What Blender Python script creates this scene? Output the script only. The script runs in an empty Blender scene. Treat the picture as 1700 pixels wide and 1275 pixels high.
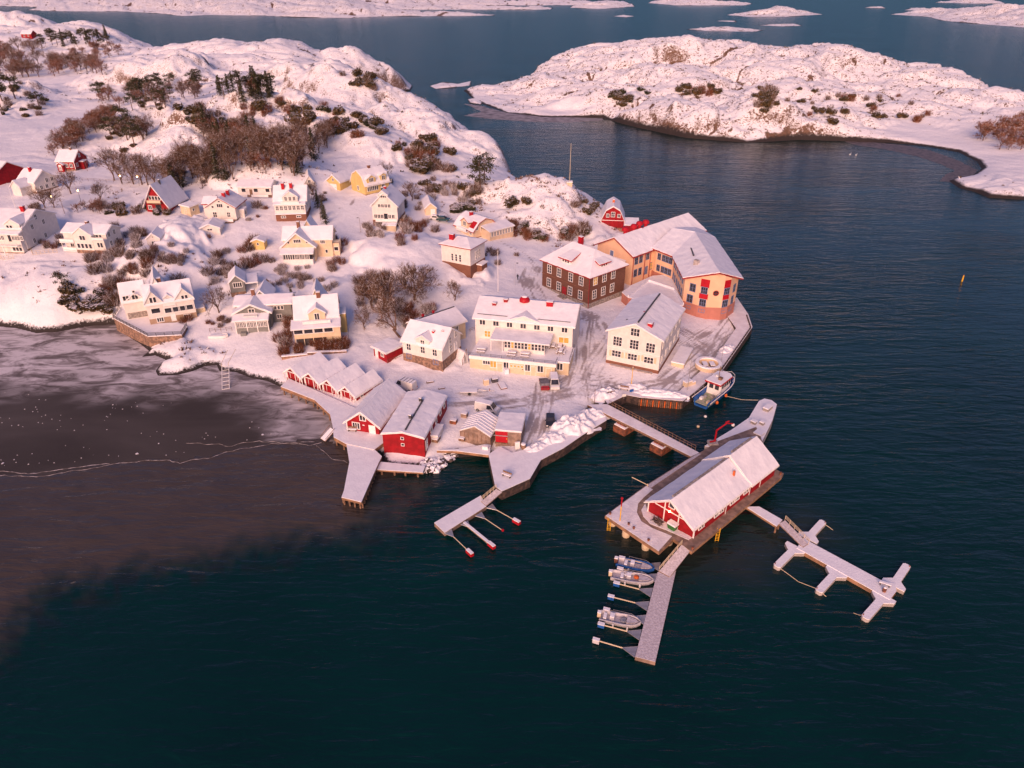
import bpy, math, random
import numpy as np
from math import radians, sin, cos, pi, atan2, hypot, sqrt
from mathutils import Vector

scene = bpy.context.scene
col = scene.collection

# ------------------------------------------------------------------ camera
CAM_H, FPX, TH = 78.0, 1185.0, radians(29.8)
cam_d = bpy.data.cameras.new("camera")
cam = bpy.data.objects.new("camera", cam_d)
col.objects.link(cam)
cam.location = (0, 0, CAM_H)
cam.rotation_euler = (radians(90) - TH, 0, 0)
cam_d.sensor_width = 36.0
cam_d.lens = FPX / 1700.0 * 36.0
cam_d.clip_start = 1.0
cam_d.clip_end = 60000.0
scene.camera = cam

# ------------------------------------------------------------------ light: low winter sun behind the camera, to the left
SUN_AZ = radians(-164)      # compass style: 0 = +Y, clockwise
SUN_EL = radians(22)
world = bpy.data.worlds.new("World")
scene.world = world
world.use_nodes = True
wn = world.node_tree.nodes
sky = wn.new("ShaderNodeTexSky")
sky.sky_type = 'NISHITA'
sky.sun_disc = False
sky.sun_elevation = SUN_EL
sky.sun_rotation = SUN_AZ
sky.air_density = 1.0
sky.dust_density = 1.5
sky.ozone_density = 3.0
bg = wn["Background"]
tint = wn.new("ShaderNodeMix"); tint.data_type = 'RGBA'; tint.blend_type = 'MULTIPLY'   # the pink-violet winter sky
tint.inputs[0].default_value = 1.0
tg = wn.new("ShaderNodeTexCoord"); tz = wn.new("ShaderNodeSeparateXYZ"); tr = wn.new("ShaderNodeValToRGB")   # dusky band of earth shadow low in the sky
world.node_tree.links.new(tg.outputs["Generated"], tz.inputs[0]); world.node_tree.links.new(tz.outputs[2], tr.inputs[0]); world.node_tree.links.new(tr.outputs[0], tint.inputs[7])
for pos, c in ((0.0, (.045, .085, .125)), (.10, (.085, .13, .18)), (.30, (.52, .43, .52)), (1.0, (1.0, .65, .75))):
    if pos in (0.0, 1.0): e = tr.color_ramp.elements[0 if pos == 0 else -1]
    else: e = tr.color_ramp.elements.new(pos)
    e.position = pos; e.color = (*c, 1)
world.node_tree.links.new(sky.outputs[0], tint.inputs[6])
world.node_tree.links.new(tint.outputs[2], bg.inputs[0])
bg.inputs[1].default_value = 0.15
sun_d = bpy.data.lights.new("sun", 'SUN')
sun_d.energy = 3.1
sun_d.angle = radians(38)
sun_d.color = (1.0, 0.575, 0.37)
sun = bpy.data.objects.new("sun", sun_d)
col.objects.link(sun)
sdir = Vector((sin(SUN_AZ) * cos(SUN_EL), cos(SUN_AZ) * cos(SUN_EL), sin(SUN_EL)))
sun.rotation_euler = sdir.to_track_quat('Z', 'Y').to_euler()
scene.view_settings.view_transform = 'Standard'
scene.view_settings.look = 'None'
scene.view_settings.exposure = 0.57
scene.view_settings.gamma = 1.0

# ------------------------------------------------------------------ survey: photograph bearings -> points in the world
ZS = [0.0, 0.0, 1.0]
def zoom(ox=0.0, oy=0.0, s=1.0): ZS[:] = [ox, oy, s]
def T(px, py): return ZS[0] + px / ZS[2], ZS[1] + py / ZS[2]
def ray(px, py):
    dx, dy = (px - 850.0) / FPX, (637.5 - py) / FPX
    return np.array([dx, cos(TH) + dy * sin(TH), -sin(TH) + dy * cos(TH)])
def P(px, py, z=0.0):
    px, py = T(px, py)
    d = ray(px, py)
    t = (z - CAM_H) / d[2]
    return np.array([d[0] * t, d[1] * t, z])

# ------------------------------------------------------------------ names, labels
def tag(o, label=None, cat=None, group=None, kind=None):
    if label: o["label"] = label
    if cat: o["category"] = cat
    if group: o["group"] = group
    if kind: o["kind"] = kind
    return o
def empty(name, loc, rz=0.0, label=None, cat=None, group=None):
    o = bpy.data.objects.new(name, None)
    o.empty_display_size = 0.5
    col.objects.link(o)
    o.location = loc
    o.rotation_euler = (0, 0, rz)
    return tag(o, label, cat, group)
def copy_tree(o, parent=None):
    c = o.copy()
    col.objects.link(c)
    if parent: c.parent = parent
    for ch in KIDS.get(o.name, []):
        copy_tree(ch, c)
    return c
KIDS = {}

# ------------------------------------------------------------------ materials
def mat(name, rgb, rough=0.8, var=0.12, scale=1.5, bump=0.0, bscale=8.0, metal=0.0, rgb2=None, emit=None, estr=0.0, spec=0.3, lo=0.42, hi=0.62, coord='Object'):
    m = bpy.data.materials.new(name)
    m.use_nodes = True
    nt = m.node_tree
    b = nt.nodes["Principled BSDF"]
    b.inputs["Roughness"].default_value = rough
    b.inputs["Metallic"].default_value = metal
    b.inputs["Specular IOR Level"].default_value = spec
    tc = nt.nodes.new("ShaderNodeTexCoord")
    n = nt.nodes.new("ShaderNodeTexNoise")
    n.inputs["Scale"].default_value = scale
    n.inputs["Detail"].default_value = 5
    nt.links.new(tc.outputs[coord], n.inputs["Vector"])
    r = nt.nodes.new("ShaderNodeValToRGB")
    if rgb2 is None:
        rgb2 = tuple(c * (1 - var) for c in rgb)
        rgb = tuple(min(1, c * (1 + var)) for c in rgb)
    r.color_ramp.elements[0].position = lo
    r.color_ramp.elements[1].position = hi
    r.color_ramp.elements[0].color = (*rgb2, 1)
    r.color_ramp.elements[1].color = (*rgb, 1)
    nt.links.new(n.outputs[0], r.inputs[0])
    nt.links.new(r.outputs[0], b.inputs["Base Color"])
    if bump:
        n2 = nt.nodes.new("ShaderNodeTexNoise")
        n2.inputs["Scale"].default_value = bscale
        n2.inputs["Detail"].default_value = 4
        nt.links.new(tc.outputs[coord], n2.inputs["Vector"])
        bp = nt.nodes.new("ShaderNodeBump")
        bp.inputs["Strength"].default_value = bump
        bp.inputs["Distance"].default_value = 0.2
        nt.links.new(n2.outputs[0], bp.inputs["Height"])
        nt.links.new(bp.outputs[0], b.inputs["Normal"])
    if emit:
        b.inputs["Emission Color"].default_value = (*emit, 1)
        b.inputs["Emission Strength"].default_value = estr
    return m
def brickmat(name, c1, c2, mortar, w=0.5, h=0.22):
    m = mat(name, c1, 0.9)
    nt = m.node_tree
    b = nt.nodes["Principled BSDF"]
    tc = nt.nodes.new("ShaderNodeTexCoord")
    sx = nt.nodes.new("ShaderNodeSeparateXYZ")
    cx = nt.nodes.new("ShaderNodeCombineXYZ")
    ad = nt.nodes.new("ShaderNodeMath")
    nt.links.new(tc.outputs["Object"], sx.inputs[0])
    nt.links.new(sx.outputs[0], ad.inputs[0]); nt.links.new(sx.outputs[1], ad.inputs[1])
    nt.links.new(ad.outputs[0], cx.inputs[0]); nt.links.new(sx.outputs[2], cx.inputs[1])
    br = nt.nodes.new("ShaderNodeTexBrick")
    br.inputs["Scale"].default_value = 1.0
    br.inputs["Brick Width"].default_value = w
    br.inputs["Row Height"].default_value = h
    br.inputs["Mortar Size"].default_value = 0.02
    br.inputs["Color1"].default_value = (*c1, 1)
    br.inputs["Color2"].default_value = (*c2, 1)
    br.inputs["Mortar"].default_value = (*mortar, 1)
    nt.links.new(cx.outputs[0], br.inputs[0])
    nt.links.new(br.outputs[0], b.inputs["Base Color"])
    return m
def boardmat(name, rgb, period=0.2, vertical=True, var=0.1):
    """painted timber: noise in the paint and a groove between boards"""
    m = mat(name, rgb, 0.7, var, 0.9)
    nt = m.node_tree
    b = nt.nodes["Principled BSDF"]
    tc = nt.nodes.new("ShaderNodeTexCoord")
    sx = nt.nodes.new("ShaderNodeSeparateXYZ")
    nt.links.new(tc.outputs["Object"], sx.inputs[0])
    a = nt.nodes.new("ShaderNodeMath"); a.operation = 'ADD'
    if vertical:
        nt.links.new(sx.outputs[0], a.inputs[0]); nt.links.new(sx.outputs[1], a.inputs[1])
    else:
        nt.links.new(sx.outputs[2], a.inputs[0]); a.inputs[1].default_value = 0
    mo = nt.nodes.new("ShaderNodeMath"); mo.operation = 'PINGPONG'; mo.inputs[1].default_value = period / 2
    nt.links.new(a.outputs[0], mo.inputs[0])
    bp = nt.nodes.new("ShaderNodeBump"); bp.inputs["Strength"].default_value = 0.5; bp.inputs["Distance"].default_value = 0.15
    nt.links.new(mo.outputs[0], bp.inputs["Height"])
    nt.links.new(bp.outputs[0], b.inputs["Normal"])
    return m

M = {}
M['snow'] = mat("snow", (0.86, 0.85, 0.88), 0.6, rgb2=(0.80, 0.79, 0.83), scale=0.7, bump=0.25, bscale=3.0)
M['roofsnow'] = mat("roof_snow", (0.85, 0.84, 0.87), 0.6, rgb2=(0.78, 0.77, 0.81), scale=0.5, bump=0.3, bscale=1.2)
M['decksnow'] = mat("trodden_snow", (0.82, 0.79, 0.81), 0.7, rgb2=(0.72, 0.68, 0.70), scale=0.6, bump=0.4, bscale=2.5)
M['thinsnow'] = mat("thin_snow_on_planks", (0.62, 0.57, 0.60), 0.75, rgb2=(0.48, 0.43, 0.45), scale=3.5, bump=0.3, bscale=4)
M['white'] = boardmat("white_boards", (0.70, 0.65, 0.60), 0.25, False, 0.05)
M['trim'] = mat("white_trim", (0.80, 0.77, 0.74), 0.6, 0.04)
M['cream'] = boardmat("cream_boards", (0.70, 0.53, 0.36), 0.25, False, 0.06)
M['yellow'] = boardmat("yellow_boards", (0.64, 0.46, 0.18), 0.25, False, 0.06)
M['beige'] = boardmat("beige_boards", (0.62, 0.50, 0.34), 0.25, True, 0.06)
M['tan'] = mat("tan_render", (0.36, 0.25, 0.17), 0.85, 0.08, 0.8)
M['red'] = boardmat("falu_red_boards", (0.29, 0.006, 0.012), 0.25, True, 0.15)
M['brightred'] = mat("bright_red_paint", (0.40, 0.008, 0.018), 0.5, 0.1)
M['redroof'] = mat("red_roof_metal", (0.30, 0.018, 0.024), 0.5, 0.12)
M['grey'] = boardmat("grey_boards", (0.20, 0.20, 0.19), 0.25, False, 0.08)
M['greystone'] = mat("grey_stone", (0.30, 0.26, 0.23), 0.9, 0.3, 2.0, 0.4)
M['stone'] = mat("granite_foundation", (0.36, 0.22, 0.15), 0.9, rgb2=(0.17, 0.11, 0.085), scale=1.6, bump=0.5)
M['brick'] = brickmat("dark_brick", (0.175, 0.072, 0.046), (0.125, 0.054, 0.038), (0.14, 0.08, 0.06))
M['brickbase'] = brickmat("brown_brick_base", (0.22, 0.085, 0.05), (0.17, 0.065, 0.04), (0.2, 0.13, 0.1))
M['peach'] = mat("peach_render", (0.76, 0.48, 0.31), 0.85, 0.05, 0.5)
M['pinkbase'] = mat("terracotta_render", (0.44, 0.18, 0.14), 0.85, 0.07, 0.6)
M['glass'] = mat("window_glass", (0.035, 0.035, 0.045), 0.12, 0.4, 0.8, spec=0.6)
M['glasswarm'] = mat("lit_window_glass", (0.42, 0.24, 0.06), 0.3, 0.2, 1.5, emit=(1.0, 0.58, 0.12), estr=0.14)
M['lamp'] = mat("lit_lamp", (1.0, 0.7, 0.35), 0.4, 0.02, emit=(1.0, 0.55, 0.2), estr=14.0)
M['wood'] = mat("weathered_wood", (0.22, 0.13, 0.085), 0.85, 0.3, 3.0, 0.3)
M['planks'] = boardmat("grey_planks", (0.26, 0.18, 0.14), 0.3, True, 0.25)
M['quaywood'] = boardmat("quay_timber", (0.30, 0.17, 0.10), 0.35, True, 0.25)
M['rust'] = mat("rusty_steel", (0.30, 0.10, 0.05), 0.85, rgb2=(0.12, 0.05, 0.035), scale=1.5, bump=0.3)
M['concrete'] = mat("concrete", (0.42, 0.37, 0.35), 0.9, 0.2, 1.2, 0.3)
M['darkstone'] = mat("dark_quay_stone", (0.10, 0.065, 0.055), 0.9, rgb2=(0.04, 0.03, 0.03), scale=1.5, bump=0.7, bscale=2.5)
M['rock'] = mat("shore_rock", (0.13, 0.095, 0.085), 0.9, rgb2=(0.045, 0.035, 0.035), scale=1.2, bump=0.6, bscale=2)
M['black'] = mat("black_rubber", (0.02, 0.02, 0.022), 0.6, 0.3)
M['metal'] = mat("galvanised_steel", (0.42, 0.40, 0.40), 0.45, 0.1, metal=0.6)
M['darkmetal'] = mat("dark_metal", (0.07, 0.065, 0.07), 0.5, 0.2)
M['blue'] = mat("blue_paint", (0.02, 0.10, 0.34), 0.45, 0.15)
M['bluegrey'] = mat("blue_grey_paint", (0.16, 0.20, 0.34), 0.6, 0.1)
M['yellowpaint'] = mat("yellow_paint", (0.75, 0.42, 0.03), 0.5, 0.1)
M['orangepaint'] = mat("orange_paint", (0.65, 0.14, 0.03), 0.5, 0.1)
M['green'] = mat("green_plastic", (0.04, 0.16, 0.04), 0.5, 0.1)
M['deckgreen'] = mat("green_deck_paint", (0.20, 0.30, 0.13), 0.6, rgb2=(0.42, 0.38, 0.30), scale=1.5)
M['grp'] = mat("grey_hull", (0.52, 0.50, 0.54), 0.4, 0.08)
M['canvas'] = mat("grey_tarpaulin", (0.16, 0.15, 0.17), 0.7, 0.2, bump=0.3)
M['carwhite'] = mat("white_car_paint", (0.62, 0.60, 0.58), 0.3, 0.04, spec=0.6)
M['cardark'] = mat("dark_car_paint", (0.025, 0.025, 0.03), 0.25, 0.1, spec=0.6)
M['carteal'] = mat("teal_car_paint", (0.02, 0.06, 0.06), 0.25, 0.1, spec=0.6)
M['carred'] = mat("maroon_car_paint", (0.25, 0.02, 0.025), 0.3, 0.1, spec=0.6)
M['bark'] = mat("bark", (0.15, 0.095, 0.075), 0.95, 0.3, 2)
M['twig'] = mat("twig_brown", (0.20, 0.105, 0.062), 0.95, rgb2=(0.11, 0.062, 0.042), scale=0.8)
M['twigred'] = mat("twig_russet", (0.27, 0.095, 0.042), 0.95, rgb2=(0.15, 0.058, 0.03), scale=0.8)
M['twigsnow'] = mat("snow_on_twigs", (0.72, 0.68, 0.70), 0.8, 0.08)
M['needle'] = mat("pine_needles", (0.075, 0.066, 0.028), 0.9, rgb2=(0.032, 0.034, 0.018), scale=0.6)
M['needlebrown'] = mat("juniper_needles", (0.14, 0.085, 0.035), 0.9, rgb2=(0.06, 0.046, 0.022), scale=0.7)
M['skin'] = mat("skin", (0.5, 0.3, 0.22), 0.6, 0.05)
M['cloth'] = mat("dark_clothes", (0.02, 0.02, 0.026), 0.9, 0.2)

# ------------------------------------------------------------------ mesh building
class MB:
    def __init__(s): s.v, s.f, s.m = [], [], []
    def add(s, vs, fs, mi=0):
        n = len(s.v)
        s.v += [tuple(float(c) for c in v) for v in vs]
        s.f += [tuple(i + n for i in f) for f in fs]
        s.m += [mi] * len(fs)
        return s
    def box(s, x0, x1, y0, y1, z0, z1, mi=0):
        return s.add([(x0,y0,z0),(x1,y0,z0),(x1,y1,z0),(x0,y1,z0),(x0,y0,z1),(x1,y0,z1),(x1,y1,z1),(x0,y1,z1)],
                     [(0,3,2,1),(4,5,6,7),(0,1,5,4),(1,2,6,5),(2,3,7,6),(3,0,4,7)], mi)
    def obox(s, c, half, ang, z0, z1, mi=0):
        ca, sa = cos(ang), sin(ang)
        pts = [(c[0] + a*half[0]*ca - b*half[1]*sa, c[1] + a*half[0]*sa + b*half[1]*ca) for a, b in ((-1,-1),(1,-1),(1,1),(-1,1))]
        return s.prism(pts, z0, z1, mi)
    def prism(s, pts, z0, z1, mi=0, top=None):
        n = len(pts)
        area = sum(pts[i][0]*pts[(i+1)%n][1] - pts[(i+1)%n][0]*pts[i][1] for i in range(n))
        if area < 0: pts = pts[::-1]
        s.add([(p[0],p[1],z0) for p in pts] + [(p[0],p[1],z1) for p in pts],
              [tuple(range(n))[::-1]] + [(i,(i+1)%n,n+(i+1)%n,n+i) for i in range(n)], mi)
        s.f.append(tuple(range(len(s.v)-n, len(s.v)))); s.m.append(mi if top is None else top)
        return s
    def extr(s, prof, axis, a, b, mi=0):
        """profile (list of (u,z)) extruded along axis x (u=y) or y (u=x)"""
        n = len(prof)
        mk = (lambda u,z,t: (t,u,z)) if axis == 'x' else (lambda u,z,t: (u,t,z))
        vs = [mk(u,z,a) for u,z in prof] + [mk(u,z,b) for u,z in prof]
        return s.add(vs, [tuple(range(n)), tuple(range(n,2*n))[::-1]] + [(i,n+i,n+(i+1)%n,(i+1)%n) for i in range(n)], mi)
    def tube(s, p0, p1, r0, r1=None, n=6, mi=0, caps=True):
        r1 = r0 if r1 is None else r1
        p0, p1 = Vector(p0), Vector(p1)
        d = (p1 - p0)
        if d.length < 1e-6: return s
        d.normalize()
        a = d.orthogonal().normalized(); b = d.cross(a)
        vs = []
        for p, r in ((p0, r0), (p1, r1)):
            for k in range(n):
                w = 2*pi*k/n
                vs.append(p + (a*cos(w) + b*sin(w))*r)
        fs = [(k,(k+1)%n,n+(k+1)%n,n+k) for k in range(n)]
        if caps: fs += [tuple(range(n))[::-1], tuple(range(n,2*n))]
        return s.add(vs, fs, mi)
    def path(s, pts, r, n=5, mi=0):
        for a, b in zip(pts, pts[1:]): s.tube(a, b, r, r, n, mi)
        return s
    def lathe(s, prof, c=(0,0,0), n=16, mi=0):
        vs, fs = [], []
        for r, z in prof:
            for k in range(n):
                w = 2*pi*k/n
                vs.append((c[0]+r*cos(w), c[1]+r*sin(w), c[2]+z))
        for i in range(len(prof)-1):
            for k in range(n):
                fs.append((i*n+k, i*n+(k+1)%n, (i+1)*n+(k+1)%n, (i+1)*n+k))
        fs.append(tuple(range(n))[::-1]); fs.append(tuple(range((len(prof)-1)*n, len(prof)*n)))
        return s.add(vs, fs, mi)
    def slab(s, polys, t, mi=0, dz=0.0, inset=0.0):
        """roof planes sharing vertices -> one closed slab of vertical thickness t"""
        key, vs, fs = {}, [], []
        cx = sum(p[0] for q in polys for p in q) / sum(len(q) for q in polys)
        cy = sum(p[1] for q in polys for p in q) / sum(len(q) for q in polys)
        for q in polys:
            f = []
            for p in q:
                k = tuple(round(c, 3) for c in p)
                if k not in key:
                    key[k] = len(vs)
                    x, y, z = p
                    if inset:
                        x += -inset if x > cx else inset
                        y += -inset if y > cy else inset
                    vs.append((x, y, z + dz))
                f.append(key[k])
            a = sum((vs[f[i]][0]*vs[f[(i+1)%len(f)]][1] - vs[f[(i+1)%len(f)]][0]*vs[f[i]][1]) for i in range(len(f)))
            if a < 0: f = f[::-1]
            fs.append(tuple(f))
        n = len(vs)
        edges = {}
        for f in fs:
            for i in range(len(f)):
                e = (f[i], f[(i+1)%len(f)])
                edges[e] = True
        allv = vs + [(x, y, z - t) for x, y, z in vs]
        out = list(fs) + [tuple(i+n for i in f[::-1]) for f in fs]
        for (a, b) in edges:
            if (b, a) not in edges: out.append((b, a, a+n, b+n))
        return s.add(allv, out, mi)
    def drift(s, polys, depth, inset=.07, cell=.7, seed=0):
        """snow lying on roof planes: uneven depth, ragged lower and side edges"""
        cnt = {}
        kk = lambda p: tuple(round(c, 2) for c in p)
        for q in polys:
            for i in range(len(q)):
                e = tuple(sorted((kk(q[i]), kk(q[(i+1) % len(q)])))); cnt[e] = cnt.get(e, 0)+1
        for q in polys:
            if len(q) != 4: s.slab([q], depth, dz=depth+.012); continue
            P4 = [np.array(p, float) for p in q]
            nu = max(2, int(max(np.linalg.norm(P4[1]-P4[0]), np.linalg.norm(P4[2]-P4[3]))/cell)); nv = max(2, int(max(np.linalg.norm(P4[3]-P4[0]), np.linalg.norm(P4[2]-P4[1]))/cell))
            nu, nv = min(nu, 44), min(nv, 30)
            free = [cnt[tuple(sorted((kk(q[i]), kk(q[(i+1) % 4]))))] == 1 for i in range(4)]   # edge i: q[i]-q[i+1]
            U, V = np.meshgrid(np.linspace(0,1,nu+1), np.linspace(0,1,nv+1), indexing='ij')
            lu = np.linalg.norm(P4[1]-P4[0])+1e-6; lv = np.linalg.norm(P4[3]-P4[0])+1e-6
            j = lambda a, b: inset + .16*np.clip(fbm(a, b, 3)+.25, 0, 1)
            X0 = P4[0][0]+P4[0][1]*1.7+seed
            if free[0]: V = V + (V == 0)*j(U*lu*.7+X0, U*0+1)/lv
            if free[2]: V = V - (V == 1)*j(U*lu*.7+X0, U*0+5)/lv
            if free[3]: U = U + (U == 0)*j(V*lv*.7+X0, V*0+9)/lu
            if free[1]: U = U - (U == 1)*j(V*lv*.7+X0, V*0+13)/lu
            W = ((1-U)*(1-V))[...,None]*P4[0] + (U*(1-V))[...,None]*P4[1] + (U*V)[...,None]*P4[2] + ((1-U)*V)[...,None]*P4[3]
            base = W.copy(); base[...,2] += .012
            W[...,2] += .012 + depth*(.85+.32*fbm(W[...,0]*.45+seed, W[...,1]*.45, 3))
            n = (nu+1)*(nv+1); idx = np.arange(n).reshape(nu+1, nv+1)
            fs = [(idx[a,b], idx[a+1,b], idx[a+1,b+1], idx[a,b+1]) for a in range(nu) for b in range(nv)]
            up = np.cross(P4[1]-P4[0], P4[3]-P4[0])[2] > 0
            if not up: fs = [f[::-1] for f in fs]
            ring = [idx[a,0] for a in range(nu)] + [idx[nu,b] for b in range(nv)] + [idx[a,nv] for a in range(nu,0,-1)] + [idx[0,b] for b in range(nv,0,-1)]
            for a, b in zip(ring, ring[1:]+ring[:1]): fs.append((a+n, b+n, b, a) if up else (a, b, b+n, a+n))
            s.add(np.concatenate([W.reshape(-1,3), base.reshape(-1,3)]).tolist(), [tuple(int(i) for i in f) for f in fs])
        return s
    def build(s, name, mats, parent=None, smooth=False, loc=None, rz=0.0):
        me = bpy.data.meshes.new(name)
        me.from_pydata(s.v, [], s.f)
        if not isinstance(mats, (list, tuple)): mats = [mats]
        for m in mats: me.materials.append(M[m] if isinstance(m, str) else m)
        if any(s.m): me.polygons.foreach_set("material_index", s.m)
        if smooth: me.polygons.foreach_set("use_smooth", [True]*len(s.f))
        me.update()
        o = bpy.data.objects.new(name, me)
        col.objects.link(o)
        if parent:
            o.parent = parent
            KIDS.setdefault(parent.name, []).append(o)
        if loc is not None: o.location = loc
        if rz: o.rotation_euler = (0, 0, rz)
        return o

# ------------------------------------------------------------------ noise
_perm = np.random.RandomState(7).permutation(512)
_grad = np.random.RandomState(8).uniform(0, 2*pi, 512)
def pnoise(x, y):
    x = np.asarray(x, float); y = np.asarray(y, float)
    xi, yi = np.floor(x).astype(int), np.floor(y).astype(int)
    xf, yf = x - xi, y - yi
    u, v = xf*xf*xf*(xf*(xf*6-15)+10), yf*yf*yf*(yf*(yf*6-15)+10)
    def g(i, j, dx, dy):
        a = _grad[(_perm[(xi+i) % 512] + yi + j) % 512]
        return np.cos(a)*dx + np.sin(a)*dy
    n0 = g(0,0,xf,yf)*(1-u) + g(1,0,xf-1,yf)*u
    n1 = g(0,1,xf,yf-1)*(1-u) + g(1,1,xf-1,yf-1)*u
    return (n0*(1-v) + n1*v) * 1.5
def fbm(x, y, o=4):
    s, a = 0, 1.0
    for k in range(o):
        s = s + a*pnoise(x*2**k + 17.3*k, y*2**k - 9.1*k); a *= 0.5
    return s
def smooth(a, b, x):
    t = np.clip((x-a)/(b-a), 0, 1)
    return t*t*(3-2*t)
# ================================================================== LAND
zoom()
# surveyed ground heights: (bearing x, bearing y, height, rockiness)
CTRL = [
 # shore and village flats
 (0,537,1.2,.1),(60,545,1.0,.1),(150,530,1.6,.1),(0,500,4,.25),(100,500,4.5,.25),(60,455,7.5,.2),(150,470,7,.4),
 (215,545,2.2,.1),(330,590,1.6,.25),(400,600,1.5,.2),(450,620,1.5,.1),(300,560,2.6,.2),(350,545,3.2,.1),(420,560,3.0,.1),
 (520,572,3.0,.05),(580,600,2.6,.05),(480,600,2.2,.05),(560,640,2.0,0),(640,620,2.4,.05),(690,650,2.0,0),(760,640,2.1,0),(820,620,2.2,0),
 (860,640,2.0,0),(920,640,2.0,0),(960,640,1.9,0),(900,700,1.7,0),(950,690,1.8,0),(760,720,1.7,0),(700,770,.9,.5),(830,740,1.6,0),(850,770,1.6,0),
 (600,690,1.7,0),(540,670,1.6,0),(500,640,1.6,0),(670,760,1.5,.3),(620,740,1.5,0),(700,745,1.6,0),
 (980,560,2.2,0),(975,520,2.6,0),(1000,620,1.8,0),(1100,620,1.8,0),(1060,640,1.7,0),(1150,580,1.8,0),(1220,530,1.8,0),(1200,500,1.8,0),(1190,450,2,0),
 (1150,420,2.2,0),(1090,400,2.6,.1),(1060,480,2.6,0),
 (870,480,4.2,0),(840,440,5.6,.1),(900,420,5,.1),(960,395,4.5,.2),(980,385,4.8,.2),(1015,380,4.0,.3),(1040,372,3.0,.5),
 (790,480,5.6,.03),(740,490,5.2,.03),(700,520,4.2,.1),(650,545,3.4,.1),(640,500,5,.2),(600,520,4.5,.1),(580,470,6.5,.1),
 (782,462,5.8,.1),(734,452,6.0,.1),(800,446,6.0,.1),(830,405,7.2,.1),(750,395,8.0,.1),(720,365,10,.1),(660,375,10.2,.1),(620,373,10.3,.1),
 (700,357,10.5,.1),(800,370,8.5,.2),(870,395,6.3,.1),
 (620,320,14.2,.15),(560,318,14.2,.1),(580,350,12.5,.05),(585,400,9.5,.05),(583,440,7.6,.05),(690,470,6.6,.1),(620,470,6.4,.1),
 (545,437,7.8,.1),(470,437,7.9,.1),(428,412,9.2,.15),(400,435,8,.2),(400,488,6.2,.2),(370,510,4.8,.1),
 (270,530,3.4,.05),(330,520,3.8,.05),(200,500,4.0,.1),(250,480,6.5,.3),(330,455,7.2,.3),(430,470,6.2,.3),(470,500,4.2,.1),
 (345,400,10.6,.1),(260,412,10.4,.1),(393,366,12.2,.1),(345,366,12.2,.1),(480,363,12.0,.1),(425,324,14.6,.1),(330,354,13.0,.2),(250,350,13.6,.1),
 (180,423,9.8,.1),(107,419,9.8,.1),(40,421,9.8,.1),(-40,421,9.8,.1),(70,385,11.5,.1),(200,390,11.5,.2),(230,440,8.5,.3),
 (150,345,13.8,.1),(40,330,14.0,.1),(110,285,14.8,.1),(30,295,14.4,.1),(75,318,14.2,.1),(160,310,14.4,.1),(220,320,14.4,.2),(300,325,15,.2),
 (-100,450,8,.2),(-100,350,14,.2),(-250,420,9,.3),(-250,300,15,.3),
 # fields behind the village
 (60,240,14.5,.03),(100,200,14.5,.03),(20,210,14.5,.03),(160,185,14.5,.1),(80,140,14,.1),(60,128,14,.1),(-60,230,14.5,.1),
 (30,165,17,.6),(0,145,20,.7),(0,190,16,.4),(-80,160,20,.6),
 # middle hills
 (190,240,15,.4),(200,222,17.5,.5),(250,255,15.5,.5),(290,248,18,.4),(300,230,20,.6),(350,250,17,.5),(230,195,20,.7),(265,178,22,.5),(200,190,17,.4),
 (300,200,21,.7),(340,215,21,.6),(370,190,24,.7),(410,190,24,.8),(430,185,24,.8),(420,220,21,.7),(380,260,17.5,.4),(450,250,18,.4),(440,285,19.5,.4),(400,295,17.2,.3),(490,290,17,.3),
 (480,215,22,.8),(500,180,25,.8),(545,150,25,.9),(520,130,27,.8),(560,126,27,.8),(470,150,24,.8),(600,140,23,.8),
 (590,200,22,.7),(640,190,20,.7),(660,168,18.5,.8),(700,178,16,.7),(740,207,12.5,.6),(700,215,17,.6),(640,240,18,.5),(720,260,15,.5),(780,240,13,.5),
 (802,238,11.5,.5),(836,267,9,.4),(800,290,11.5,.5),(760,300,12.2,.5),(700,300,13.4,.4),(640,290,15.3,.3),(580,270,17,.3),(540,250,18.5,.4),(590,240,19.5,.5),
 (845,290,7.5,.4),(820,330,10.8,.5),(860,315,12.5,.6),(905,322,12.8,.5),(940,326,12.0,.5),(970,335,10,.5),(995,350,7,.5),(870,370,8.8,.5),(930,380,7.0,.5),(900,350,10.2,.6),(800,345,9.6,.3),
 # far hills of the main island
 (430,130,22,.7),(350,130,21,.7),(290,140,20,.7),(220,150,18,.5),(150,140,15.5,.4),(350,100,27,.9),(310,120,24,.9),(420,95,28,.9),(280,100,25,.8),(240,118,22,.8),
 (350,75,29,.9),(430,68,29,.9),(500,70,27.5,.9),(560,92,24,.9),(600,104,20,.9),(640,112,16,.9),(665,123,9,.35),(680,140,2.5,.25),(650,146,5,.25),(600,135,17,.9),(560,110,23,.9),
 (60,100,18,.4),(140,95,20,.4),(160,75,26,.8),(100,68,27,.8),(20,75,23,.7),(200,90,23,.7),
 (430,99,7,.8),(350,101,7,.8),(500,99,6,.8),(560,114,5,.8),(600,121,4,.8),(640,124,3,.8),(30,59,10,.8),(110,64,10,.8),(160,72,9,.8),(215,88,8,.8),(270,97,7,.8),(-80,62,10,.8),
 (640,172,8,.7),(690,182,6,.7),(725,200,4,.6),(540,150,23,.9),
 (30,33,33,.9),(110,40,32,.9),(165,47,30.5,.9),(215,66,25,.9),(270,76,24,.9),(0,46,30,.9),(-80,50,28,.9),(-200,60,25,.9),
]
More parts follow.
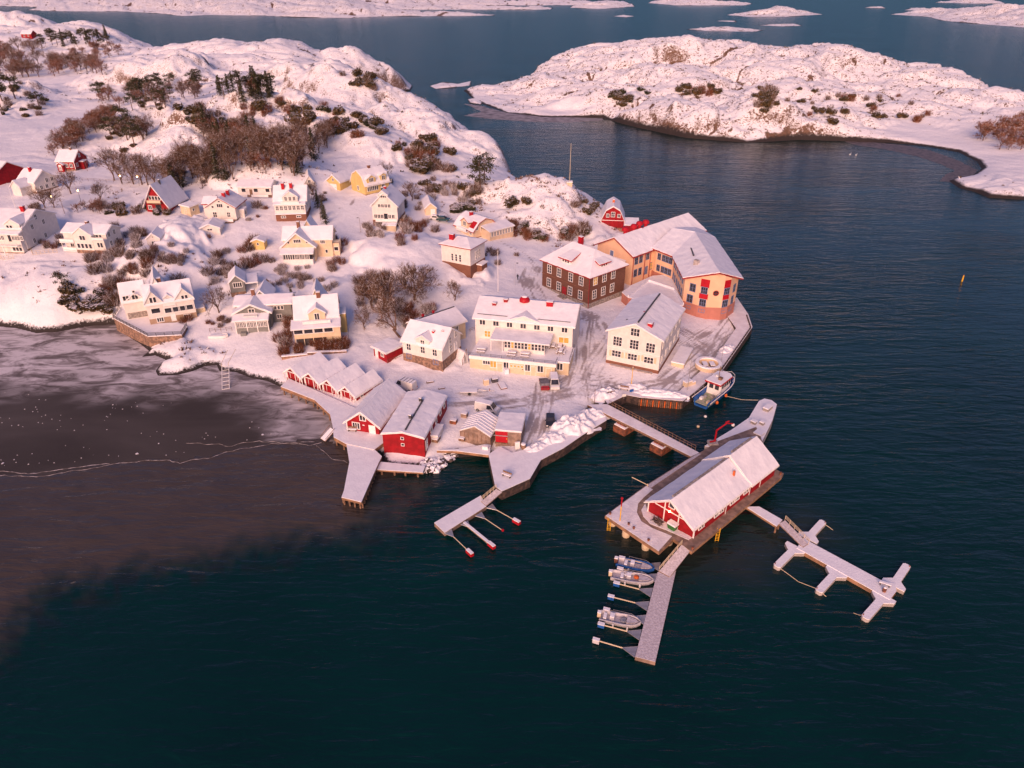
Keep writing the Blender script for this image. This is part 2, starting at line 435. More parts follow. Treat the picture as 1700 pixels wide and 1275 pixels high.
# rounded snow-covered knolls: (bearing x, y, ground height, radius across, radius deep, rise)
KNOLLS = [
 (690,432,7.0,17,17,4.2),(310,392,10.2,7.5,11,3.0),(283,448,7.8,12,12,3.0),(455,292,17.0,27,14,4.0),(300,415,9.2,7,8,1.6),(105,505,4.5,26,14,2.0),(560,482,6,9,9,1.5),(430,472,6.2,9,7,1.4),
 (300,590,1.4,9,6,1.2),(60,475,6,18,10,1.2),(700,590,2.6,9,7,.8),(480,495,4.6,8,7,1.2),(230,445,8.2,9,8,1.6),
 (545,148,22,34,30,6.5),(235,128,19,48,45,8),(430,94,23,72,38,3),(345,90,23,34,34,2),(520,94,20,34,26,2.5),(628,124,10,26,26,3.5),(590,112,16,24,24,4),(262,182,19,13,13,4.5),(435,200,20,22,24,5),(395,190,20,14,16,4),
 (655,185,15,36,26,4),(580,172,20,20,20,3.5),(765,245,9,26,26,4),(700,225,13,20,18,3.5),(815,262,7,13,16,3),(285,243,15,20,16,4),(203,224,14.5,12,11,3.5),(330,228,17,13,12,3.5),(595,240,17,24,22,3),(650,262,14,16,14,2.5),(500,228,19,17,15,3.5),
 (858,332,8,17,18,2.6),(935,350,7.5,19,20,2.8),(905,340,9,12,14,1.6),(895,372,6.5,12,9,2.2),(800,330,9,9,9,2),(110,48,22,80,60,8),(20,50,22,50,50,7),(180,62,18,44,40,6),(25,165,14,16,14,4),(60,160,14,13,12,3.5),(75,365,12,9,9,1.5),
]
_kr = random.Random(21)
for _c in [c for c in CTRL if c[3] >= .6 and 112 < c[1] < 330 and -100 < c[0] < 850]:
    for _k in range(2):
        _px, _py = _c[0]+_kr.uniform(-32,32), _c[1]+_kr.uniform(-9,9); _s = 78/math.tan(TH+math.atan((_py-637)/FPX))/400
        KNOLLS.append((_px, _py, _c[2], _kr.uniform(6,13)*_s, _kr.uniform(6,13)*_s, _kr.uniform(1.4,2.9)*min(_s,1.3)))
SHORE = [(-500,545),(-250,540),(-100,545),(0,542),(30,545),(60,553),(95,551),(120,546),(150,541),(190,538),(215,560),(233,571),(248,583),(235,593),(258,590),
 (282,600),(268,603),(258,616),(262,624),(293,623),(321,616),(339,608),(360,606),(364,616),(392,618),(418,628),(445,633),(462,641),(500,648,1.1),(528,665,1.1),
 (556,690,1.1),(562,722,1.1),(590,738,1.1),(630,747,1.1),(640,765,1.1),(690,767,1.1),(712,778,1.1),(735,772,1.1),(752,752,1.1),(810,748,1.1),(822,788,1.1),(832,800,1.1),(868,782,1.1),(886,760,1.1),(921,732,1.1),
 (992,692,1.1),(980,676,1.1),(1005,664,1.1),(1035,646,1.1),(1060,654,1.1),(1130,658,1.1),(1142,650,1.1),(1190,605,1.1),(1240,536,1.1),(1229,510,1.1),(1216,480),(1190,440),(1165,422),(1140,408),(1092,394),
 (1052,388),(1040,368),(1000,354),(965,336),(905,329),(872,322),(848,294),(840,277),(803,246),(746,215),(744,203),(721,190),(690,173),(640,164),(624,158),
 (655,154),(682,150),(685,143),(668,128),(642,120),(602,112),(562,106),(500,94),(430,93),(345,95),(285,93),(215,86),(160,71),(110,62),(30,56),(-60,64),(-200,75),(-500,80),(-900,200),(-900,500)]

def dens(poly, step):
    out = []
    n = len(poly)
    for i in range(n):
        a, b = np.array(poly[i]), np.array(poly[(i+1) % n])
        k = max(1, int(np.hypot(*(b-a)) / step))
        for j in range(k): out.append(a + (b-a)*j/k)
    return np.array(out)
def inside(poly, x, y):
    r = np.zeros(x.shape, bool)
    n = len(poly)
    for i in range(n):
        x0, y0 = poly[i]; x1, y1 = poly[(i+1) % n]
        if y0 == y1: continue
        c = ((y0 > y) != (y1 > y)) & (x < (x1-x0)*(y-y0)/(y1-y0) + x0)
        r ^= c
    return r
def sdist(poly, x, y):
    d = np.full(x.shape, 1e9)
    n = len(poly)
    for i in range(n):
        x0, y0 = poly[i]; x1, y1 = poly[(i+1) % n]
        ex, ey = x1-x0, y1-y0
        L = ex*ex + ey*ey + 1e-9
        t = np.clip(((x-x0)*ex + (y-y0)*ey)/L, 0, 1)
        d = np.minimum(d, (x-x0-t*ex)**2 + (y-y0-t*ey)**2)
    d = np.sqrt(d)
    return np.where(inside(poly, x, y), d, -d)

class Land:
    def __init__(s, shore, ctrl, knolls=(), edge=2.0, rockscale=1.0, wob=1.0, crag=.5):
        s.crag = crag
        s.poly = [tuple(P(*q)[:2]) for q in shore]
        pts = [(*P(px, py, z)[:2], z, a) for px, py, z, a in ctrl]
        s.pts = np.array(pts); s.edge = edge; s.rs = rockscale; s.wob = wob
        X = s.pts[:, :2]
        r = np.hypot(X[:,None,0]-X[None,:,0], X[:,None,1]-X[None,:,1])
        A = np.sqrt(r*r + 9.0) + np.eye(len(X))*0.15*-1
        n = len(X)
        B = np.zeros((n+1, n+1)); B[:n,:n] = A; B[:n,n] = 1; B[n,:n] = 1
        s.w = np.linalg.solve(B, np.append(s.pts[:,2], 0))
        s.kn = [(*P(px, py, z)[:2], a, b, h) for px, py, z, a, b, h in knolls]
    def parts(s, x, y):
        x = np.asarray(x, float); y = np.asarray(y, float)
        sh = x.shape
        x, y = x.ravel(), y.ravel()
        h = np.zeros(x.shape); am = np.zeros(x.shape)
        for k in range(0, len(x), 40000):
            sl = slice(k, k+40000)
            r2 = (x[sl,None]-s.pts[None,:,0])**2 + (y[sl,None]-s.pts[None,:,1])**2
            h[sl] = np.sqrt(r2 + 9.0) @ s.w[:-1] + s.w[-1]
            iw = 1/(r2 + 4.0)**1.5
            am[sl] = (iw @ s.pts[:,3]) / iw.sum(1)
        for cx, cy, a, b, k in s.kn:
            wa = (x-cx)*.9+(y-cy)*.3; q = (wa/a)**2 + ((y-cy)/b)**2
            sl = q < 1.7
            if not sl.any(): continue
            q = q[sl] + .55*fbm(x[sl]/(a*.5)+cx, y[sl]/(a*.5), 3)*np.clip(q[sl], .25, 1)
            h[sl] += k*np.clip(1-q, 0, 1)**.75
        d = sdist(s.poly, x, y)
        d = d + s.wob*np.clip(y/250.0, .3, 3)*fbm(x/6, y/6, 3)*smooth(0, 14, np.abs(d)+3)*.8*np.clip(am*3, .15, 1)
        rs = s.rs
        wx, wy = x + 7*rs*pnoise(x/(22*rs)+31, y/(22*rs)), y + 7*rs*pnoise(x/(22*rs), y/(22*rs)+57)
        x, y = wx, wy
        b0 = np.abs(pnoise(x/(70*rs)+11, y/(52*rs)+4))
        b1 = np.abs(pnoise(x/(34*rs), y/(26*rs)))
        b2 = np.abs(pnoise(x/(13*rs)+5, y/(10*rs)+3))
        b3 = np.abs(pnoise(x/(5*rs)+1, y/(4.3*rs)+8))
        ridg = 1-np.abs(pnoise(x/(2.6*rs)+9, y/(2.3*rs)))*2
        h = h + am*rs*((np.minimum(b0,.5)-.28)*9.0 + (np.minimum(b1,.5)-.33)*4.5 + (np.minimum(b2,.45)-.3)*2.6 + (b3-.33)*1.1 + s.crag*ridg*np.clip(fbm(x/15+7, y/15, 2)+.25, 0, 1)) + .08*fbm(x/3.2, y/3.2, 3) + .22*am*fbm(x/1.5, y/1.5, 2)
        cr = np.exp(-(b0/.035)**2) + np.exp(-(b1/.04)**2)*.9 + np.exp(-(b2/.06)**2)*.8 + np.exp(-(b3/.06)**2)*.35
        s.crease = (np.clip(cr, 0, 1)*np.clip(am*1.3-.15, 0, 1)*(.45+.9*np.clip(fbm(x/18+3, y/18, 2), -.4, .6))).reshape(sh)
        h = np.maximum(h, .5)
        w = s.edge*np.clip(y/260, 1, 3.5)
        z = np.where(d > 0, h*(1-np.exp(-np.clip(d,0,None)/w)), np.clip(d*.5, -3, 0))
        return z.reshape(sh), am.reshape(sh), d.reshape(sh)
    def z(s, x, y): return s.parts(x, y)[0]
    def mesh(s, name, y0, y1, t0, t1, ncol, ratio, mats, kind='structure'):
        nr = int(math.log(y1/y0)/math.log(ratio))
        ys = y0*ratio**np.arange(nr+1)
        ts = np.linspace(t0, t1, ncol)
        X = ts[None,:]*ys[:,None]; Y = np.repeat(ys[:,None], ncol, 1)
        Z, A, D = s.parts(X, Y); C_ = s.crease
        keep = Z > -1.6
        idx = np.arange(X.size).reshape(X.shape)
        q = np.stack([idx[:-1,:-1], idx[:-1,1:], idx[1:,1:], idx[1:,:-1]], -1).reshape(-1, 4)
        kq = keep.ravel()[q].any(1)
        q = q[kq]
        used = np.unique(q)
        remap = -np.ones(X.size, int); remap[used] = np.arange(len(used))
        q = remap[q]
        co = np.stack([X.ravel(), Y.ravel(), Z.ravel()], -1)[used]
        me = bpy.data.meshes.new(name)
        me.vertices.add(len(co)); me.vertices.foreach_set("co", co.ravel())
        me.loops.add(q.size); me.loops.foreach_set("vertex_index", q.ravel())
        me.polygons.add(len(q)); me.polygons.foreach_set("loop_start", np.arange(len(q))*4)
        me.polygons.foreach_set("use_smooth", np.ones(len(q), bool))
        for m in mats: me.materials.append(m)
        for nm, arr in (("rocky", A), ("shore", D), ("crease", C_)):
            at = me.attributes.new(nm, 'FLOAT', 'POINT'); at.data.foreach_set("value", arr.ravel()[used].astype(np.float32))
        me.update(); me.validate()
        o = bpy.data.objects.new(name, me); col.objects.link(o)
        if kind: o["kind"] = kind
        return o, co

# ---- snow over rock and heather
def snowland(name, rocklim=0.70, scale=1.0, brown=1.0, pth=.55, tl=.988):
    m = bpy.data.materials.new(name); m.use_nodes = True
    nt = m.node_tree; N = nt.nodes.new; L = nt.links.new
    b = nt.nodes["Principled BSDF"]; b.inputs["Specular IOR Level"].default_value = .2; b.inputs["Roughness"].default_value = .7
    geo = N("ShaderNodeNewGeometry"); tc = N("ShaderNodeTexCoord")
    ar = N("ShaderNodeAttribute"); ar.attribute_name = "rocky"
    ash = N("ShaderNodeAttribute"); ash.attribute_name = "shore"
    def noise(sc, det=5, rough=.6):
        n = N("ShaderNodeTexNoise"); n.inputs["Scale"].default_value = sc; n.inputs["Detail"].default_value = det; n.inputs["Roughness"].default_value = rough
        L(tc.outputs["Object"], n.inputs["Vector"]); return n.outputs[0]
    def math_(op, a, c, clamp=False):
        n = N("ShaderNodeMath"); n.operation = op; n.use_clamp = clamp
        for i, v in enumerate((a, c)):
            if isinstance(v, (int, float)): n.inputs[i].default_value = v
            else: L(v, n.inputs[i])
        return n.outputs[0]
    def mixc(f, a, c):
        n = N("ShaderNodeMix"); n.data_type = 'RGBA'
        L(f, n.inputs[0])
        for i, v in ((6, a), (7, c)):
            if isinstance(v, tuple): n.inputs[i].default_value = (*v, 1)
            else: L(v, n.inputs[i])
        return n.outputs[2]
    def ramp(v, lo, hi):
        n = N("ShaderNodeMapRange"); n.inputs[1].default_value = lo; n.inputs[2].default_value = hi; L(v, n.inputs[0]); return n.outputs[0]
    sep = N("ShaderNodeSeparateXYZ"); L(geo.outputs["Normal"], sep.inputs[0])
    nz = sep.outputs[2]
    n1 = noise(.35/scale); n2 = noise(1.6/scale, 6, .7); n3 = noise(.08/scale, 3)
    steep = ramp(math_('ADD', nz, math_('MULTIPLY', math_('SUBTRACT', n2, .5), 1.5)), rocklim, rocklim-.10); steep = math_('MULTIPLY', steep, ramp(ar.outputs['Fac'], .2, .5))
    patch = math_('MULTIPLY', ramp(n2, pth, pth+.06), ramp(n1, pth-.10, pth))
    patch = math_('MULTIPLY', patch, ramp(ar.outputs["Fac"], .15, .6))
    tilt = ramp(nz, tl, tl-.05); patch = math_('MULTIPLY', patch, tilt)
    acr = N("ShaderNodeAttribute"); acr.attribute_name = "crease"
    crk = ramp(math_('ADD', acr.outputs["Fac"], math_('MULTIPLY', math_('SUBTRACT', n2, .5), 1.5)), .44, .56)
    rock = math_('MAXIMUM', steep, math_('MULTIPLY', patch, brown), True)
    rock = math_('MAXIMUM', rock, crk, True)
    edge = ramp(math_('ADD', ash.outputs["Fac"], math_('MULTIPLY', math_('SUBTRACT', n2, .5), 2.6)), 1.15*scale, .6*scale)
    snowc = mixc(n3, (.80, .79, .82), (.87, .86, .885))
    snowc = mixc(ramp(n2, .55, .75), snowc, (.74, .71, .72))
    rockc = mixc(ramp(noise(2.6/scale, 8, .8), .3, .7), (.05, .034, .026), (.26, .15, .10))
    c = mixc(rock, snowc, rockc)
    ad_ = N("ShaderNodeAttribute"); ad_.attribute_name = "dirt"
    n4 = noise(1.6, 8, .8)
    dm = math_('MULTIPLY', ramp(math_('ADD', math_('MULTIPLY', math_('SUBTRACT', n4, .5), 1.1), ad_.outputs["Fac"]), .34, .82), .72)
    c = mixc(dm, c, (.21, .15, .135))
    c = mixc(edge, c, (.035, .028, .026))
    L(c, b.inputs["Base Color"])
    bp = N("ShaderNodeBump"); bp.inputs["Strength"].default_value = .6; bp.inputs["Distance"].default_value = .45*scale
    L(math_('ADD', math_('MULTIPLY', n1, 1.0), math_('MULTIPLY', n2, .5)), bp.inputs["Height"]); L(bp.outputs[0], b.inputs["Normal"])
    return m
M['land'] = snowland("snow_on_rock_and_heather")
M['island'] = snowland("snow_on_island_rock", .72, 2.2, 1.0, .53, .992)
M['farland'] = snowland("snow_on_far_rock", .80, 4.0, 1.0, .52, 1.02)

main = Land(SHORE, CTRL, KNOLLS)
ROADS = [([(567,301),(586,308),(592,322),(583,340),(563,347)],1.0,1.0),([(722,350),(745,362),(800,392),(850,412),(880,430),(893,445),(885,462)],2.6,.75),
 ([(885,450),(878,470),(888,492),(930,512),(975,525),(968,560),(965,600),(955,632),(930,650),(890,662),(840,668),(790,666),(745,664)],5.0,.9),
 ([(930,650),(990,650),(985,625),(1010,628),(1060,640),(1110,632),(1150,602),(1195,560),(1215,530)],5.0,.95),([(1120,545),(1160,570),(1190,550)],7,.8),
 ([(905,640),(900,670),(890,700),(875,735)],4.5,.9),([(870,690),(860,730)],3,.7),([(585,350),(588,400),(580,440),(578,470),(560,560),(530,600),(470,612)],1.6,.22),([(980,610),(1010,560),(1000,540)],4,.7)]
land_obj, land_co = main.mesh("terrain", 104, 1350, -1.02, .50, 600, 1.0042, [M['land']])

def ground(px, py):
    """where the sight line of the survey meets the main island"""
    x, y = T(px, py)
    d = ray(x, y); d = d/ np.hypot(d[0], d[1])
    tmax = 1400.0
    t = np.exp(np.linspace(math.log(90), math.log(tmax), 900))
    X, Y, Z = d[0]*t, d[1]*t, CAM_H + d[2]*t
    h = main.z(X, Y)
    k = np.where(Z < np.maximum(h, 0.0))[0]
    i = k[0] if len(k) else len(t)-1
    return np.array([X[i], Y[i], max(h[i], 0.0)])
def paint_roads():
    dirt = np.zeros(len(land_co)); sel = land_co[:,1] < 330
    X, Y = land_co[sel,0], land_co[sel,1]
    d_ = np.zeros(len(X))
    for px, w, k in ROADS:
        q = [P(x, y, 2.5)[:2] for x, y in px]
        if px[0][1] < 470: q = [ground(x, y)[:2] for x, y in px]
        for a, b in zip(q, q[1:]):
            e = b-a; t = np.clip(((X-a[0])*e[0]+(Y-a[1])*e[1])/(e@e+1e-9), 0, 1)
            r = np.hypot(X-a[0]-t*e[0], Y-a[1]-t*e[1])
            along = (X*e[0]+Y*e[1])/np.hypot(*e); across = (-X*e[1]+Y*e[0])/np.hypot(*e)
            ruts = np.clip(.45+1.1*pnoise(across/.6+3, along/11)+.5*pnoise(X/6, Y/6), 0, 1.15)
            d_ = np.maximum(d_, k*smooth(w, w*.35, r)*ruts)
    dirt[sel] = d_
    at = land_obj.data.attributes.new("dirt", 'FLOAT', 'POINT'); at.data.foreach_set("value", dirt.astype(np.float32))
paint_roads()
def gz(x, y): return float(main.z(np.array([x]), np.array([y]))[0])

# ------------------------------------------------------------------ the island across the sound
ISL = [(770,150),(786,165),(800,172),(840,187),(900,194),(1000,196),(1040,207),(1060,212),(1140,229),(1240,237),(1330,232),(1420,235),(1480,237),(1540,243),(1590,252),(1622,268),
 (1630,280),(1612,293),(1575,300),(1592,312),(1620,319),(1640,328),(1700,332),(1800,335),(2000,330),(2200,260),(2000,190),(1700,180),(1650,172),(1560,143),(1500,143),(1460,130),(1400,112),(1330,110),
 (1290,121),(1210,114),(1165,98),(1120,99),(1040,94),(960,102),(900,122),(870,138),(830,142)]
ICT = [(800,160,1.5,.5),(850,150,3,.6),(880,135,6,.8),(870,170,4,.7),(930,185,1.0,.1),(920,150,8,1),(905,112,12,.9),(960,90,19,.9),(1040,80,23,1),(1120,84,24,1),(1165,84,25,1),(1210,100,22,1),(1290,107,21,1),(1330,97,24,1),(1400,100,23,1),
 (1460,117,18,1),(1500,132,14,.9),(1560,132,14,.9),(1650,162,9,.7),(1700,172,8,.6),(1000,150,11,1),(1060,130,16,1),(1120,140,15,1),(1180,140,14,1),(1250,150,13,1),(1320,140,15,1),(1400,150,13,1),(1470,170,9,.9),(1550,175,8,.8),
 (1100,195,8,.9),(1030,180,6,.9),(1160,205,7,1),(1240,215,5,.9),(1300,200,8,.9),(1380,200,7,.8),(1440,215,4,.5),(1500,220,2,.1),(1560,225,2,.1),(1620,240,2,.05),(1660,280,2,.05),(1640,305,2.2,.4),(1690,310,3.5,.6),(1700,250,3,.2),(1650,205,5,.4),(1750,300,3,.4),(1800,220,6,.4),(2000,250,5,.4)]
IKN = [(870,148,4,22,18,4),(925,128,11,36,28,6),(1045,108,15,44,34,6),(1165,104,18,40,34,8),(1100,130,14,26,22,4),(1280,126,15,38,30,5),(1345,118,15,44,32,6),(1460,138,10,40,28,5),(1560,152,7,34,22,4),(1235,205,5,34,24,6),(1095,185,7,26,22,5),(1150,205,5,20,16,4),(1000,165,7,24,20,4),(1320,205,5,32,20,4.5),(1400,195,6,26,18,3.5),(1480,180,6,26,18,3),(950,175,3,18,12,2.5),(1650,175,5,30,20,4),(1200,165,10,26,22,4)]
isl = Land(ISL, ICT, IKN, 2.0, 1.15, 1.6, .2)
isl_obj, _ = isl.mesh("island", 215, 760, -.13, 1.15, 620, 1.0042, [M['island']])
SKER = [((712,143),(735,136),(760,139),(783,134),(781,142),(750,146),(722,148),2.2),((775,165),(790,162),(803,167),(800,174),(780,172),1.6)]
for k, sk in enumerate(SKER):
    q = list(sk[:-1]); cx = sum(p[0] for p in q)/len(q); cy = sum(p[1] for p in q)/len(q)
    s_ = Land(q, [(p[0], p[1], 1.0, .8) for p in q] + [(cx, cy, sk[-1], .8)], [], 2.0, .8, .8)
    s_.mesh("skerry", 400, 760, -.16, -.02, 200, 1.004, [M['land']])
# ------------------------------------------------------------------ far islands
FAR = [
 ((-300,-8),(-300,10),(0,10),(60,12),(45,17),(110,19),(200,19),(270,23),(300,27),(345,25),(440,26),(490,29),(580,30),(640,27),(700,27),(820,26),(826,24),(700,22),(700,18),(640,16),(915,16),(920,13),(700,12),(850,9),(1050,8),(1040,3),(700,2),(400,-4),(0,-9)),
 ((945,13),(1000,15),(1055,11),(1050,6),(1000,6),(950,9)),
 ((1075,5),(1120,9),(1240,9),(1250,6),(1150,2),(1080,2)),
 ((1204,25),(1240,28),(1310,28),(1368,24),(1340,19),(1260,16)),
 ((1138,49),(1180,52),(1255,53),(1268,50),(1230,46),(1180,45)),
 ((1256,42),(1300,44),(1334,43),(1320,39),(1280,40)),
 ((1475,24),(1540,28),(1560,34),(1600,38),(1700,46),(1900,50),(1900,20),(1700,18),(1600,17),(1520,19)),
 ((1185,35),(1224,37),(1222,34),(1195,34)),
 ((1434,13),(1472,14),(1465,11),(1445,11)),
 ((1500,17),(1540,18),(1568,17),(1540,14),(1510,14)),
 ((1550,4),(1620,6),(1672,6),(1660,2),(1580,1)),
 ((1015,27),(1040,29),(1055,27),(1035,25)),
]
FZ = [26, 9, 9, 15, 7, 6, 18, 3, 4, 5, 9, 2]
def bb(q):
    w = [P(*p)[:2] for p in q]
    tx = [a[0]/a[1] for a in w]; yy = [a[1] for a in w]
    return min(tx)-.01, max(tx)+.01, min(yy)*.98, max(yy)*1.04
for q, zt in zip(FAR, FZ):
    t0, t1, y0, y1 = bb(q)
    wp = [tuple(P(*p)[:2]) for p in q]
    dd = dens(wp, (y1-y0)/7)
    c_ = []
    rr = np.random.RandomState(len(q))
    poly = wp
    gx, gy = np.meshgrid(np.linspace(t0, t1, 26), np.linspace(y0, y1, 14))
    X_ = (gx*gy).ravel(); Y_ = gy.ravel()
    D_ = sdist(poly, X_, Y_)
    L_ = Land([(0,1),(1,1),(1,2)], [(850,500,0,0),(900,500,0,0),(850,560,0,0)], [], 9.0, 2.6 if zt > 12 else 1.6, 3.0)
    L_.poly = poly
    ok = np.where(D_ > 6)[0]
    if len(ok) < 4: ok = np.argsort(-D_)[:6]
    pts = [(X_[i], Y_[i], min(zt, 2 + D_[i]*.12)*(.55+.6*rr.rand()), .9) for i in ok]
    L_.pts = np.array(pts)
    X = L_.pts[:, :2]; n = len(X)
    A_ = np.sqrt((X[:,None,0]-X[None,:,0])**2 + (X[:,None,1]-X[None,:,1])**2 + 9) - np.eye(n)*8
    B_ = np.zeros((n+1,n+1)); B_[:n,:n] = A_; B_[:n,n] = 1; B_[n,:n] = 1
    L_.w = np.linalg.solve(B_, np.append(L_.pts[:,2], 0))
    L_.mesh("far_island", y0, y1, t0, t1, max(60, int((t1-t0)*420)), 1+max(.003, (y1/y0-1)/120), [M['farland']])

# ================================================================== WATER
SAND = [(-700,500),(-500,1120),(0,1035),(60,985),(130,955),(260,935),(330,925),(420,900),(520,868),(600,835),(650,790),(660,740),(560,640),(300,560)]
sand_w = [tuple(P(*p)[:2]) for p in SAND]
HARB = [(990,640),(1150,640),(1170,668),(1120,690),(1040,700)]
harb_w = [tuple(P(*p)[:2]) for p in HARB]
FLOAT_ = [(1000,870),(1180,900),(1330,830),(1420,900),(1250,960),(1050,940)]
flo_w = [tuple(P(*p)[:2]) for p in FLOAT_]
def ice_chips():
    rs = np.random.RandomState(12); mb = MB(); poly = [tuple(P(*p)[:2]) for p in ((0,650),(250,665),(460,690),(540,725),(400,742),(255,760),(0,785))]
    q = [P(x, y)[:2] for x, y in zip(rs.uniform(0,560,260), 650+135*rs.rand(260)**1.3)]
    ok = inside(poly, np.array([c[0] for c in q]), np.array([c[1] for c in q])); cl_ = fbm(np.array([c[0] for c in q])/12, np.array([c[1] for c in q])/9, 2)
    for c, k, f in zip(q, ok, cl_):
        if k and f > -.05:
            n = rs.randint(4,7); r = rs.uniform(.04,.16)*(2.5 if rs.rand() < .05 else 1); mb.prism([(c[0]+r*rs.uniform(.5,1)*cos(2*pi*i/n), c[1]+r*rs.uniform(.5,1)*sin(2*pi*i/n)) for i in range(n)], .0, .07)
    tag(mb.build("ice_chips", 'decksnow'), "white ice chips frozen into the dark new ice", "ice chips", None, 'stuff')
ice_chips()
def water():
    ys = np.concatenate([[-400, -100, 0, 20], 30*1.018**np.arange(0, 210), [1500, 2500, 5000, 12000, 45000]])
    us = np.linspace(-1.3, 1.3, 330)
    X = us[None,:]*np.maximum(np.abs(ys), 60)[:,None]*1.0
    X[:, 0] = -np.maximum(60000, 0); X[:, -1] = 60000
    Y = np.repeat(ys[:,None], len(us), 1)
    w = 10*fbm(X/40, Y/40, 3) + 4*fbm(X/9, Y/9, 3)
    sd_ = sdist(sand_w, X, Y); S = smooth(-7, 6, sd_ + w*.75 + 3*fbm(X/3, Y/2.2, 3)); WD = .6*smooth(7, 1, np.abs(sd_ + 5 + w*.6))*smooth(.0, .4, fbm(X/4+5, Y/2.2, 4))
    Hb = smooth(-3, 6, sdist(harb_w, X, Y) + w*.2)*.8
    Fl = smooth(-6, 10, sdist(flo_w, X, Y) + w*.4)*.42
    S = np.maximum(np.maximum(S, Hb), Fl)
    idx = np.arange(X.size).reshape(X.shape)
    q = np.stack([idx[:-1,:-1], idx[:-1,1:], idx[1:,1:], idx[1:,:-1]], -1).reshape(-1, 4)
    co = np.stack([X.ravel(), Y.ravel(), np.zeros(X.size)], -1)
    me = bpy.data.meshes.new("sea_water")
    me.vertices.add(len(co)); me.vertices.foreach_set("co", co.ravel())
    me.loops.add(q.size); me.loops.foreach_set("vertex_index", q.ravel())
    me.polygons.add(len(q)); me.polygons.foreach_set("loop_start", np.arange(len(q))*4)
    at = me.attributes.new("sand", 'FLOAT', 'POINT'); at.data.foreach_set("value", S.ravel().astype(np.float32))
    at = me.attributes.new("weed", 'FLOAT', 'POINT'); at.data.foreach_set("value", WD.ravel().astype(np.float32))
    me.update()
    m = bpy.data.materials.new("sea_water"); m.use_nodes = True
    nt = m.node_tree; N = nt.nodes.new; L = nt.links.new
    b = nt.nodes["Principled BSDF"]
    b.inputs["Roughness"].default_value = .06; b.inputs["IOR"].default_value = 1.33
    a = N("ShaderNodeAttribute"); a.attribute_name = "sand"
    tc = N("ShaderNodeTexCoord")
    def noise(sx, sy, rot, det, dist=0.0):
        mp = N("ShaderNodeMapping"); mp.inputs["Rotation"].default_value = (0, 0, rot); mp.inputs["Scale"].default_value = (sx, sy, 1)
        L(tc.outputs["Object"], mp.inputs[0])
        n = N("ShaderNodeTexNoise"); n.inputs["Scale"].default_value = 1.0; n.inputs["Detail"].default_value = det; n.inputs["Distortion"].default_value = dist
        L(mp.outputs[0], n.inputs["Vector"]); return n.outputs[0]
    def mix(f, c1, c2):
        x = N("ShaderNodeMix"); x.data_type = 'RGBA'
        if isinstance(f, float): x.inputs[0].default_value = f
        else: L(f, x.inputs[0])
        for i, v in ((6, c1), (7, c2)):
            if isinstance(v, tuple): x.inputs[i].default_value = (*v, 1)
            else: L(v, x.inputs[i])
        return x.outputs[2]
    big = noise(.035, .05, .3, 4)
    deep = mix(big, (.0001, .0098, .0092), (.0003, .028, .0255))
    shal = mix(noise(.12, .2, .3, 6, .6), (.047, .037, .031), (.080, .062, .052))
    wa_ = N("ShaderNodeAttribute"); wa_.attribute_name = "weed"; L(mix(wa_.outputs["Fac"], mix(a.outputs["Fac"], deep, shal), (.010, .011, .012)), b.inputs["Base Color"]); b.inputs["Roughness"].default_value = .16
    w1 = noise(.16, .62, -.16, 3, .7); w2 = noise(.5, 1.5, .25, 3, .4); w3 = noise(.05, .20, -.05, 2, .5)
    ad = N("ShaderNodeMath"); ad.operation = 'MULTIPLY_ADD'; L(w2, ad.inputs[0]); ad.inputs[1].default_value = .28; L(w1, ad.inputs[2])
    ad2 = N("ShaderNodeMath"); ad2.operation = 'MULTIPLY_ADD'; L(w3, ad2.inputs[0]); ad2.inputs[1].default_value = 1.2; L(ad.outputs[0], ad2.inputs[2])
    bp = N("ShaderNodeBump"); bp.inputs["Strength"].default_value = 1.0; bp.inputs["Distance"].default_value = .36
    L(ad2.outputs[0], bp.inputs["Height"]); L(bp.outputs[0], b.inputs["Normal"])
    mr = N("ShaderNodeMapRange"); mr.inputs[1].default_value = .38; mr.inputs[2].default_value = .62; mr.inputs[3].default_value = .62; mr.inputs[4].default_value = 1.25; L(noise(.012, .03, .35, 3, .5), mr.inputs[0]); L(mr.outputs[0], bp.inputs["Strength"])
    me.materials.append(m)
    o = bpy.data.objects.new("sea_water", me); col.objects.link(o)
    tag(o, kind='structure')
water()
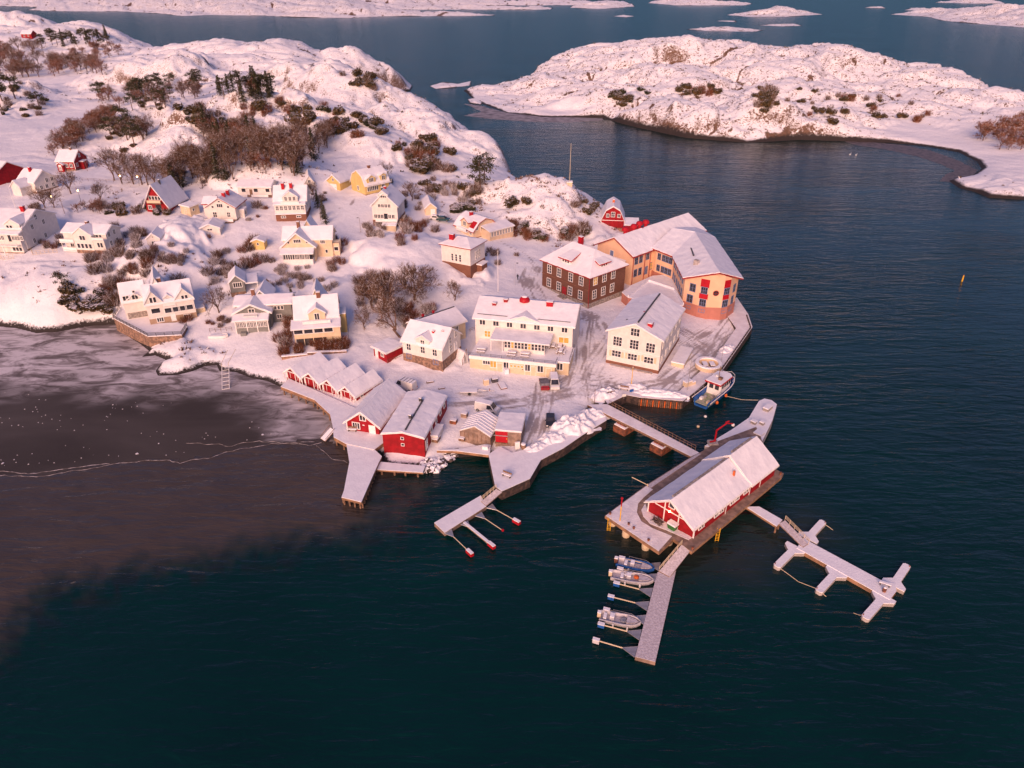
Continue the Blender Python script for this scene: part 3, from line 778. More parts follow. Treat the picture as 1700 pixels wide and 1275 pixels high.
# ---- grey new ice and slush in the bay
def icemat(name, c1, c2, c3, lo, hi, rough, sc):
    m = bpy.data.materials.new(name); m.use_nodes = True
    nt = m.node_tree; N = nt.nodes.new; L = nt.links.new
    b = nt.nodes["Principled BSDF"]; b.inputs["Roughness"].default_value = rough
    tc = N("ShaderNodeTexCoord")
    mp = N("ShaderNodeMapping"); mp.inputs["Scale"].default_value = (.6, 1.5, 1); mp.inputs["Rotation"].default_value = (0,0,.15)
    L(tc.outputs["Object"], mp.inputs[0])
    n = N("ShaderNodeTexNoise"); n.inputs["Scale"].default_value = sc; n.inputs["Detail"].default_value = 8; n.inputs["Roughness"].default_value = .68; n.inputs["Distortion"].default_value = .8
    L(mp.outputs[0], n.inputs["Vector"])
    r = N("ShaderNodeValToRGB")
    e = r.color_ramp.elements
    e[0].position = lo; e[0].color = (*c1, 1); e[1].position = hi; e[1].color = (*c3, 1)
    k = e.new((lo+hi)/2); k.color = (*c2, 1)
    L(n.outputs[0], r.inputs[0]); b.inputs["Specular IOR Level"].default_value = .12
    big = N("ShaderNodeTexNoise"); big.inputs["Scale"].default_value = .05; big.inputs["Detail"].default_value = 6; big.inputs["Distortion"].default_value = .6; L(mp.outputs[0], big.inputs["Vector"])
    gr = N("ShaderNodeValToRGB"); gr.color_ramp.elements[0].position = .35; gr.color_ramp.elements[0].color = (.050,.042,.038,1); gr.color_ramp.elements[1].position = .7; gr.color_ramp.elements[1].color = (.085,.073,.067,1); L(big.outputs[0], gr.inputs[0])
    fa = N("ShaderNodeAttribute"); fa.attribute_name = "frost"; mx = N("ShaderNodeMix"); mx.data_type = 'RGBA'; L(fa.outputs["Fac"], mx.inputs[0]); L(gr.outputs[0], mx.inputs[6]); L(r.outputs[0], mx.inputs[7]); L(mx.outputs[2], b.inputs["Base Color"])
    bp = N("ShaderNodeBump"); bp.inputs["Strength"].default_value = .3; bp.inputs["Distance"].default_value = .2
    L(n.outputs[0], bp.inputs["Height"]); L(bp.outputs[0], b.inputs["Normal"])
    return m
M['newice'] = icemat("new_ice", (.050,.041,.037), (.062,.050,.045), (.092,.076,.070), .3, .72, .32, .10)
M['slush'] = icemat("slush_ice", (.075,.062,.058), (.19,.165,.165), (.60,.56,.58), .28, .56, .6, .20)
def sheet(name, px, z, m, step=1.2, wob=1.0):
    pts = dens([tuple(P(*p)[:2]) for p in px], step)
    o1 = fbm(pts[:,0]/3, pts[:,1]/3, 4); o2 = fbm(pts[:,0]/3+40, pts[:,1]/3, 4)
    pts = pts + wob*np.stack([o1, o2], -1)
    mb = MB(); mb.prism([tuple(p) for p in pts], z-.01, z)
    return tag(mb.build(name, m), kind='structure')
ICE = [(-400,500),(-400,800),(0,790),(60,792),(120,783),(200,770),(255,763),(300,768),(345,760),(400,745),(450,738),(500,734),(540,733),(556,736),(568,748),(585,765),(590,725),(570,690),(540,655),(480,620),(400,590),(200,520)]
SLUSH = [(-400,500),(-400,640),(0,640),(60,640),(130,628),(190,650),(240,640),(300,650),(372,638),(430,662),(470,682),(505,700),(540,706),(562,700),(556,680),(520,650),(460,628),(400,600),(300,570),(200,520)]
def ice_sheet():
    iw = [tuple(P(*p)[:2]) for p in ICE]; sw = [tuple(P(*p)[:2]) for p in SLUSH]
    xs = np.arange(min(p[0] for p in iw if p[0] > -260)-30, max(p[0] for p in iw)+1, .8); ys = np.arange(min(p[1] for p in iw)-1, 175, .8)
    X, Y = np.meshgrid(xs, ys); wv = 2.2*fbm(X/9, Y/6, 4)
    D = sdist(iw, X, Y) + .8*fbm(X/4, Y/4, 3); S = smooth(-9, 7, sdist(sw, X, Y) + wv*1.6)
    S = np.maximum(S, .75*smooth(5, 0, np.abs(np.hypot(X-P(520,700)[0], Y-P(520,700)[1])-6+wv)))
    idx = np.arange(X.size).reshape(X.shape); q = np.stack([idx[:-1,:-1], idx[:-1,1:], idx[1:,1:], idx[1:,:-1]], -1).reshape(-1, 4); q = q[(D.ravel() > 0)[q].all(1)]
    used = np.unique(q); rm = -np.ones(X.size, int); rm[used] = np.arange(len(used))
    me = bpy.data.meshes.new("ice"); me.from_pydata(np.stack([X.ravel()[used], Y.ravel()[used], np.full(len(used), .015)], -1).tolist(), [], rm[q].tolist())
    at = me.attributes.new("frost", 'FLOAT', 'POINT'); at.data.foreach_set("value", S.ravel()[used].astype(np.float32))
    me.materials.append(M['slush']); o = bpy.data.objects.new("ice", me); col.objects.link(o); tag(o, kind='structure')
ice_sheet()
def streak(px, w, z=.03):
    pts = dens([tuple(P(*p)[:2]) for p in px] , 1.0)
    n = int(len(pts))
    # open line: drop the closing stretch
    a = np.array([P(*p)[:2] for p in px])
    out = []
    for i in range(len(a)-1):
        k = max(2, int(np.hypot(*(a[i+1]-a[i]))/.7))
        for j in range(k): out.append(a[i]+(a[i+1]-a[i])*j/k)
    out = np.array(out); out[:,1] += .5*fbm(out[:,0]/2.5, out[:,1]/2.5, 3)
    ww = w*(.5+.7*np.abs(fbm(out[:,0]/4+9, out[:,1]/4, 3)))
    mb = MB()
    for i in range(len(out)-1):
        (x0,y0),(x1,y1) = out[i], out[i+1]
        mb.add([(x0,y0-ww[i],z*.5),(x1,y1-ww[i+1],z*.5),(x1,y1,z*2),(x0,y0,z*2),(x0,y0+ww[i],z*.5),(x1,y1+ww[i+1],z*.5)], [(0,1,2,3),(3,2,5,4)])
    return mb
M['beach'] = mat("wet_beach_sand", (.15,.12,.115), .5, rgb2=(.045,.038,.036), scale=.5, lo=.35, hi=.6)
M['shelfice'] = mat("grey_shelf_ice", (.34,.31,.33), .6, rgb2=(.14,.125,.13), scale=.25, lo=.35, hi=.62)
sheet("beach", [(1400,234),(1450,236),(1500,241),(1545,250),(1590,266),(1622,282),(1612,296),(1585,304),(1560,300),(1570,290),(1585,283),(1560,272),(1520,259),(1470,248),(1420,241)], .02, 'beach', 1.5, .8)
sheet("shelf_ice", [(770,172),(800,176),(840,187),(900,194),(1000,195),(1000,200),(940,203),(880,202),(820,198),(770,192),(800,185)], .02, 'shelfice', 1.5, 1.2)
mb = MB()
for px, w in (([(0,790),(60,792),(120,783),(200,770),(255,763),(300,768),(345,760),(400,745),(450,738),(500,734),(530,733)], .10),
              ([(310,735),(380,740),(430,733),(480,737),(515,738),(540,735)], .07), ([(525,740),(540,752),(560,764),(582,770)], .09),
              ([(0,782),(60,787),(130,775),(190,768)], .14)):
    s2 = streak(px, w); mb.add(s2.v, s2.f)
M['icerim'] = mat("white_ice_rim", (.40,.36,.37), .7, rgb2=(.12,.10,.095), scale=.9)
tag(mb.build("ice_rim", 'icerim'), kind='structure')
# ================================================================== BUILDINGS
def cl(a, b, x): return max(a*.62, min(b*1.35, x))
WCACHE = {}
def win_mesh(w, h, nx, nz, fr, rnd):
    k = (round(w,2), round(h,2), nx, nz, fr, rnd)
    if k in WCACHE: return WCACHE[k]
    c = min(.13, w*.16); b = .05
    mb = MB()
    if rnd:
        mb2 = MB()
        mb.lathe([(w/2, 0), (w/2, .07), (w/2-.12, .07), (w/2-.12, .03)], n=14)
        mb.v = [(x, -z, y) for x, y, z in mb.v]
        mb.box(-w/2+.1, w/2-.1, -.06, 0, -.04, .04); mb.box(-.04, .04, -.06, 0, -w/2+.1, w/2-.1)
    else:
        mb.box(-w/2-c, w/2+c, -.09, 0, h/2, h/2+c); mb.box(-w/2-c, w/2+c, -.13, 0, -h/2-c, -h/2)
        mb.box(-w/2-c, -w/2, -.09, 0, -h/2, h/2); mb.box(w/2, w/2+c, -.09, 0, -h/2, h/2)
        for i in range(1, nx):
            x = -w/2 + w*i/nx; mb.box(x-b, x+b, -.075, 0, -h/2, h/2)
        for i in range(1, nz):
            z = -h/2 + h*i/nz; mb.box(-w/2, w/2, -.07, 0, z-b*.7, z+b*.7)
    o = mb.build("window", fr); me = o.data; bpy.data.objects.remove(o)
    pb = MB()
    if rnd:
        pb.lathe([(w/2-.11, .0), (w/2-.11, .035)], n=14); pb.v = [(x, -z, y) for x, y, z in pb.v]
    else: pb.box(-w/2, w/2, -.03, .0, -h/2, h/2)
    o = pb.build("pane", 'glass'); pme = o.data; bpy.data.objects.remove(o)
    o = pb.build("pane", 'glasswarm'); pmel = o.data; bpy.data.objects.remove(o)
    WCACHE[k] = (me, pme, pmel)
    return WCACHE[k]

class House:
    def __init__(s, name, label, cat, A, B, z, zAB=None, group=None, depth=8.0, C=None):
        a, b = P(*A, z if zAB is None else zAB), P(*B, z if zAB is None else zAB)
        s.o = np.array([a[0], a[1], z]); d = (b-a)[:2]; s.L = float(np.hypot(*d))
        s.u = d/s.L; s.v = np.array([-s.u[1], s.u[0]]); s.z0 = z
        s.root = empty(name, (a[0], a[1], z), atan2(d[1], d[0]), label, cat, group)
        s.D = depth
        if C is not None:
            c = P(*C, z); s.D = float(np.dot((c-s.o)[:2], s.v))
        s.roofs = []
        print("HOUSE %-22s L=%.1f D=%.1f xy=(%.0f,%.0f)" % (name, s.L, s.D, a[0], a[1]))
    def loc(s, w):
        d = (w-s.o)[:2]
        return float(np.dot(d, s.u)), float(np.dot(d, s.v)), float(w[2]-s.z0)
    def world(s, x, y, z=0.0):
        p = s.o[:2] + s.u*x + s.v*y
        return np.array([p[0], p[1], s.z0+z])
    def F(s, px, py, y=0.0):
        """point of the sight line on the facade plane at depth y -> (x, z)"""
        d = ray(*T(px, py)); n = np.array([*s.v, 0]); q = s.world(0, y)
        t = np.dot(q - np.array([0,0,CAM_H]), n)/np.dot(d, n)
        l = s.loc(np.array([0,0,CAM_H]) + d*t); return l[0], l[2]
    def R(s, px, py, x=None):
        x = s.L if x is None else x
        d = ray(*T(px, py)); n = np.array([*s.u, 0]); q = s.world(x, 0)
        t = np.dot(q - np.array([0,0,CAM_H]), n)/np.dot(d, n)
        l = s.loc(np.array([0,0,CAM_H]) + d*t); return l[1], l[2]
    def at(s, px, py, z):
        return s.loc(P(px, py, s.z0+z))
    # ---- walls
    def walls(s, axis, prof, t0, t1, m, zb=-3.0, found=None, name="wall"):
        """cross-section prof [(u,z)...] eave to eave, run along axis from t0 to t1"""
        u0, u1 = prof[0][0], prof[-1][0]
        z1 = zb
        if found:
            zf, fm = found
            f = MB(); e = .06
            if axis == 'x': f.box(t0-e, t1+e, u0-e, u1+e, zb, zf)
            else: f.box(u0-e, u1+e, t0-e, t1+e, zb, zf)
            f.build("foundation", fm, s.root); z1 = zf
        mb = MB()
        mb.extr([(u0, z1)] + list(prof) + [(u1, z1)], axis, t0, t1)
        return mb.build(name, m, s.root)
    def hipwalls(s, x0, x1, y0, y1, ze, m, zb=-3.0, found=None, name="wall"):
        z1 = zb
        if found:
            MB().box(x0-.06, x1+.06, y0-.06, y1+.06, zb, found[0]).build("foundation", found[1], s.root); z1 = found[0]
        return MB().box(x0, x1, y0, y1, z1, ze).build(name, m, s.root)
    def polys(s, axis, prof, t0, t1, o=.45, og=.4, lift=.14):
        p = [list(q) for q in prof]
        (a, za), (b, zb) = p[0], p[1]
        k = (zb-za)/(b-a) if b != a else 0
        k0 = max(min(k, 1.6), -1.6)
        p[0] = [a-o, za-k0*o]
        (a, za), (b, zb) = p[-2], p[-1]
        k = (zb-za)/(b-a) if b != a else 0
        k0 = max(min(k, 1.6), -1.6)
        p[-1] = [b+o, zb+k0*o]
        mk = (lambda u, z, t: (t, u, z+lift)) if axis == 'x' else (lambda u, z, t: (u, t, z+lift))
        return [[mk(*p[i], t0-og), mk(*p[i], t1+og), mk(*p[i+1], t1+og), mk(*p[i+1], t0-og)] for i in range(len(p)-1)]
    def hip(s, x0, x1, y0, y1, ze, zr, ins0, ins1, o=.5, lift=.1):
        ym = (y0+y1)/2
        x0 -= o; x1 += o; y0 -= o; y1 += o
        z = ze+lift; a, b = (x0+ins0, ym, zr+lift), (x1-ins1, ym, zr+lift)
        return [[(x0,y0,z),(x1,y0,z),b,a],[(x1,y0,z),(x1,y1,z),b],[(x1,y1,z),(x0,y1,z),a,b],[(x0,y1,z),(x0,y0,z),a]]
    def roof(s, polys, m='trim', t=.16, snow=.2, sm='roofsnow', inset=.07, name="roof"):
        mb = MB(); mb.slab(polys, t)
        r = mb.build(name, m, s.root)
        if snow:
            MB().drift(polys, snow, inset, seed=float(s.o[0])).build("snow_cover", sm, r, smooth=False)
        s.roofs.append(r)
        return r
    def gable(s, axis, u0, u1, t0, t1, ze, zr, wall='white', roofm='trim', um=None, zb=-3.0, found=None, o=.45, og=.4, snow=.2, name="wall", ze2=None, t=.16, sm='roofsnow'):
        um = (u0+u1)/2 if um is None else um
        pr = [(u0, ze), (um, zr), (u1, ze if ze2 is None else ze2)]
        s.walls(axis, pr, t0, t1, wall, zb, found, name)
        return s.roof(s.polys(axis, pr, t0, t1, o, og), roofm, t, snow, sm)
    # ---- fittings
    def win(s, face, c, z, w=1.0, h=1.3, nx=2, nz=1, d=None, fr='trim', lit=False, rnd=False):
        me, pme, pml = win_mesh(w, h, nx, nz, fr, rnd)
        o = bpy.data.objects.new("window", me); col.objects.link(o); o.parent = s.root
        KIDS.setdefault(s.root.name, []).append(o)
        if face == 'F': o.location = (c, (0 if d is None else d)-.002, z)
        elif face == 'R': o.location = ((s.L if d is None else d)+.002, c, z); o.rotation_euler = (0, 0, pi/2)
        else: o.location = ((0 if d is None else d)-.002, c, z); o.rotation_euler = (0, 0, -pi/2)
        p = bpy.data.objects.new("pane", pml if lit else pme); col.objects.link(p); p.parent = o
        KIDS.setdefault(o.name, []).append(p)
        return o
    def wins(s, face, pts, w=1.0, h=1.3, nx=2, nz=1, d=None, fr='trim', lit=(), rnd=False, level=True):
        q = [s.F(*p, y=0 if d is None else d) if face == 'F' else s.R(*p, x=d) for p in pts]
        if level and len(q) > 1:
            zz = sum(a[1] for a in q)/len(q); q = [(a[0], zz) for a in q]
        for i, (c, z) in enumerate(q): s.win(face, c, z, w, h, nx, nz, d, fr, (lit is True or (lit is not False and i in lit)), rnd)
    def door(s, face, c, zb, w=1.0, h=2.1, m='trim', d=None, fr='trim'):
        mb = MB()
        b = .08
        mb.box(-w/2-b, -w/2, -.1, 0, 0, h+b, 1); mb.box(w/2, w/2+b, -.1, 0, 0, h+b, 1); mb.box(-w/2, w/2, -.1, 0, h, h+b, 1)
        mb.box(-w/2, w/2, -.05, 0, 0, h, 0)
        o = mb.build("door", [m, fr], s.root)
        if face == 'F': o.location = (c, (0 if d is None else d)-.002, zb)
        elif face == 'R': o.location = ((s.L if d is None else d)+.002, c, zb); o.rotation_euler = (0, 0, pi/2)
        else: o.location = ((0 if d is None else d)-.002, c, zb); o.rotation_euler = (0, 0, -pi/2)
        MB().box(w*.32, w*.40, -.1, -.05, h*.45, h*.5).build("handle", 'darkmetal', o)
        return o
    def chim(s, x, y, ztop, w=.8, d=.8, h=2.2, m='redroof', cap=True):
        mb = MB(); mb.box(x-w/2, x+w/2, y-d/2, y+d/2, ztop-h, ztop)
        mb.box(x-w/2-.08, x+w/2+.08, y-d/2-.08, y+d/2+.08, ztop, ztop+.1)
        o = mb.build("chimney", m, s.roofs[0] if s.roofs else s.root)
        if cap:
            MB().box(x-w/2-.03, x+w/2+.03, y-d/2-.03, y+d/2+.03, ztop+.102, ztop+.24).build("chimney_snow", 'roofsnow', s.root)
        return o
    def chimpx(s, px, py, y, **k):
        x, z = s.F(px, py, y); return s.chim(x, y, z, **k)
    def rail(s, pts, h=.95, m='trim', solid=False, name="railing", step=1.6):
        mb = MB()
        for (x0,y0,z0),(x1,y1,z1) in zip(pts, pts[1:]):
            L = hypot(x1-x0, y1-y0); n = max(1, int(L/step))
            for i in range(n+1):
                t = i/n; mb.tube((x0+(x1-x0)*t, y0+(y1-y0)*t, z0+(z1-z0)*t), (x0+(x1-x0)*t, y0+(y1-y0)*t, z0+(z1-z0)*t+h), .04, n=4)
            for f in ((1.0, .55) if not solid else ()):
                mb.tube((x0,y0,z0+h*f), (x1,y1,z1+h*f), .035, n=4)
            if solid:
                a = atan2(y1-y0, x1-x0); c = ((x0+x1)/2, (y0+y1)/2)
                mb.obox(c, (L/2, .04), a, z0+.12, z0+h)
        return mb.build(name, m, s.root)
    def box(s, name, x0, x1, y0, y1, z0, z1, m, parent=None):
        return MB().box(x0, x1, y0, y1, z0, z1).build(name, m, parent or s.root)
    def corner(s, pts, zb, zt, m='trim', w=.14):
        for x, y in pts: MB().box(x-w/2-.02, x+w/2+.02, y-w/2-.02, y+w/2+.02, zb, zt).build("corner_board", m, s.root)
    def canopy(s, x0, x1, y0, y1, z0, z1, m='trim', snow=.18, posts=None, pz=0.0):
        """lean-to roof: z0 at y0 (outer), z1 at y1 (against the wall)"""
        r = s.roof([[(x0,y0,z0),(x1,y0,z0),(x1,y1,z1),(x0,y1,z1)]], m, .12, snow, name="porch_roof")
        if posts:
            for x in posts: MB().box(x-.07, x+.07, y0+.2, y0+.34, pz, z0).build("porch_post", m, s.root)
        return r
    def dormer(s, x0, x1, y0, y1, zb, ze, zr, wall='white', roofm='trim', o=.3):
        pr = [(x0, ze), ((x0+x1)/2, zr), (x1, ze)]
        mb = MB(); mb.extr([(x0, zb)] + pr + [(x1, zb)], 'y', y0, y1); w = mb.build("dormer", wall, s.root)
        return s.roof(s.polys('y', pr, y0, y1, o, .25), roofm, .12, .16, name="dormer_roof")
Z1, Z2, Z3, Z4 = (0,220,5.6667), (220,260,5.6667), (440,250,5.6667), (660,250,5.6667)
Z5, Z6, Z7, Z8 = (870,320,4.25), (640,460,5.0), (180,440,5.6667), (440,440,5.6667)
Z9, Z10, Z11, Z12 = (440,560,5.0), (720,640,5.0), (980,690,4.7222), (960,560,5.0)
# ---------------------------------------------------------------- left edge of the village
def village_west():
    zoom(*Z1)
    h = House("barn", "big dark red barn with grey roof slope at the left edge, beside the field", "barn", (-35,500), (262,425), 14.3, depth=16)
    zl = 3.4
    h.gable('y', 0, h.L, 0, h.D, zl, zl+3.4, 'red', 'trim', o=.6, og=.6)
    h = House("white_cottage", "small white house with red chimney between the barn and the red cottage", "house", (352,570), (552,515), 14.2, depth=8)
    h.gable('y', 0, h.L, 0, h.D, 3.6, 6.6, 'white', 'trim', found=(.4, 'stone'))
    h.gable('x', 2, 6, -4.0, 0, 2.8, 4.6, 'white', 'trim', name="side_wing")
    h.wins('F', [(437,442),(488,438)], .9, 1.3, 2, 1); h.win('F', h.L/2, 1.4, .9, 1.2, 2); h.win('F', h.L*.25, 1.4, .9, 1.2, 2); h.win('F', h.L*.8, 1.4, .9, 1.2, 2)
    h.chim(h.L*.4, 4.5, 7.4, m='brightred')
    h = House("red_cottage", "red cottage with white trim and two white porches beside the field", "house", (552,352), (715,354), 14.8, depth=8.5)
    ze = h.F(620,290)[1]
    ze = cl(2.6, ze, 3.4)
    h.gable('x', 0, h.D, 0, h.L, ze, ze+3.0, 'red', 'trim', found=(.3, 'stone'))
    h.corner([(0,0),(h.L,0),(h.L,h.D)], .3, ze)
    x = h.L*.28
    h.dormer(x-1.1, x+1.1, -1.4, .2, -.5, 2.2, 2.9, 'red'); h.door('F', x, .1, .95, 2, 'trim', d=-1.4)
    h.win('F', h.L*.8, 1.6, 1.0, 1.2, 2); h.win('F', h.L*.55, 1.6, .8, 1.2, 2)
    h.win('R', h.D/2, ze+1.3, .9, 1.2, 2); h.win('R', 1.6, 1.6, .9, 1.2, 2); h.win('R', h.D-1.4, 1.6, .9, 1.2, 2)
    h.box("porch", h.L, h.L+1.5, h.D/2-1.1, h.D/2+1.1, -.5, 2.3, 'red'); h.canopy(h.L-.1, h.L+1.8, h.D/2-1.4, h.D/2+1.4, 2.5, 2.7)
    h.chim(h.L*.62, h.D/2, ze+3.9, .6, .6, m='wood')
    h = House("red_house", "red house with a tall snowy gable roof and white balcony windows, above the conifer hedge", "house", (1388,742), (1585,748), 13.5, depth=11)
    ze = 2.6
    zr = h.F(1440,560)[1]; zr = cl(6.0, zr, 8.5)
    h.gable('y', 0, h.L, 0, h.D, ze, zr, 'red', 'trim', o=.9, og=.8, t=.22)
    c = h.L/2
    for k in range(4): h.win('F', c-1.5+k*1.0, 4.3, .7, 1.1, 1)
    h.box("balcony", c-2.2, c+2.2, -1.1, 0, 2.75, 2.9, 'wood'); h.rail([(c-2.2,-1.1,2.9),(c+2.2,-1.1,2.9)], .9, 'beige', True)
    h.door('F', c+.6, .1, 1.8, 2.1, 'glass', fr='wood'); h.win('F', c-2.2, 1.3, 1.0, 1.1, 2)
    h.chim(h.L*.56, h.D*.35, zr+.6, .5, .5, m='darkmetal')
    # ---- white villa cut by the left edge
    h = House("white_villa", "large white villa with glazed upper porch and outside stairs at the left edge", "house", (-160,1128), (240,1140), 9.8, C=(385,962))
    L, D = h.L, h.D
    ze = h.F(255,925)[1]; ze = cl(4.6, 6.4, ze)
    h.gable('x', 1.6, D, 0, L, ze, ze+3.2, 'white', 'trim', found=(.8, 'stone'))
    h.walls('x', [(0, ze-1.3), (1.6, ze-1.0)], 0, L-.2, 'white', found=(.3,'stone'), name="porch_wall")
    h.canopy(-.3, L+.2, -.5, 1.7, ze-1.1, ze-.5)
    for px in (-100,-50,0,30,130,155,180,205): h.win('F', h.F(px,1003)[0], ze-2.2, .75, 1.1, 2)
    h.door('F', h.F(95,1003)[0], ze-3.2, .9, 1.9, 'glass')
    for px in (140,170,200): h.win('F', h.F(px,1108)[0], 1.3, .8, 1.0, 1)
    xd = h.F(72,880)[0]
    h.dormer(xd-2.2, xd+2.2, 1.5, D/2, ze-.2, ze+1.2, ze+2.6, 'white'); h.wins('F', [(75,893),(105,890)], .7, 1.1, 1, 1, d=1.5)
    for y, z in ((D*.3, 2.2),(D*.6, 2.2),(D*.35, ze-.7),(D*.65, ze-.7),(D/2, ze+1.4)): h.win('R', y, z, .9, 1.3, 2)
    h.chim(xd-.6, D/2, ze+4.4, 1.0, .9, m='brightred')
    h.box("balcony", h.F(-20,1060)[0], L-.5, -1.5, 0, 2.5, 2.7, 'trim'); h.rail([(h.F(-20,1060)[0],-1.5,2.7),(L-.5,-1.5,2.7)], .9)
    mb = MB()
    for k in range(9): mb.box(L*.42-k*.38-.4, L*.42-k*.38, -2.6, -1.6, 2.3-k*.28, 2.4-k*.28)
    for xx, yy in ((.42,-2.6),(.62,-1.5)): MB().box(L*xx-.1, L*xx+.1, yy, yy+.2, -1, 2.4).build("stair_post", 'trim', h.root)
    mb.build("staircase", 'trim', h.root)
    # ---- white house with glazed veranda
    h = House("white_house", "white house with central gable, brick chimney and open veranda near the left shore", "house", (608,1130), (1012,1152), 9.8, C=(1082,1062))
    L, D = h.L, h.D
    ze = h.F(985,972)[1]; zr = h.F(1000,880, D/2)[1]
    ze = cl(4.8, 6.2, ze); zr = cl(ze+2.2, ze+3.6, zr)
    h.gable('x', 1.5, D, 0, L, ze, zr, 'white', 'trim', found=(1.2, 'stone'))
    x0, x1 = h.F(690,1000)[0], h.F(862,1000)[0]
    h.dormer(x0, x1, 0, D/2, 1.1, ze-.1, ze+1.9, 'white'); h.box("foundation", x0, x1, .05, 1.5, -3, 1.1, 'stone')
    h.box("porch_wall", x1, L, .1, 1.5, 1.2, ze-1.6, 'white'); h.box("foundation", x1, L, .15, 1.5, -3, 1.2, 'stone')
    h.box("balcony", x1+.02, L+.2, -.2, 1.5, ze-1.6, ze-1.45, 'trim'); h.rail([(x1+.1,-.15,ze-1.45),(L+.15,-.15,ze-1.45)], .8, solid=True)
    h.box("veranda_floor", 0, x0, -.1, 1.5, .5, .8, 'trim'); h.box("veranda_roof", -.3, x0, -.3, 1.5, 3.0, 3.2, 'trim'); h.rail([(0,-.05,.8),(x0,-.05,.8)], .9, solid=True)
    h.rail([(-.2,-.2,3.2),(x0,-.2,3.2)], .9, solid=True, name="balcony")
    for k in range(4): MB().box(x0*k/3.2, x0*k/3.2+.14, -.1, .05, .8, 3.0).build("veranda_post", 'trim', h.root)
    h.win('F', x0*.5, 2.0, 1.2, 1.2, 2, d=1.5)
    h.wins('F', [(745,1070),(780,1068),(815,1066),(850,1064)], .8, 1.25, 1); h.wins('F', [(762,992),(788,990)], .75, 1.2, 1)
    h.win('F', x1+1.0, 2.4, .5, .5, 1, d=.1, rnd=True); h.wins('F', [(930,1060),(957,1058)], .7, 1.3, 1, d=.1)
    h.wins('F', [(912,968),(940,965)], .75, 1.1, 1, d=1.5)
    for y, z in ((D*.35, 2.6),(D*.7, 2.6),(D*.35, ze-.5),(D*.65, ze-.5)): h.win('R', y, z, .85, 1.3, 2)
    h.chim(h.F(825,870,D/2)[0], D/2, zr+1.0, .8, .8, m='brickbase')
    # ---- small shed
    h = House("white_shed", "narrow white shed with one window beside a snowy knoll", "shed", (1400,1092), (1522,1086), 10.2, depth=6)
    ze = h.F(1515,995)[1]; ze = cl(2.4, 3.4, ze); h.gable('y', 0, h.L, 0, 6, ze, ze+1.4, 'white', 'trim', o=.3, found=(.2,'stone'))
    h.win('F', h.L/2, 1.6, 1.0, .9, 2); h.win('F', h.L/2, ze+.5, .3, .3, 1)
    # ---- sheds and houses above
    zoom(*Z2)
    h = House("flat_shed", "pale yellow flat-roofed shed beside the red house", "shed", (462,532), (552,552), 13.0, C=(622,524))
    D = h.D = cl(3, 7, h.D)
    h.walls('x', [(0,2.5),(D,2.7)], 0, h.L, 'beige'); h.roof(h.polys('x', [(0,2.5),(D,2.7)], 0, h.L, .35, .35), 'trim')
    h.win('R', D*.35, 1.5, .6, .7, 1); h.door('F', h.L*.5, 0, .9, 1.9, 'beige')
    h = House("gabled_house", "white house with two bright red chimneys and a boarded terrace", "house", (712,602), (985,603), 12.2, depth=9.5)
    L = h.L
    ze = h.F(985,480)[1]; zr = h.F(825,395)[1]; ze = cl(3.2, 4.6, ze); zr = cl(ze+2.5, ze+4.2, zr)
    h.gable('y', 0, L, 0, 9.5, ze, zr, 'white', 'redroof', found=(.4,'stone'), t=.14)
    h.gable('x', 3.5, 8.5, -2.2, 1.5, ze+.2, ze+1.6, 'white', 'redroof', name="side_wing")
    h.win('F', L/2, ze+.6, 1.7, 1.0, 3); h.win('F', L*.25, ze+.2, .6, .6, 1); h.win('F', L*.78, ze+.2, .6, .6, 1)
    h.win('F', L*.28, 1.9, 1.1, 1.5, 2, 2); h.win('F', L*.75, 1.9, .9, 1.4, 2, 2); h.win('F', L/2, zr-.9, .6, .4, 1)
    h.box("terrace", -.8, L*.95, -2.0, -.07, -.6, .1, 'wood'); h.rail([(-.8,-.3,.1),(-.8,-2,.1),(L*.95,-2,.1)], 1.0, solid=True)
    h.box("side_porch", L, L+1.6, 2.5, 5, -1, 2.6, 'white'); h.canopy(L-.1, L+1.9, 2.2, 5.3, 2.7, 2.9)
    h.win('R', 3.7, 1.6, 1.3, 1.2, 2, d=L+1.6)
    h.chim(L*.56, 3.0, zr+.9, .9, .7, m='brightred'); h.chim(L*.6, 5.6, zr+1.0, .9, .7, m='brightred')
    h = House("bungalow", "long low white bungalow in front of a big snowy knoll", "house", (1002,368), (1312,370), 14.6, depth=7)
    h.gable('x', 0, 7, 0, h.L, 2.9, 4.2, 'white', 'trim', found=(.3,'stone'))
    h.wins('F', [(1045,317),(1160,317),(1270,316)], 1.3, 1.1, 1); h.door('F', h.F(1115,330)[0], .2, 1.0, 2.0, 'wood')
    h.rail([(.6,-2.0,0),(h.L*.32,-2.0,0)], .9, solid=True); h.rail([(h.L*.45,-2.0,0),(h.L*.95,-2.0,0)], .9, solid=True)
    h = House("veranda_villa", "white villa with a long glazed veranda over a brown brick basement", "house", (1354,600), (1640,592), 12.0, depth=9.5)
    L, D = h.L, h.D
    zb = cl(1.6, 2.6, h.F(1500,535)[1]); zv = zb+2.7; ze = zv+1.0; zr = ze+3.4
    h.box("foundation", 0, L, 0, D, -3, zb, 'brickbase')
    h.gable('x', 1.8, D, -.2, L+.2, ze, zr, 'white', 'trim', zb=zb)
    h.box("veranda", 0, L, .06, 1.8, zb, zv, 'white'); h.canopy(-.3, L+.3, -.35, 1.85, zv+.1, zv+.8)
    h.box("balcony", -.1, L+.1, -.5, 0.05, zb-.15, zb+.1, 'roofsnow')
    for k in range(7): h.win('F', L*(.09+.137*k), zb+1.75, L*.085, 1.2, 2, 2)
    x0, x1 = h.F(1402,380)[0], h.F(1545,380)[0]
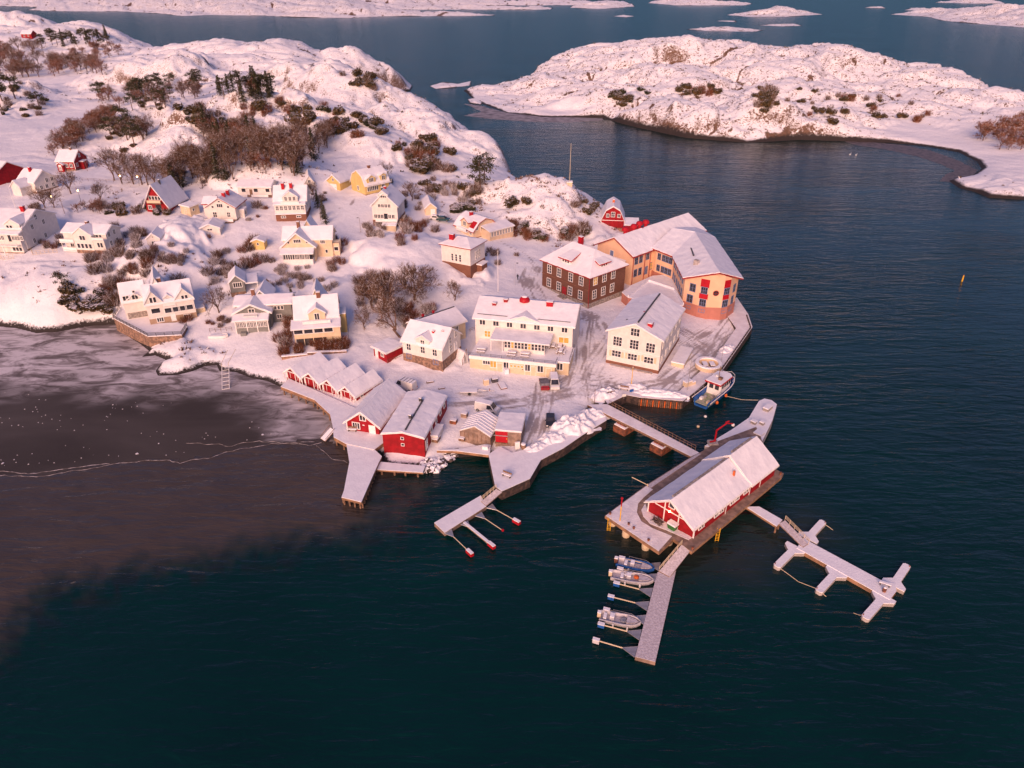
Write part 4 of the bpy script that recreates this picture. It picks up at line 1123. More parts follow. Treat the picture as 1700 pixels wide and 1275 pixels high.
    h.dormer(x0, x1, .6, D/2, zv+.5, zv+2.2, zv+3.8, 'white'); 
    for k in range(3): h.win('F', x0+(x1-x0)*(.22+.28*k), zv+1.75, .65, 1.2, 2, d=.6)
    h.rail([(x0-.5,-.2,zv+.2),(x1+.5,-.2,zv+.2)], .8, solid=True)
    for k in (.25,.75): h.win('F', L*k, zb-1.0, 1.2, .5, 2)
    h.chim(h.F(1410,262,D/2)[0], D/2, zr+1.0, .9, .7, m='brightred'); h.chim(h.F(1487,262,D/2)[0], D/2, zr+1.0, .9, .7, m='brightred')
    for y in (3, 6.5): h.win('R', y, zb+1.6, .9, 1.3, 2, d=L+.2)
    h = House("garden_cabin", "white cabin with low gable roof and lattice terrace beside a snowy knoll", "shed", (648,752), (832,744), 10.7, depth=6)
    h.gable('y', 0, h.L, 0, 6, 2.4, 3.6, 'white', 'trim', o=.4, og=.6); h.win('F', h.L/2, 2.0, 1.3, .5, 2)
    h.box("terrace", .2, h.L+1.5, -2.2, -.02, -.4, -.2, 'wood'); h.rail([(.2,-2.2,-.2),(h.L+1.5,-2.2,-.2)], .9, solid=False, step=.5)
    h = House("yellow_shed", "tiny yellow garden shed among bare hedges", "shed", (1130,866), (1245,866), 9.1, C=(1280,836))
    h.D = cl(2.5, 5, h.D); h.gable('y', 0, h.L, 0, h.D, 2.1, 2.8, 'yellow', 'trim', o=.35); h.win('F', h.L/2, 1.4, .5, .6, 1)
    zoom(*Z7)
    h = House("grey_shed", "tall grey shed with wide white window and open lean-to on its right", "shed", (1158,282), (1296,266), 6.4, depth=7)
    ze = cl(2.8, 4.0, h.F(1290,150)[1]); h.gable('y', 0, h.L, 0, 7, ze, ze+1.7, 'grey', 'trim', o=.4, found=(.6,'stone'))
    h.wins('F', [(1215,187)], 2.0, 1.2, 4)
    h.canopy(h.L+.1, h.L+3.4, .4, 6.5, 2.5, 2.9, posts=(h.L+3.1,), pz=-1); h.box("woodpile", h.L+.1, h.L+2.6, 4.5, 6.2, -1, 1.5, 'bark')
    # ---- grey house with white trim
    h = House("grey_house", "grey house with white trim, glazed porch and small gable balcony above the beach", "house", (1208,630), (1512,614), 3.3, depth=11)
    L, D = h.L, h.D
    zv = 2.9; ze = 4.0; zg = cl(5.8, 7.4, h.F(1325,370,2.2)[1])
    h.box("porch_wall", 0, L, 0, 2.2, -3, zv, 'grey'); h.canopy(-.6, L+.4, -.6, 2.1, zv+.05, zv+.9)
    for k in range(9): h.win('F', L*(.075+.106*k), 1.75, L*.07, 1.25, 2)
    h.corner([(0,0),(L*.345,0),(L*.66,0),(L,0)], -1, zv)
    h.gable('y', -.4, L+.4, 2.2, 8, ze, zg, 'grey', 'trim', o=.6, og=.7, t=.25)
    h.gable('x', 4.5, D, -.6, L+5.2, ze+.9, zg-.1, 'grey', 'trim', name="rear_wing")
    h.gable('y', L*.42, L*.95, 8, D+4, ze+.9, zg+1.0, 'grey', 'trim', name="back_gable")
    h.win('F', L/2, zg-2.0, 1.3, 1.5, 2, 2, d=2.2)
    for k in (.22, .80): h.win('F', L*k, zg-2.6, .7, .7, 1, d=2.2, rnd=True)
    h.box("balcony", L*.28, L*.7, .3, 2.2, zv+.75, zv+.9, 'trim'); h.rail([(L*.28,.3,zv+.9),(L*.7,.3,zv+.9)], .85)
    for k in range(3): h.win('F', L+1.4+k*.8, 3.9, .55, .9, 1, d=4.5)
    h.win('F', L+2.0, 1.6, 1.0, 1.0, 2, d=4.5)
    h.chim(h.F(1362,270,D/2+2)[0], D/2+2, zg+1.6, .8, .7, m='brickbase'); h.box("step", L*.14, L*.32, -1.3, -.02, -.6, .15, 'grey')
    # ---- long white house with stone terrace
    h = House("gabled_villa", "long white house with several gables on a stone terrace at the shore", "house", (398,562), (838,490), 3.4, depth=9.0)
    L, D = h.L, h.D
    zb = cl(1.5, 2.4, h.F(600,478)[1]); ze = zb+4.4; zr = ze+2.7
    h.box("foundation", 0, L, 0, D, -3, zb, 'tan')
    h.gable('x', .1, D, .06, L-.06, ze-.6, zr, 'white', 'trim', zb=zb, name="main_wall")
    x1 = h.F(512,400)[0]; x2, x3 = h.F(640,380)[0], h.F(810,370)[0]
    h.dormer(0, x1, -.05, D/2, zb, ze, zr-.1, 'white'); h.dormer(x2, L, -.05, D/2, zb, ze-.2, zr-.5, 'white')
    h.box("sun_room", x1, x2, -.04, 1, zb, zb+2.4, 'white')
    h.box("balcony", x1+.05, x2-.05, -.2, 1.0, zb+2.4, zb+2.6, 'trim'); h.rail([(x1+.1,-.15,zb+2.6),(x2-.1,-.15,zb+2.6)], .9, solid=True)
    c = (x1+x2)/2
    h.dormer(c-.9, c+.9, .6, D/2, zb+2.5, zb+4.6, zb+5.3, 'white'); h.door('F', c, zb+2.65, .9, 1.9, 'glass', d=.6)
    h.win('F', c-1.7, zb+3.6, .9, .8, 1, d=.1)
    h.wins('F', [(402,330),(432,328)], .7, 1.3, 1, d=-.05); h.wins('F', [(702,307),(730,303)], .7, 1.2, 1, d=-.05)
    h.wins('F', [(445,430)], 1.9, 1.2, 1, d=-.05); h.wins('F', [(565,420),(632,412),(697,407),(762,402)], 1.7, 1.2, 1, d=-.05)
    for p in ((488,510),(742,485)): h.wins('F', [p], 1.4, 1.2, 3)
    h.door('F', h.F(615,500)[0], 0, 1.0, 2.0, 'trim')
    h.dormer(L*.14, L*.42, D/2, D+5, ze-1, ze+.4, zr+1.6, 'white')
    # left wing, set back
    y0 = 5.5; xw = h.F(125,330,y0)[0]
    h.gable('x', y0, y0+7, xw, 0, ze-1.0, zr-.2, 'white', 'trim', name="side_wing")
    h.box("garage_door", xw+.4, -.3, y0-.05, y0-.003, .2, zb+.3, 'greystone')
    xg = h.F(238,280,y0)[0]
    h.dormer(xg-2, xg+2, y0-.05, y0+4, zb+1, ze-.9, ze+.7, 'white'); h.wins('F', [(163,308),(250,305)], 1.3, 1.1, 2, d=y0-.05)
    h.wins('F', [(235,250)], .5, .5, 1, d=y0-.05)
    h.box("side_annexe", L, L+2.2, 1.5, 5, -3, 1.6, 'beige'); h.box("annexe_snow", L, L+2.2, 1.5, 5, 1.602, 1.75, 'roofsnow'); h.rail([(L+2.1,1.5,1.7),(L+2.1,5,1.7)], .8, 'wood')
    for y, z in ((3,zb+1.4),(6,zb+1.4),(4.5,zb+4)): h.win('R', y, z, .8, 1.2, 2, d=L-.06)
    h.chim(h.F(478,180,D/2)[0], D/2+.8, zr+1.1, 1.0, .8, m='brickbase')
    # stone terrace in front of it
    zt = 3.3
    pts = [P(x, y, zt)[:2] for x, y in ((50,505),(112,412),(345,408),(402,556),(640,545),(742,578),(690,660),(372,675))]
    r = empty("terrace", (*pts[0], zt), 0, "snow-covered stone-walled terrace with dark railing in front of the gabled white house", "terrace")
    rel = [(p[0]-pts[0][0], p[1]-pts[0][1]) for p in pts]
    MB().prism(rel, -3.6, -.02).build("retaining_wall", 'stone', r)
    MB().prism(rel, -.018, .14).build("snow_cover", 'snow', r)
    mb = MB()
    ring = [rel[1], rel[0], rel[7], rel[6], rel[5]]
    for a, b in zip(ring, ring[1:]):
        n = max(1, int(hypot(b[0]-a[0], b[1]-a[1])/1.6))
        for i in range(n+1):
            x, y = a[0]+(b[0]-a[0])*i/n, a[1]+(b[1]-a[1])*i/n; mb.tube((x,y,.1),(x,y,1.0),.05,n=4)
        for zz in (.4,.7,1.0): mb.tube((*a,zz),(*b,zz),.06,n=4)
    mb.build("railing", 'darkmetal', r)
village_west()
# ---------------------------------------------------------------- middle of the village
def village_middle():
    zoom(*Z3)
    h = House("white_cottage", "small white gabled house squeezed between the veranda villa and the yellow garage", "house", (385,388), (472,382), 14.6, depth=9)
    h.gable('y', 0, h.L, 0, 9, 3.0, 5.2, 'white', 'trim', o=.5); h.win('F', h.L/2, 3.4, .8, .9, 2); h.win('F', h.L*.3, 1.4, .8, 1.0, 2); h.door('F', h.L*.68, 0, .9, 1.9)
    h = House("garage", "bright yellow garage with white door at the end of the village lane", "garage", (590,362), (712,378), 14.2, depth=8)
    h.gable('y', 0, h.L, 0, 8, 2.9, 5.0, 'yellow', 'trim', o=.45, og=.5); h.win('F', h.L/2, 3.5, .6, .9, 2); h.door('F', h.L*.5, -.1, 2.4, 2.1, 'trim')
    h.corner([(0,0)], -1, 2.9)
    h = House("yellow_house", "yellow house with two dormers over a long white balcony, higher up the lane", "house", (948,424), (1172,376), 13.8, depth=8.5)
    L, D = h.L, h.D
    ze = 3.6
    pr = [(0, ze), (1.3, ze+2.4), (D/2, ze+3.9), (D-1.3, ze+2.4), (D, ze)]
    h.walls('x', pr, 0, L, 'yellow', found=(.3,'stone')); h.roof(h.polys('x', pr, 0, L, .4, .35), 'trim')
    h.box("balcony", .3, L+.2, -1.3, 0, ze-.5, ze-.35, 'trim'); h.rail([(.3,-1.3,ze-.35),(L+.2,-1.3,ze-.35)], .9)
    for k in range(6): h.win('F', L*(.12+.075*k), 1.9, .55, 1.3, 1)
    h.win('F', L*.75, 1.9, 1.0, 1.3, 2)
    h.dormer(L*.1, L*.46, -.02, D/2, ze-.3, ze+1.7, ze+2.7, 'yellow'); h.win('F', L*.28, ze+1.2, 1.6, 1.2, 3, d=-.02)
    h.dormer(L*.66, L*.9, -.02, D/2, ze-.3, ze+2.1, ze+2.6, 'yellow'); h.win('F', L*.78, ze+1.2, 1.1, 1.3, 2, d=-.02)
    h.box("bay", L, L+2.0, D*.35, D*.75, -2, ze+2.2, 'yellow'); h.canopy(L-.1, L+2.3, D*.3, D*.8, ze+2.3, ze+2.4)
    h.win('F', L+1.0, ze+1.2, 1.1, 1.1, 2, d=D*.35)
    h.win('L', D/2, 1.8, .9, 1.3, 2)
    h.chim(L*.5, D/2, ze+4.9, .8, .7, m='brickbase')
    h = House("white_villa", "white villa with rows of small windows in its gable and a snowy carport roof below", "house", (1022,708), (1256,714), 10.3, depth=10)
    L, D = h.L, h.D
    ze = cl(5.0, 6.6, h.F(1270,520)[1]); zr = cl(ze+2.6, ze+4.5, h.F(1130,400)[1])
    h.gable('y', 0, L, 0, D, ze, zr, 'white', 'trim', o=.5, og=.6, found=(1.9,'brickbase'))
    h.dormer(L*.28, L*.66, -.25, 2.2, ze+.9, zr-.6, zr+.6, 'white')
    for k in range(4): h.win('F', L*(.35+.08*k), zr-1.0, .5, .6, 1, d=-.25)
    for k in range(4): h.win('F', L*(.30+.13*k), ze-.1, .75, 1.0, 2)
    for x in (.12,.25,.38,.68,.82): h.win('F', L*x, 3.1, .8, 1.1, 2)
    h.door('F', L*.53, 2.0, 1.2, 2.0, 'glass')
    h.box("balcony", L*.15, L, -1.4, -.07, 1.7, 1.9, 'trim'); h.rail([(L*.15,-1.4,1.9),(L,-1.4,1.9)], .8, solid=True)
    h.canopy(L*.42, L+.1, -3.6, -1.5, 1.3, 1.55); h.box("carport_wall", L*.42+.2, L-.1, -3.4, -1.6, -1.5, 1.2, 'beige')
    h.box("cellar_door", L*.2, L*.38, -.12, -.062, -.6, 1.4, 'darkmetal')
    h.box("deck", L, L+1.5, 1, 6, -2, 2.0, 'wood'); h.rail([(L+1.45,1,2.0),(L+1.45,6,2.0)], .9)
    h.chim(L*.3, D*.5, zr+.3, .6, .6, m='darkmetal'); h.chim(L*.46, D*.4, zr+.9, .7, .7, m='brightred')
    h = House("yellow_villa", "cream villa with a broad gable, glazed veranda and hedges round it", "house", (178,1066), (455,1060), 7.9, depth=11)
    L, D = h.L, h.D
    zv = 2.9; zg = cl(6.6, 8.4, h.F(310,780,2)[1]); ze = 4.2
    h.box("veranda_base", 0, L, 0, 2, -2, 1.2, 'trim'); h.box("veranda_top", 0, L, 0, 2, 2.75, zv, 'trim')
    for k in range(5): h.win('F', L*(.06+.075*k), 1.98, L*.055, 1.4, 1)
    for k in range(3): h.win('F', L*(.48+.17*k), 1.98, L*.12, 1.4, 3)
    h.box("veranda_glass", .05, L-.05, .03, 1.9, 1.2, 2.75, 'glass')
    h.canopy(-.7, L+.5, -.7, 2.05, zv+.05, zv+1.0)
    h.gable('y', -.5, L+.5, 2.1, 8, ze, zg, 'cream', 'trim', o=.5, og=.6, t=.22)
    h.gable('x', 4.5, D, -.4, L+5, ze+1.4, zg+.1, 'cream', 'trim', name="rear_wing")
    h.gable('y', L*.45, L*.95, D-1, D+4, ze+1.4, zg+1.2, 'cream', 'trim', name="back_gable")
    h.win('F', L*.5, zg-2.2, 1.9, .9, 4, d=2.1)
    for k in (.2,.82): h.win('F', L*k, zg-2.6, .5, .5, 1, d=2.1)
    h.win('F', L+2.4, ze+.5, 1.2, 1.0, 3, d=4.5); h.win('F', L+3.2, 1.9, .6, .9, 1, d=4.5)
    h.box("bay", L+5, L+6.8, 5, 8.5, -2, 4.0, 'cream'); h.rail([(L+5,5,4.0),(L+6.8,5,4.0),(L+6.8,8.5,4.0)], .9); h.win('F', L+5.9, 2.4, 1.1, 1.0, 1, d=5)
    h.chim(h.F(318,735,D/2+2)[0], D/2+2, zg+1.6, .8, .8, m='brickbase')
    h = House("red_shed", "tiny red flat-roofed shed beside the village lane", "shed", (572,788), (662,792), 8.6, C=(692,778))
    D = h.D = max(2.3, h.D); h.walls('x', [(0,2.0),(D,2.2)], 0, h.L, 'red'); h.roof(h.polys('x', [(0,2.0),(D,2.2)], 0, h.L, .3, .3), 'trim')
    h.win('F', h.L*.3, 1.2, .5, .5, 1); h.door('F', h.L*.7, 0, .8, 1.8, 'red', fr='red')
    zoom(*Z4)
    h = House("garage", "beige garage with a single white door beside two parked cars", "garage", (264,616), (368,610), 10.3, depth=10)
    h.gable('y', 0, h.L, 0, 10, 2.5, 4.0, 'cream', 'trim', o=.35, og=.4); h.door('F', h.L*.68, 0, 1.3, 2.1, 'trim')
    h = House("mansard_house", "cream mansard house with a bare red roof patch, behind the white cube house", "house", (716,834), (940,775), 7.5, depth=14)
    L = h.L
    p = [h.F(700,800)[0], h.F(755,705)[0]]
    ze = 2.5; zr = 5.6
    pr = [(0, ze), (L*.22, ze+(zr-ze)*.68), (L/2, zr), (L*.78, ze+(zr-ze)*.68), (L, ze)]
    D = h.D = 9.5
    h.walls('y', pr, 0, D, 'cream', found=(.4,'stone')); h.roof(h.polys('y', pr, 0, D, .45, .5), 'redroof')
    h.wins('F', [(795,737),(826,731)], .9, 1.6, 2, 2); h.win('F', L*.14, ze+.6, .8, .9, 2); h.win('F', L*.82, ze+.8, .8, .9, 2)
    y = D*.45
    mb = MB(); mb.extr([(y-1.8, 0), (y-1.8, ze+2.0), (y, ze+3.2), (y+1.8, ze+2.0), (y+1.8, 0)], 'x', -.05, L*.4); mb.build("dormer", 'cream', h.root)
    h.roof(h.polys('x', [(y-1.8, ze+2.0), (y, ze+3.2), (y+1.8, ze+2.0)], -.05, L*.42, .3, .3), 'redroof', .12, .16, name="dormer_roof")
    h.win('L', y, ze+1.5, 1.3, 1.3, 3, d=-.05); h.win('L', D*.15, 1.8, 1.0, 1.3, 2); h.win('L', D*.8, 1.8, 1.0, 1.3, 2)
    h.box("balcony", -1.5, 0, y-2.4, y+2.4, ze-.6, ze-.4, 'trim'); h.rail([(-1.5,y+2.4,ze-.4),(-1.5,y-2.4,ze-.4)], .9, solid=True)
    k = (zr-ze)*.68/(L*.22)
    MB().slab([[(L*.03,.3,ze+k*L*.03+.40),(L*.2,.3,ze+k*L*.2+.40),(L*.2,D*.26,ze+k*L*.2+.40),(L*.03,D*.26,ze+k*L*.03+.40)]], .04).build("bare_roof_patch", 'brightred', h.roofs[0])
    x0, x1, d0 = L*.32, L+3.4, -4.2
    h.box("porch_wall", x0, x1-.4, d0, -.01, -3, 2.7, 'cream'); h.canopy(x0-.4, x1, d0-.5, -.02, 2.8, 3.7)
    for i in range(8): h.win('F', x0+.9+(x1-x0-1.8)*i/7.2, 1.7, .62, 1.3, 2, d=d0)
    h.chimpx(693,578, D*.5, w=.9, d=.9, m='brightred', h=2.4)
    h = House("cube_house", "white cube-shaped house with low hip roof over a tall brown brick ground floor", "house", (428,1150), (690,1203), 5.9, C=(802,1114))
    L = h.L; D = h.D = cl(7, 12, h.D)
    zb = cl(2.2, 4, h.F(560,1062)[1]); ze = cl(zb+4.0, zb+5.2, h.F(560,905)[1])
    h.hipwalls(0, L, 0, D, ze, 'white', found=(zb,'brickbase')); h.corner([(0,0)], zb, ze)
    h.roof(h.hip(0, L, 0, D, ze, ze+1.4, L*.42, L*.42, .6), 'redroof', .14, .2)
    h.wins('F', [(483,921),(553,930),(622,938)], .55, .55, 1, rnd=True); h.wins('F', [(517,1003),(553,1007),(590,1011)], .6, 1.9, 1, 3)
    for i in range(3): h.win('R', D*(.38+.13*i), zb+2.2, .5, 2.2, 1, 3)
    h.box("entrance", L, L+1.6, D*.42, D*.8, -2, zb-.6, 'brickbase'); h.box("entrance_snow", L, L+1.8, D*.38, D*.84, zb-.598, zb-.3, 'roofsnow')
    h.box("cellar_hatch", -1.8, -.08, D*.2, D*.6, -1, zb-.4, 'wood')
    h.chim(h.F(498,820,1.4)[0], 2.2, ze+2.4, 1.3, 1.1, m='brightred', h=2.2)
    zoom(*Z5)
    h = House("red_barn_house", "red mansard-roofed house with white trim at the tip of the rocks above the sound", "house", (541,250), (701,256), 4.0, depth=11)
    L = h.L; ze = cl(2.6, 4, h.F(541,192)[1]); zr = cl(6, 8.5, h.F(631,98)[1])
    pr = [(0, ze), (L*.2, ze+(zr-ze)*.72), (L/2, zr), (L*.8, ze+(zr-ze)*.72), (L, ze)]
    h.walls('y', pr, 0, 11, 'red', found=(.3,'stone')); h.roof(h.polys('y', pr, 0, 11, .4, .5), 'trim', .2)
    h.win('F', L/2, ze+2.0, 1.1, 1.5, 2, 2); h.win('F', L*.27, ze+1.6, .8, 1.0, 2); h.win('F', L*.76, ze+1.6, .8, 1.0, 2)
    h.box("trim_band", -.05, L+.05, -.05, -.002, ze-.1, ze+.08, 'trim'); h.box("trim_post", -.05, .1, -.06, -.002, -1, ze-.1, 'trim')
    h.chim(L/2, 4.5, zr+1.0, .7, .7, m='orangepaint')
    h.box("lean_to", L+.3, L+4.5, -1.5, 3.5, -2, 1.8, 'red'); h.canopy(L, L+5, -1.9, 3.6, 1.9, 2.9)
    # ---- brick building
    h = House("brick_building", "dark brick two-storey building with hip roof, arched windows and two slanting dormers", "building", (127,668), (452,802), 3.3, C=(667,692))
    L, D = h.L, h.D
    ze = h.F(300,540)[1]; a, zr = h.F(455,388, D/2)
    print("brick", ze, zr, a)
    ze = cl(6.0, 8.5, ze); zr = cl(ze+3.0, ze+5, zr)
    h.hipwalls(0, L, 0, D, ze, 'brick', found=(.7,'greystone'))
    h.roof(h.hip(0, L, 0, D, ze, zr, D*.36, D*.36+.6, .6), 'redroof', .18, .2)
    h.wins('F', [(180,540),(248,565),(330,593),(404,620)], 1.35, 2.2, 2, 3); h.wins('F', [(176,636),(246,660),(325,690),(398,717)], 1.35, 2.2, 2, 3)
    h.wins('R', [(503,622),(567,597),(629,571)], 1.3, 2.2, 2, 3, lit=(0,)); h.wins('R', [(495,718),(558,693),(620,668)], 1.3, 2.2, 2, 3)
    h.door('F', h.F(284,690)[0], .3, 1.3, 2.4, 'redroof', fr='redroof')
    h.box("step", h.F(284,690)[0]-1.2, h.F(284,690)[0]+1.2, -1.4, -.07, -1, .3, 'greystone')
    h.box("brick_band", -.08, L+.08, -.08, -.002, ze/2+.3, ze/2+.5, 'brickbase')
    zc = h.F(308,492, 1.6)
    for (axis, c) in (('F', h.F(308,492,1.6)[0]),):
        mb = MB(); mb.box(c-1.6, c+1.6, .9, 4.5, ze, ze+2.25); mb.build("dormer", 'trim', h.root)
        for k in range(3): h.win('F', c-.9+.9*k, ze+1.72, .62, .62, 1, d=.9)
        h.roof([[(c-2.5,.4,ze+2.35),(c+2.5,.4,ze+2.35),(c+1.7,4.9,ze+3.55),(c-1.7,4.9,ze+3.55)]], 'brightred', .2, .2, name="dormer_roof")
    yc = D*.45
    mb = MB(); mb.box(L-4.5, L-.9, yc-1.5, yc+1.5, ze, ze+2.2); mb.build("dormer", 'trim', h.root)
    for k in range(3): h.win('R', yc-.85+.85*k, ze+1.68, .58, .58, 1, d=L-.9)
    h.roof([[(L-.4,yc-2.3,ze+2.3),(L-.4,yc+2.3,ze+2.3),(L-4.9,yc+1.6,ze+3.5),(L-4.9,yc-1.6,ze+3.5)]], 'brightred', .2, .2, name="dormer_roof")
    h.chim(h.F(400,350,D*.7)[0], D*.7, zr+1.0, 1.2, .9, m='brightred', h=3)
    # drain pipes
    mb = MB(); mb.tube((L+.1,-.1,-.5),(L+.1,-.1,ze+.1),.08); mb.build("drain_pipe", 'redroof', h.root)
village_middle()

# ---------------------------------------------------------------- the large peach building on the point
def big_building():
    zoom(*Z5)
    z0 = 2.0; zc = 11.6
    h = House("peach_building", "large peach and red L-shaped building with a bay-ended wing on the point", "building", (520,360), (770,440), z0, zAB=zc, depth=33)
    L, D = h.L, h.D
    ze = zc-z0; zr = ze+3.4
    print("peach", L, D)
    h.gable('y', 0, L, 0, D, ze, zr, 'peach', 'redroof', o=.8, og=.9, t=.3, snow=.22)
    h.door('F', L*.42, ze-3.2, 1.2, 2.6, 'bluegrey')
    # wing two: world plan -> local
    W = lambda x, y, z=0.0: h.loc(np.array([x, y, z0+z]))
    pw = [(39.4,194.2),(40.3,191.6),(44.2,186.2),(44.0,170.6),(47.2,167.4),(49.2,166.2),(52.8,165.9),(54.6,166.7),(57.5,170.2),(58.4,201.5),(55.5,210.5)]
    loc = [W(*p)[:2] for p in pw]
    base = 3.1
    MB().prism([tuple(p) for p in loc], -3, base).build("base_wall", 'pinkbase', h.root)
    cx, cy = sum(p[0] for p in loc)/len(loc), sum(p[1] for p in loc)/len(loc)
    up = [(p[0]+(cx-p[0])*.006, p[1]+(cy-p[1])*.006) for p in loc]
    w2 = MB(); w2.prism(up, base, ze)
    # gable triangle above the bay end
    g = [W(43.9,170.7,ze), W(47.2,167.5,ze), W(49.2,166.3,ze), W(50.8,166.1,ze), W(52.8,166.0,ze), W(54.6,166.8,ze), W(57.4,170.3,ze)]
    hi = [0, 1.45, 2.3, 3.0, 2.1, 1.3, 0]
    top = [(p[0], p[1], p[2]+d*.96) for p, d in zip(g, hi)]
    bk = [(q[0], q[1], q[2]) for q in (W(43.9,175,ze), W(47.2,175,ze), W(49.2,175,ze), W(50.8,175,ze), W(52.8,175,ze), W(54.6,175,ze), W(57.4,175,ze))]
    for i in range(6):
        w2.add([g[i], g[i+1], top[i+1], top[i]], [(0,1,2,3)])
    w2.build("wing_wall", 'peach', h.root)
    E = lambda x, y, z: W(x, y, z)
    R0, R1, R2 = E(50.8,164.9,ze+3.25), E(51.6,196,ze+3.4), E(46.2,200.2,ze+3.2)
    E0, E1, E2 = E(43.1,169.6,ze+.05), E(43.5,185.9,ze+.05), E(38.9,192.2,ze+.2)
    F0, F1, F2 = E(58.3,169.2,ze+.05), E(59.2,201.8,ze+.05), E(56,212,ze+.05)
    pol = [[E0, R0, R1, E1], [E1, R1, R2, E2], [R0, F0, F1, R1], [R1, F1, F2], [R1, F2, R2]]
    h.roof([[tuple(p) for p in q] for q in pol], 'redroof', .32, .22, name="wing_roof", inset=.0)
    # red panels and windows round the bay
    def face(i, j):
        a, b = np.array(up[i]), np.array(up[j]); d = b-a; l = np.hypot(*d); u = d/l; n = np.array([u[1], -u[0]])
        return a, u, n, l
    def fwin(i, j, t, z, w, hh, nx=2, nz=2, fr='bluegrey', lit=False, rnd=False):
        a, u, n, l = face(i, j); p = a + u*l*t + n*.01
        o = h.win('F', 0, 0, w, hh, nx, nz, 0, fr, lit, rnd); o.location = (p[0], p[1], z); o.rotation_euler = (0, 0, atan2(u[1], u[0]))
    def panel(i, j, z0_, z1_, m='brightred', t0=.02, t1=.98, name="red_panel"):
        a, u, n, l = face(i, j); mb = MB()
        c = a + u*l*(t0+t1)/2 + n*.02
        mb.obox(c, (l*(t1-t0)/2, .03), atan2(u[1], u[0]), z0_, z1_); mb.build(name, m, h.root)
    for (i, j) in ((4,5),(6,7)):
        panel(i, j, 5.2, 6.6, 'brightred'); panel(i, j, 8.3, ze+.8, 'brightred')
        fwin(i, j, .5, 4.15, 1.5, 1.7, 3, 2); fwin(i, j, .5, 7.45, 1.5, 1.6, 3, 2)
    fwin(3, 4, .55, 7.4, 1.5, 1.9, 2, 2); fwin(3, 4, .45, 4.3, 1.5, 1.9, 2, 2)
    fwin(7, 8, .55, 7.4, 1.2, 1.9, 2, 2); fwin(7, 8, .5, 4.3, 1.2, 1.9, 2, 2)
    fwin(5, 6, .5, 7.0, 1.5, 1.5, 1, 1, 'redroof', rnd=True)
    for (i, j, t) in ((3,4,.4),(4,5,.5),(6,7,.5),(7,8,.4)): fwin(i, j, t, 1.9, 1.4, .7, 2, 1)
    # courtyard windows
    for z in (4.6, 7.9):
        for t in (.12,.26,.42,.56,.7,.85): fwin(2, 3, t, z, 1.1, 1.6, 2, 2)
        for t in (.2,.45,.65,.85): fwin(1, 2, t, z, 1.0, 1.6, 2, 2)
    for y, z in ((1.6,7.6),(3.6,7.6),(1.6,4.0),(3.6,4.0),(6.6,7.8),(8.6,4.4)): h.win('R', y, z, 1.2, 1.9, 2, 2, fr='bluegrey', lit=(y == 8.6))
    h.door('R', 6.4, 2.4, 1.1, 2.3, 'bluegrey', fr='bluegrey')
    for y in (.3, 5.4, 7.8): MB().tube((L+.1, y, 0), (L+.1, y, ze), .09).build("drain_pipe", 'redroof', h.root)
    for px, py in ((715,255),(775,235),(815,215),(860,205)):
        x, z = h.R(px, py, L/2-1.5)
        mb = MB(); mb.lathe([(.5,-2.5),(.55,-.5),(1.05,-.4),(1.0,.1),(.7,.5),(.2,.65)], (L/2-1.5, x, z), 14); mb.build("ventilator", 'brightred', h.roofs[0])
    # roof fittings
    def onroof(px, py, z, sx, sy, sz, m, name, rz=0):
        p = h.at(px, py, z); mb = MB(); mb.obox((p[0], p[1]), (sx/2, sy/2), rz, z-.6, z+sz); return mb.build(name, m, h.roofs[0])
    onroof(1216,497, ze+2.2, 1.2, 1.0, .9, 'concrete', "roof_vent")
    onroof(1187,420, ze+2.15, .35, 6.0, .25, 'darkmetal', "roof_walkway", .74)
    onroof(840,300, ze+2.2, .35, 6.5, .25, 'darkmetal', "roof_walkway")
    onroof(790,300, ze+1.9, .5, .5, .9, 'redroof', "roof_vent")
    # link to the brick building
    a, b = h.at(690,690,2.2), h.at(752,655,2.2)
    h.box("link_wall", -1.8, L-2.6, -6.8, -.02, -3, 6.6, 'peach'); h.canopy(-2.4, L-2.2, -7.2, .0, 6.7, 7.4)
    h.win('R', -1.8, 5.3, .9, 1.1, 2, fr='bluegrey', d=L-2.6); h.win('R', -4.8, 5.3, .9, 1.1, 2, fr='bluegrey', d=L-2.6); h.win('R', -1.8, 2.4, .9, 1.4, 2, fr='bluegrey', d=L-2.6)
    # terrace over the lower floor
    zt = 3.0
    tp = [h.at(*p, zt)[:2] for p in ((690,705),(752,658),(905,590),(985,583),(1072,625),(1085,700),(1122,800),(735,742))]
    MB().prism(tp, -3, zt).build("terrace_wall", 'pinkbase', h.root)
    MB().prism(tp, zt+.003, zt+.2).build("terrace_snow", 'snow', h.root)
    q = [h.at(*p, zt)[:2] for p in ((735,740),(878,628),(1062,690),(1122,798))]
    mb = MB()
    for a, b in zip(q[:-1], q[1:]):
        c = ((a[0]+b[0])/2, (a[1]+b[1])/2); mb.obox(c, (hypot(b[0]-a[0], b[1]-a[1])/2, .16), atan2(b[1]-a[1], b[0]-a[0]), zt+.1, zt+.75)
    mb.build("parapet", 'roofsnow', h.root)
    h.chim(L*.5, D*.35, zr+.3, .4, .4, m='redroof', cap=False)
    # the little railinged stair by the wing
    p = h.at(1100,665, zt); s_ = MB()
    for k in range(6): s_.obox((p[0]+.28*k, p[1]-.05*k), (.2, .6), -.2, zt+.2*k, zt+.2*k+.08)
    s_.build("outside_stair", 'metal', h.root)
big_building()

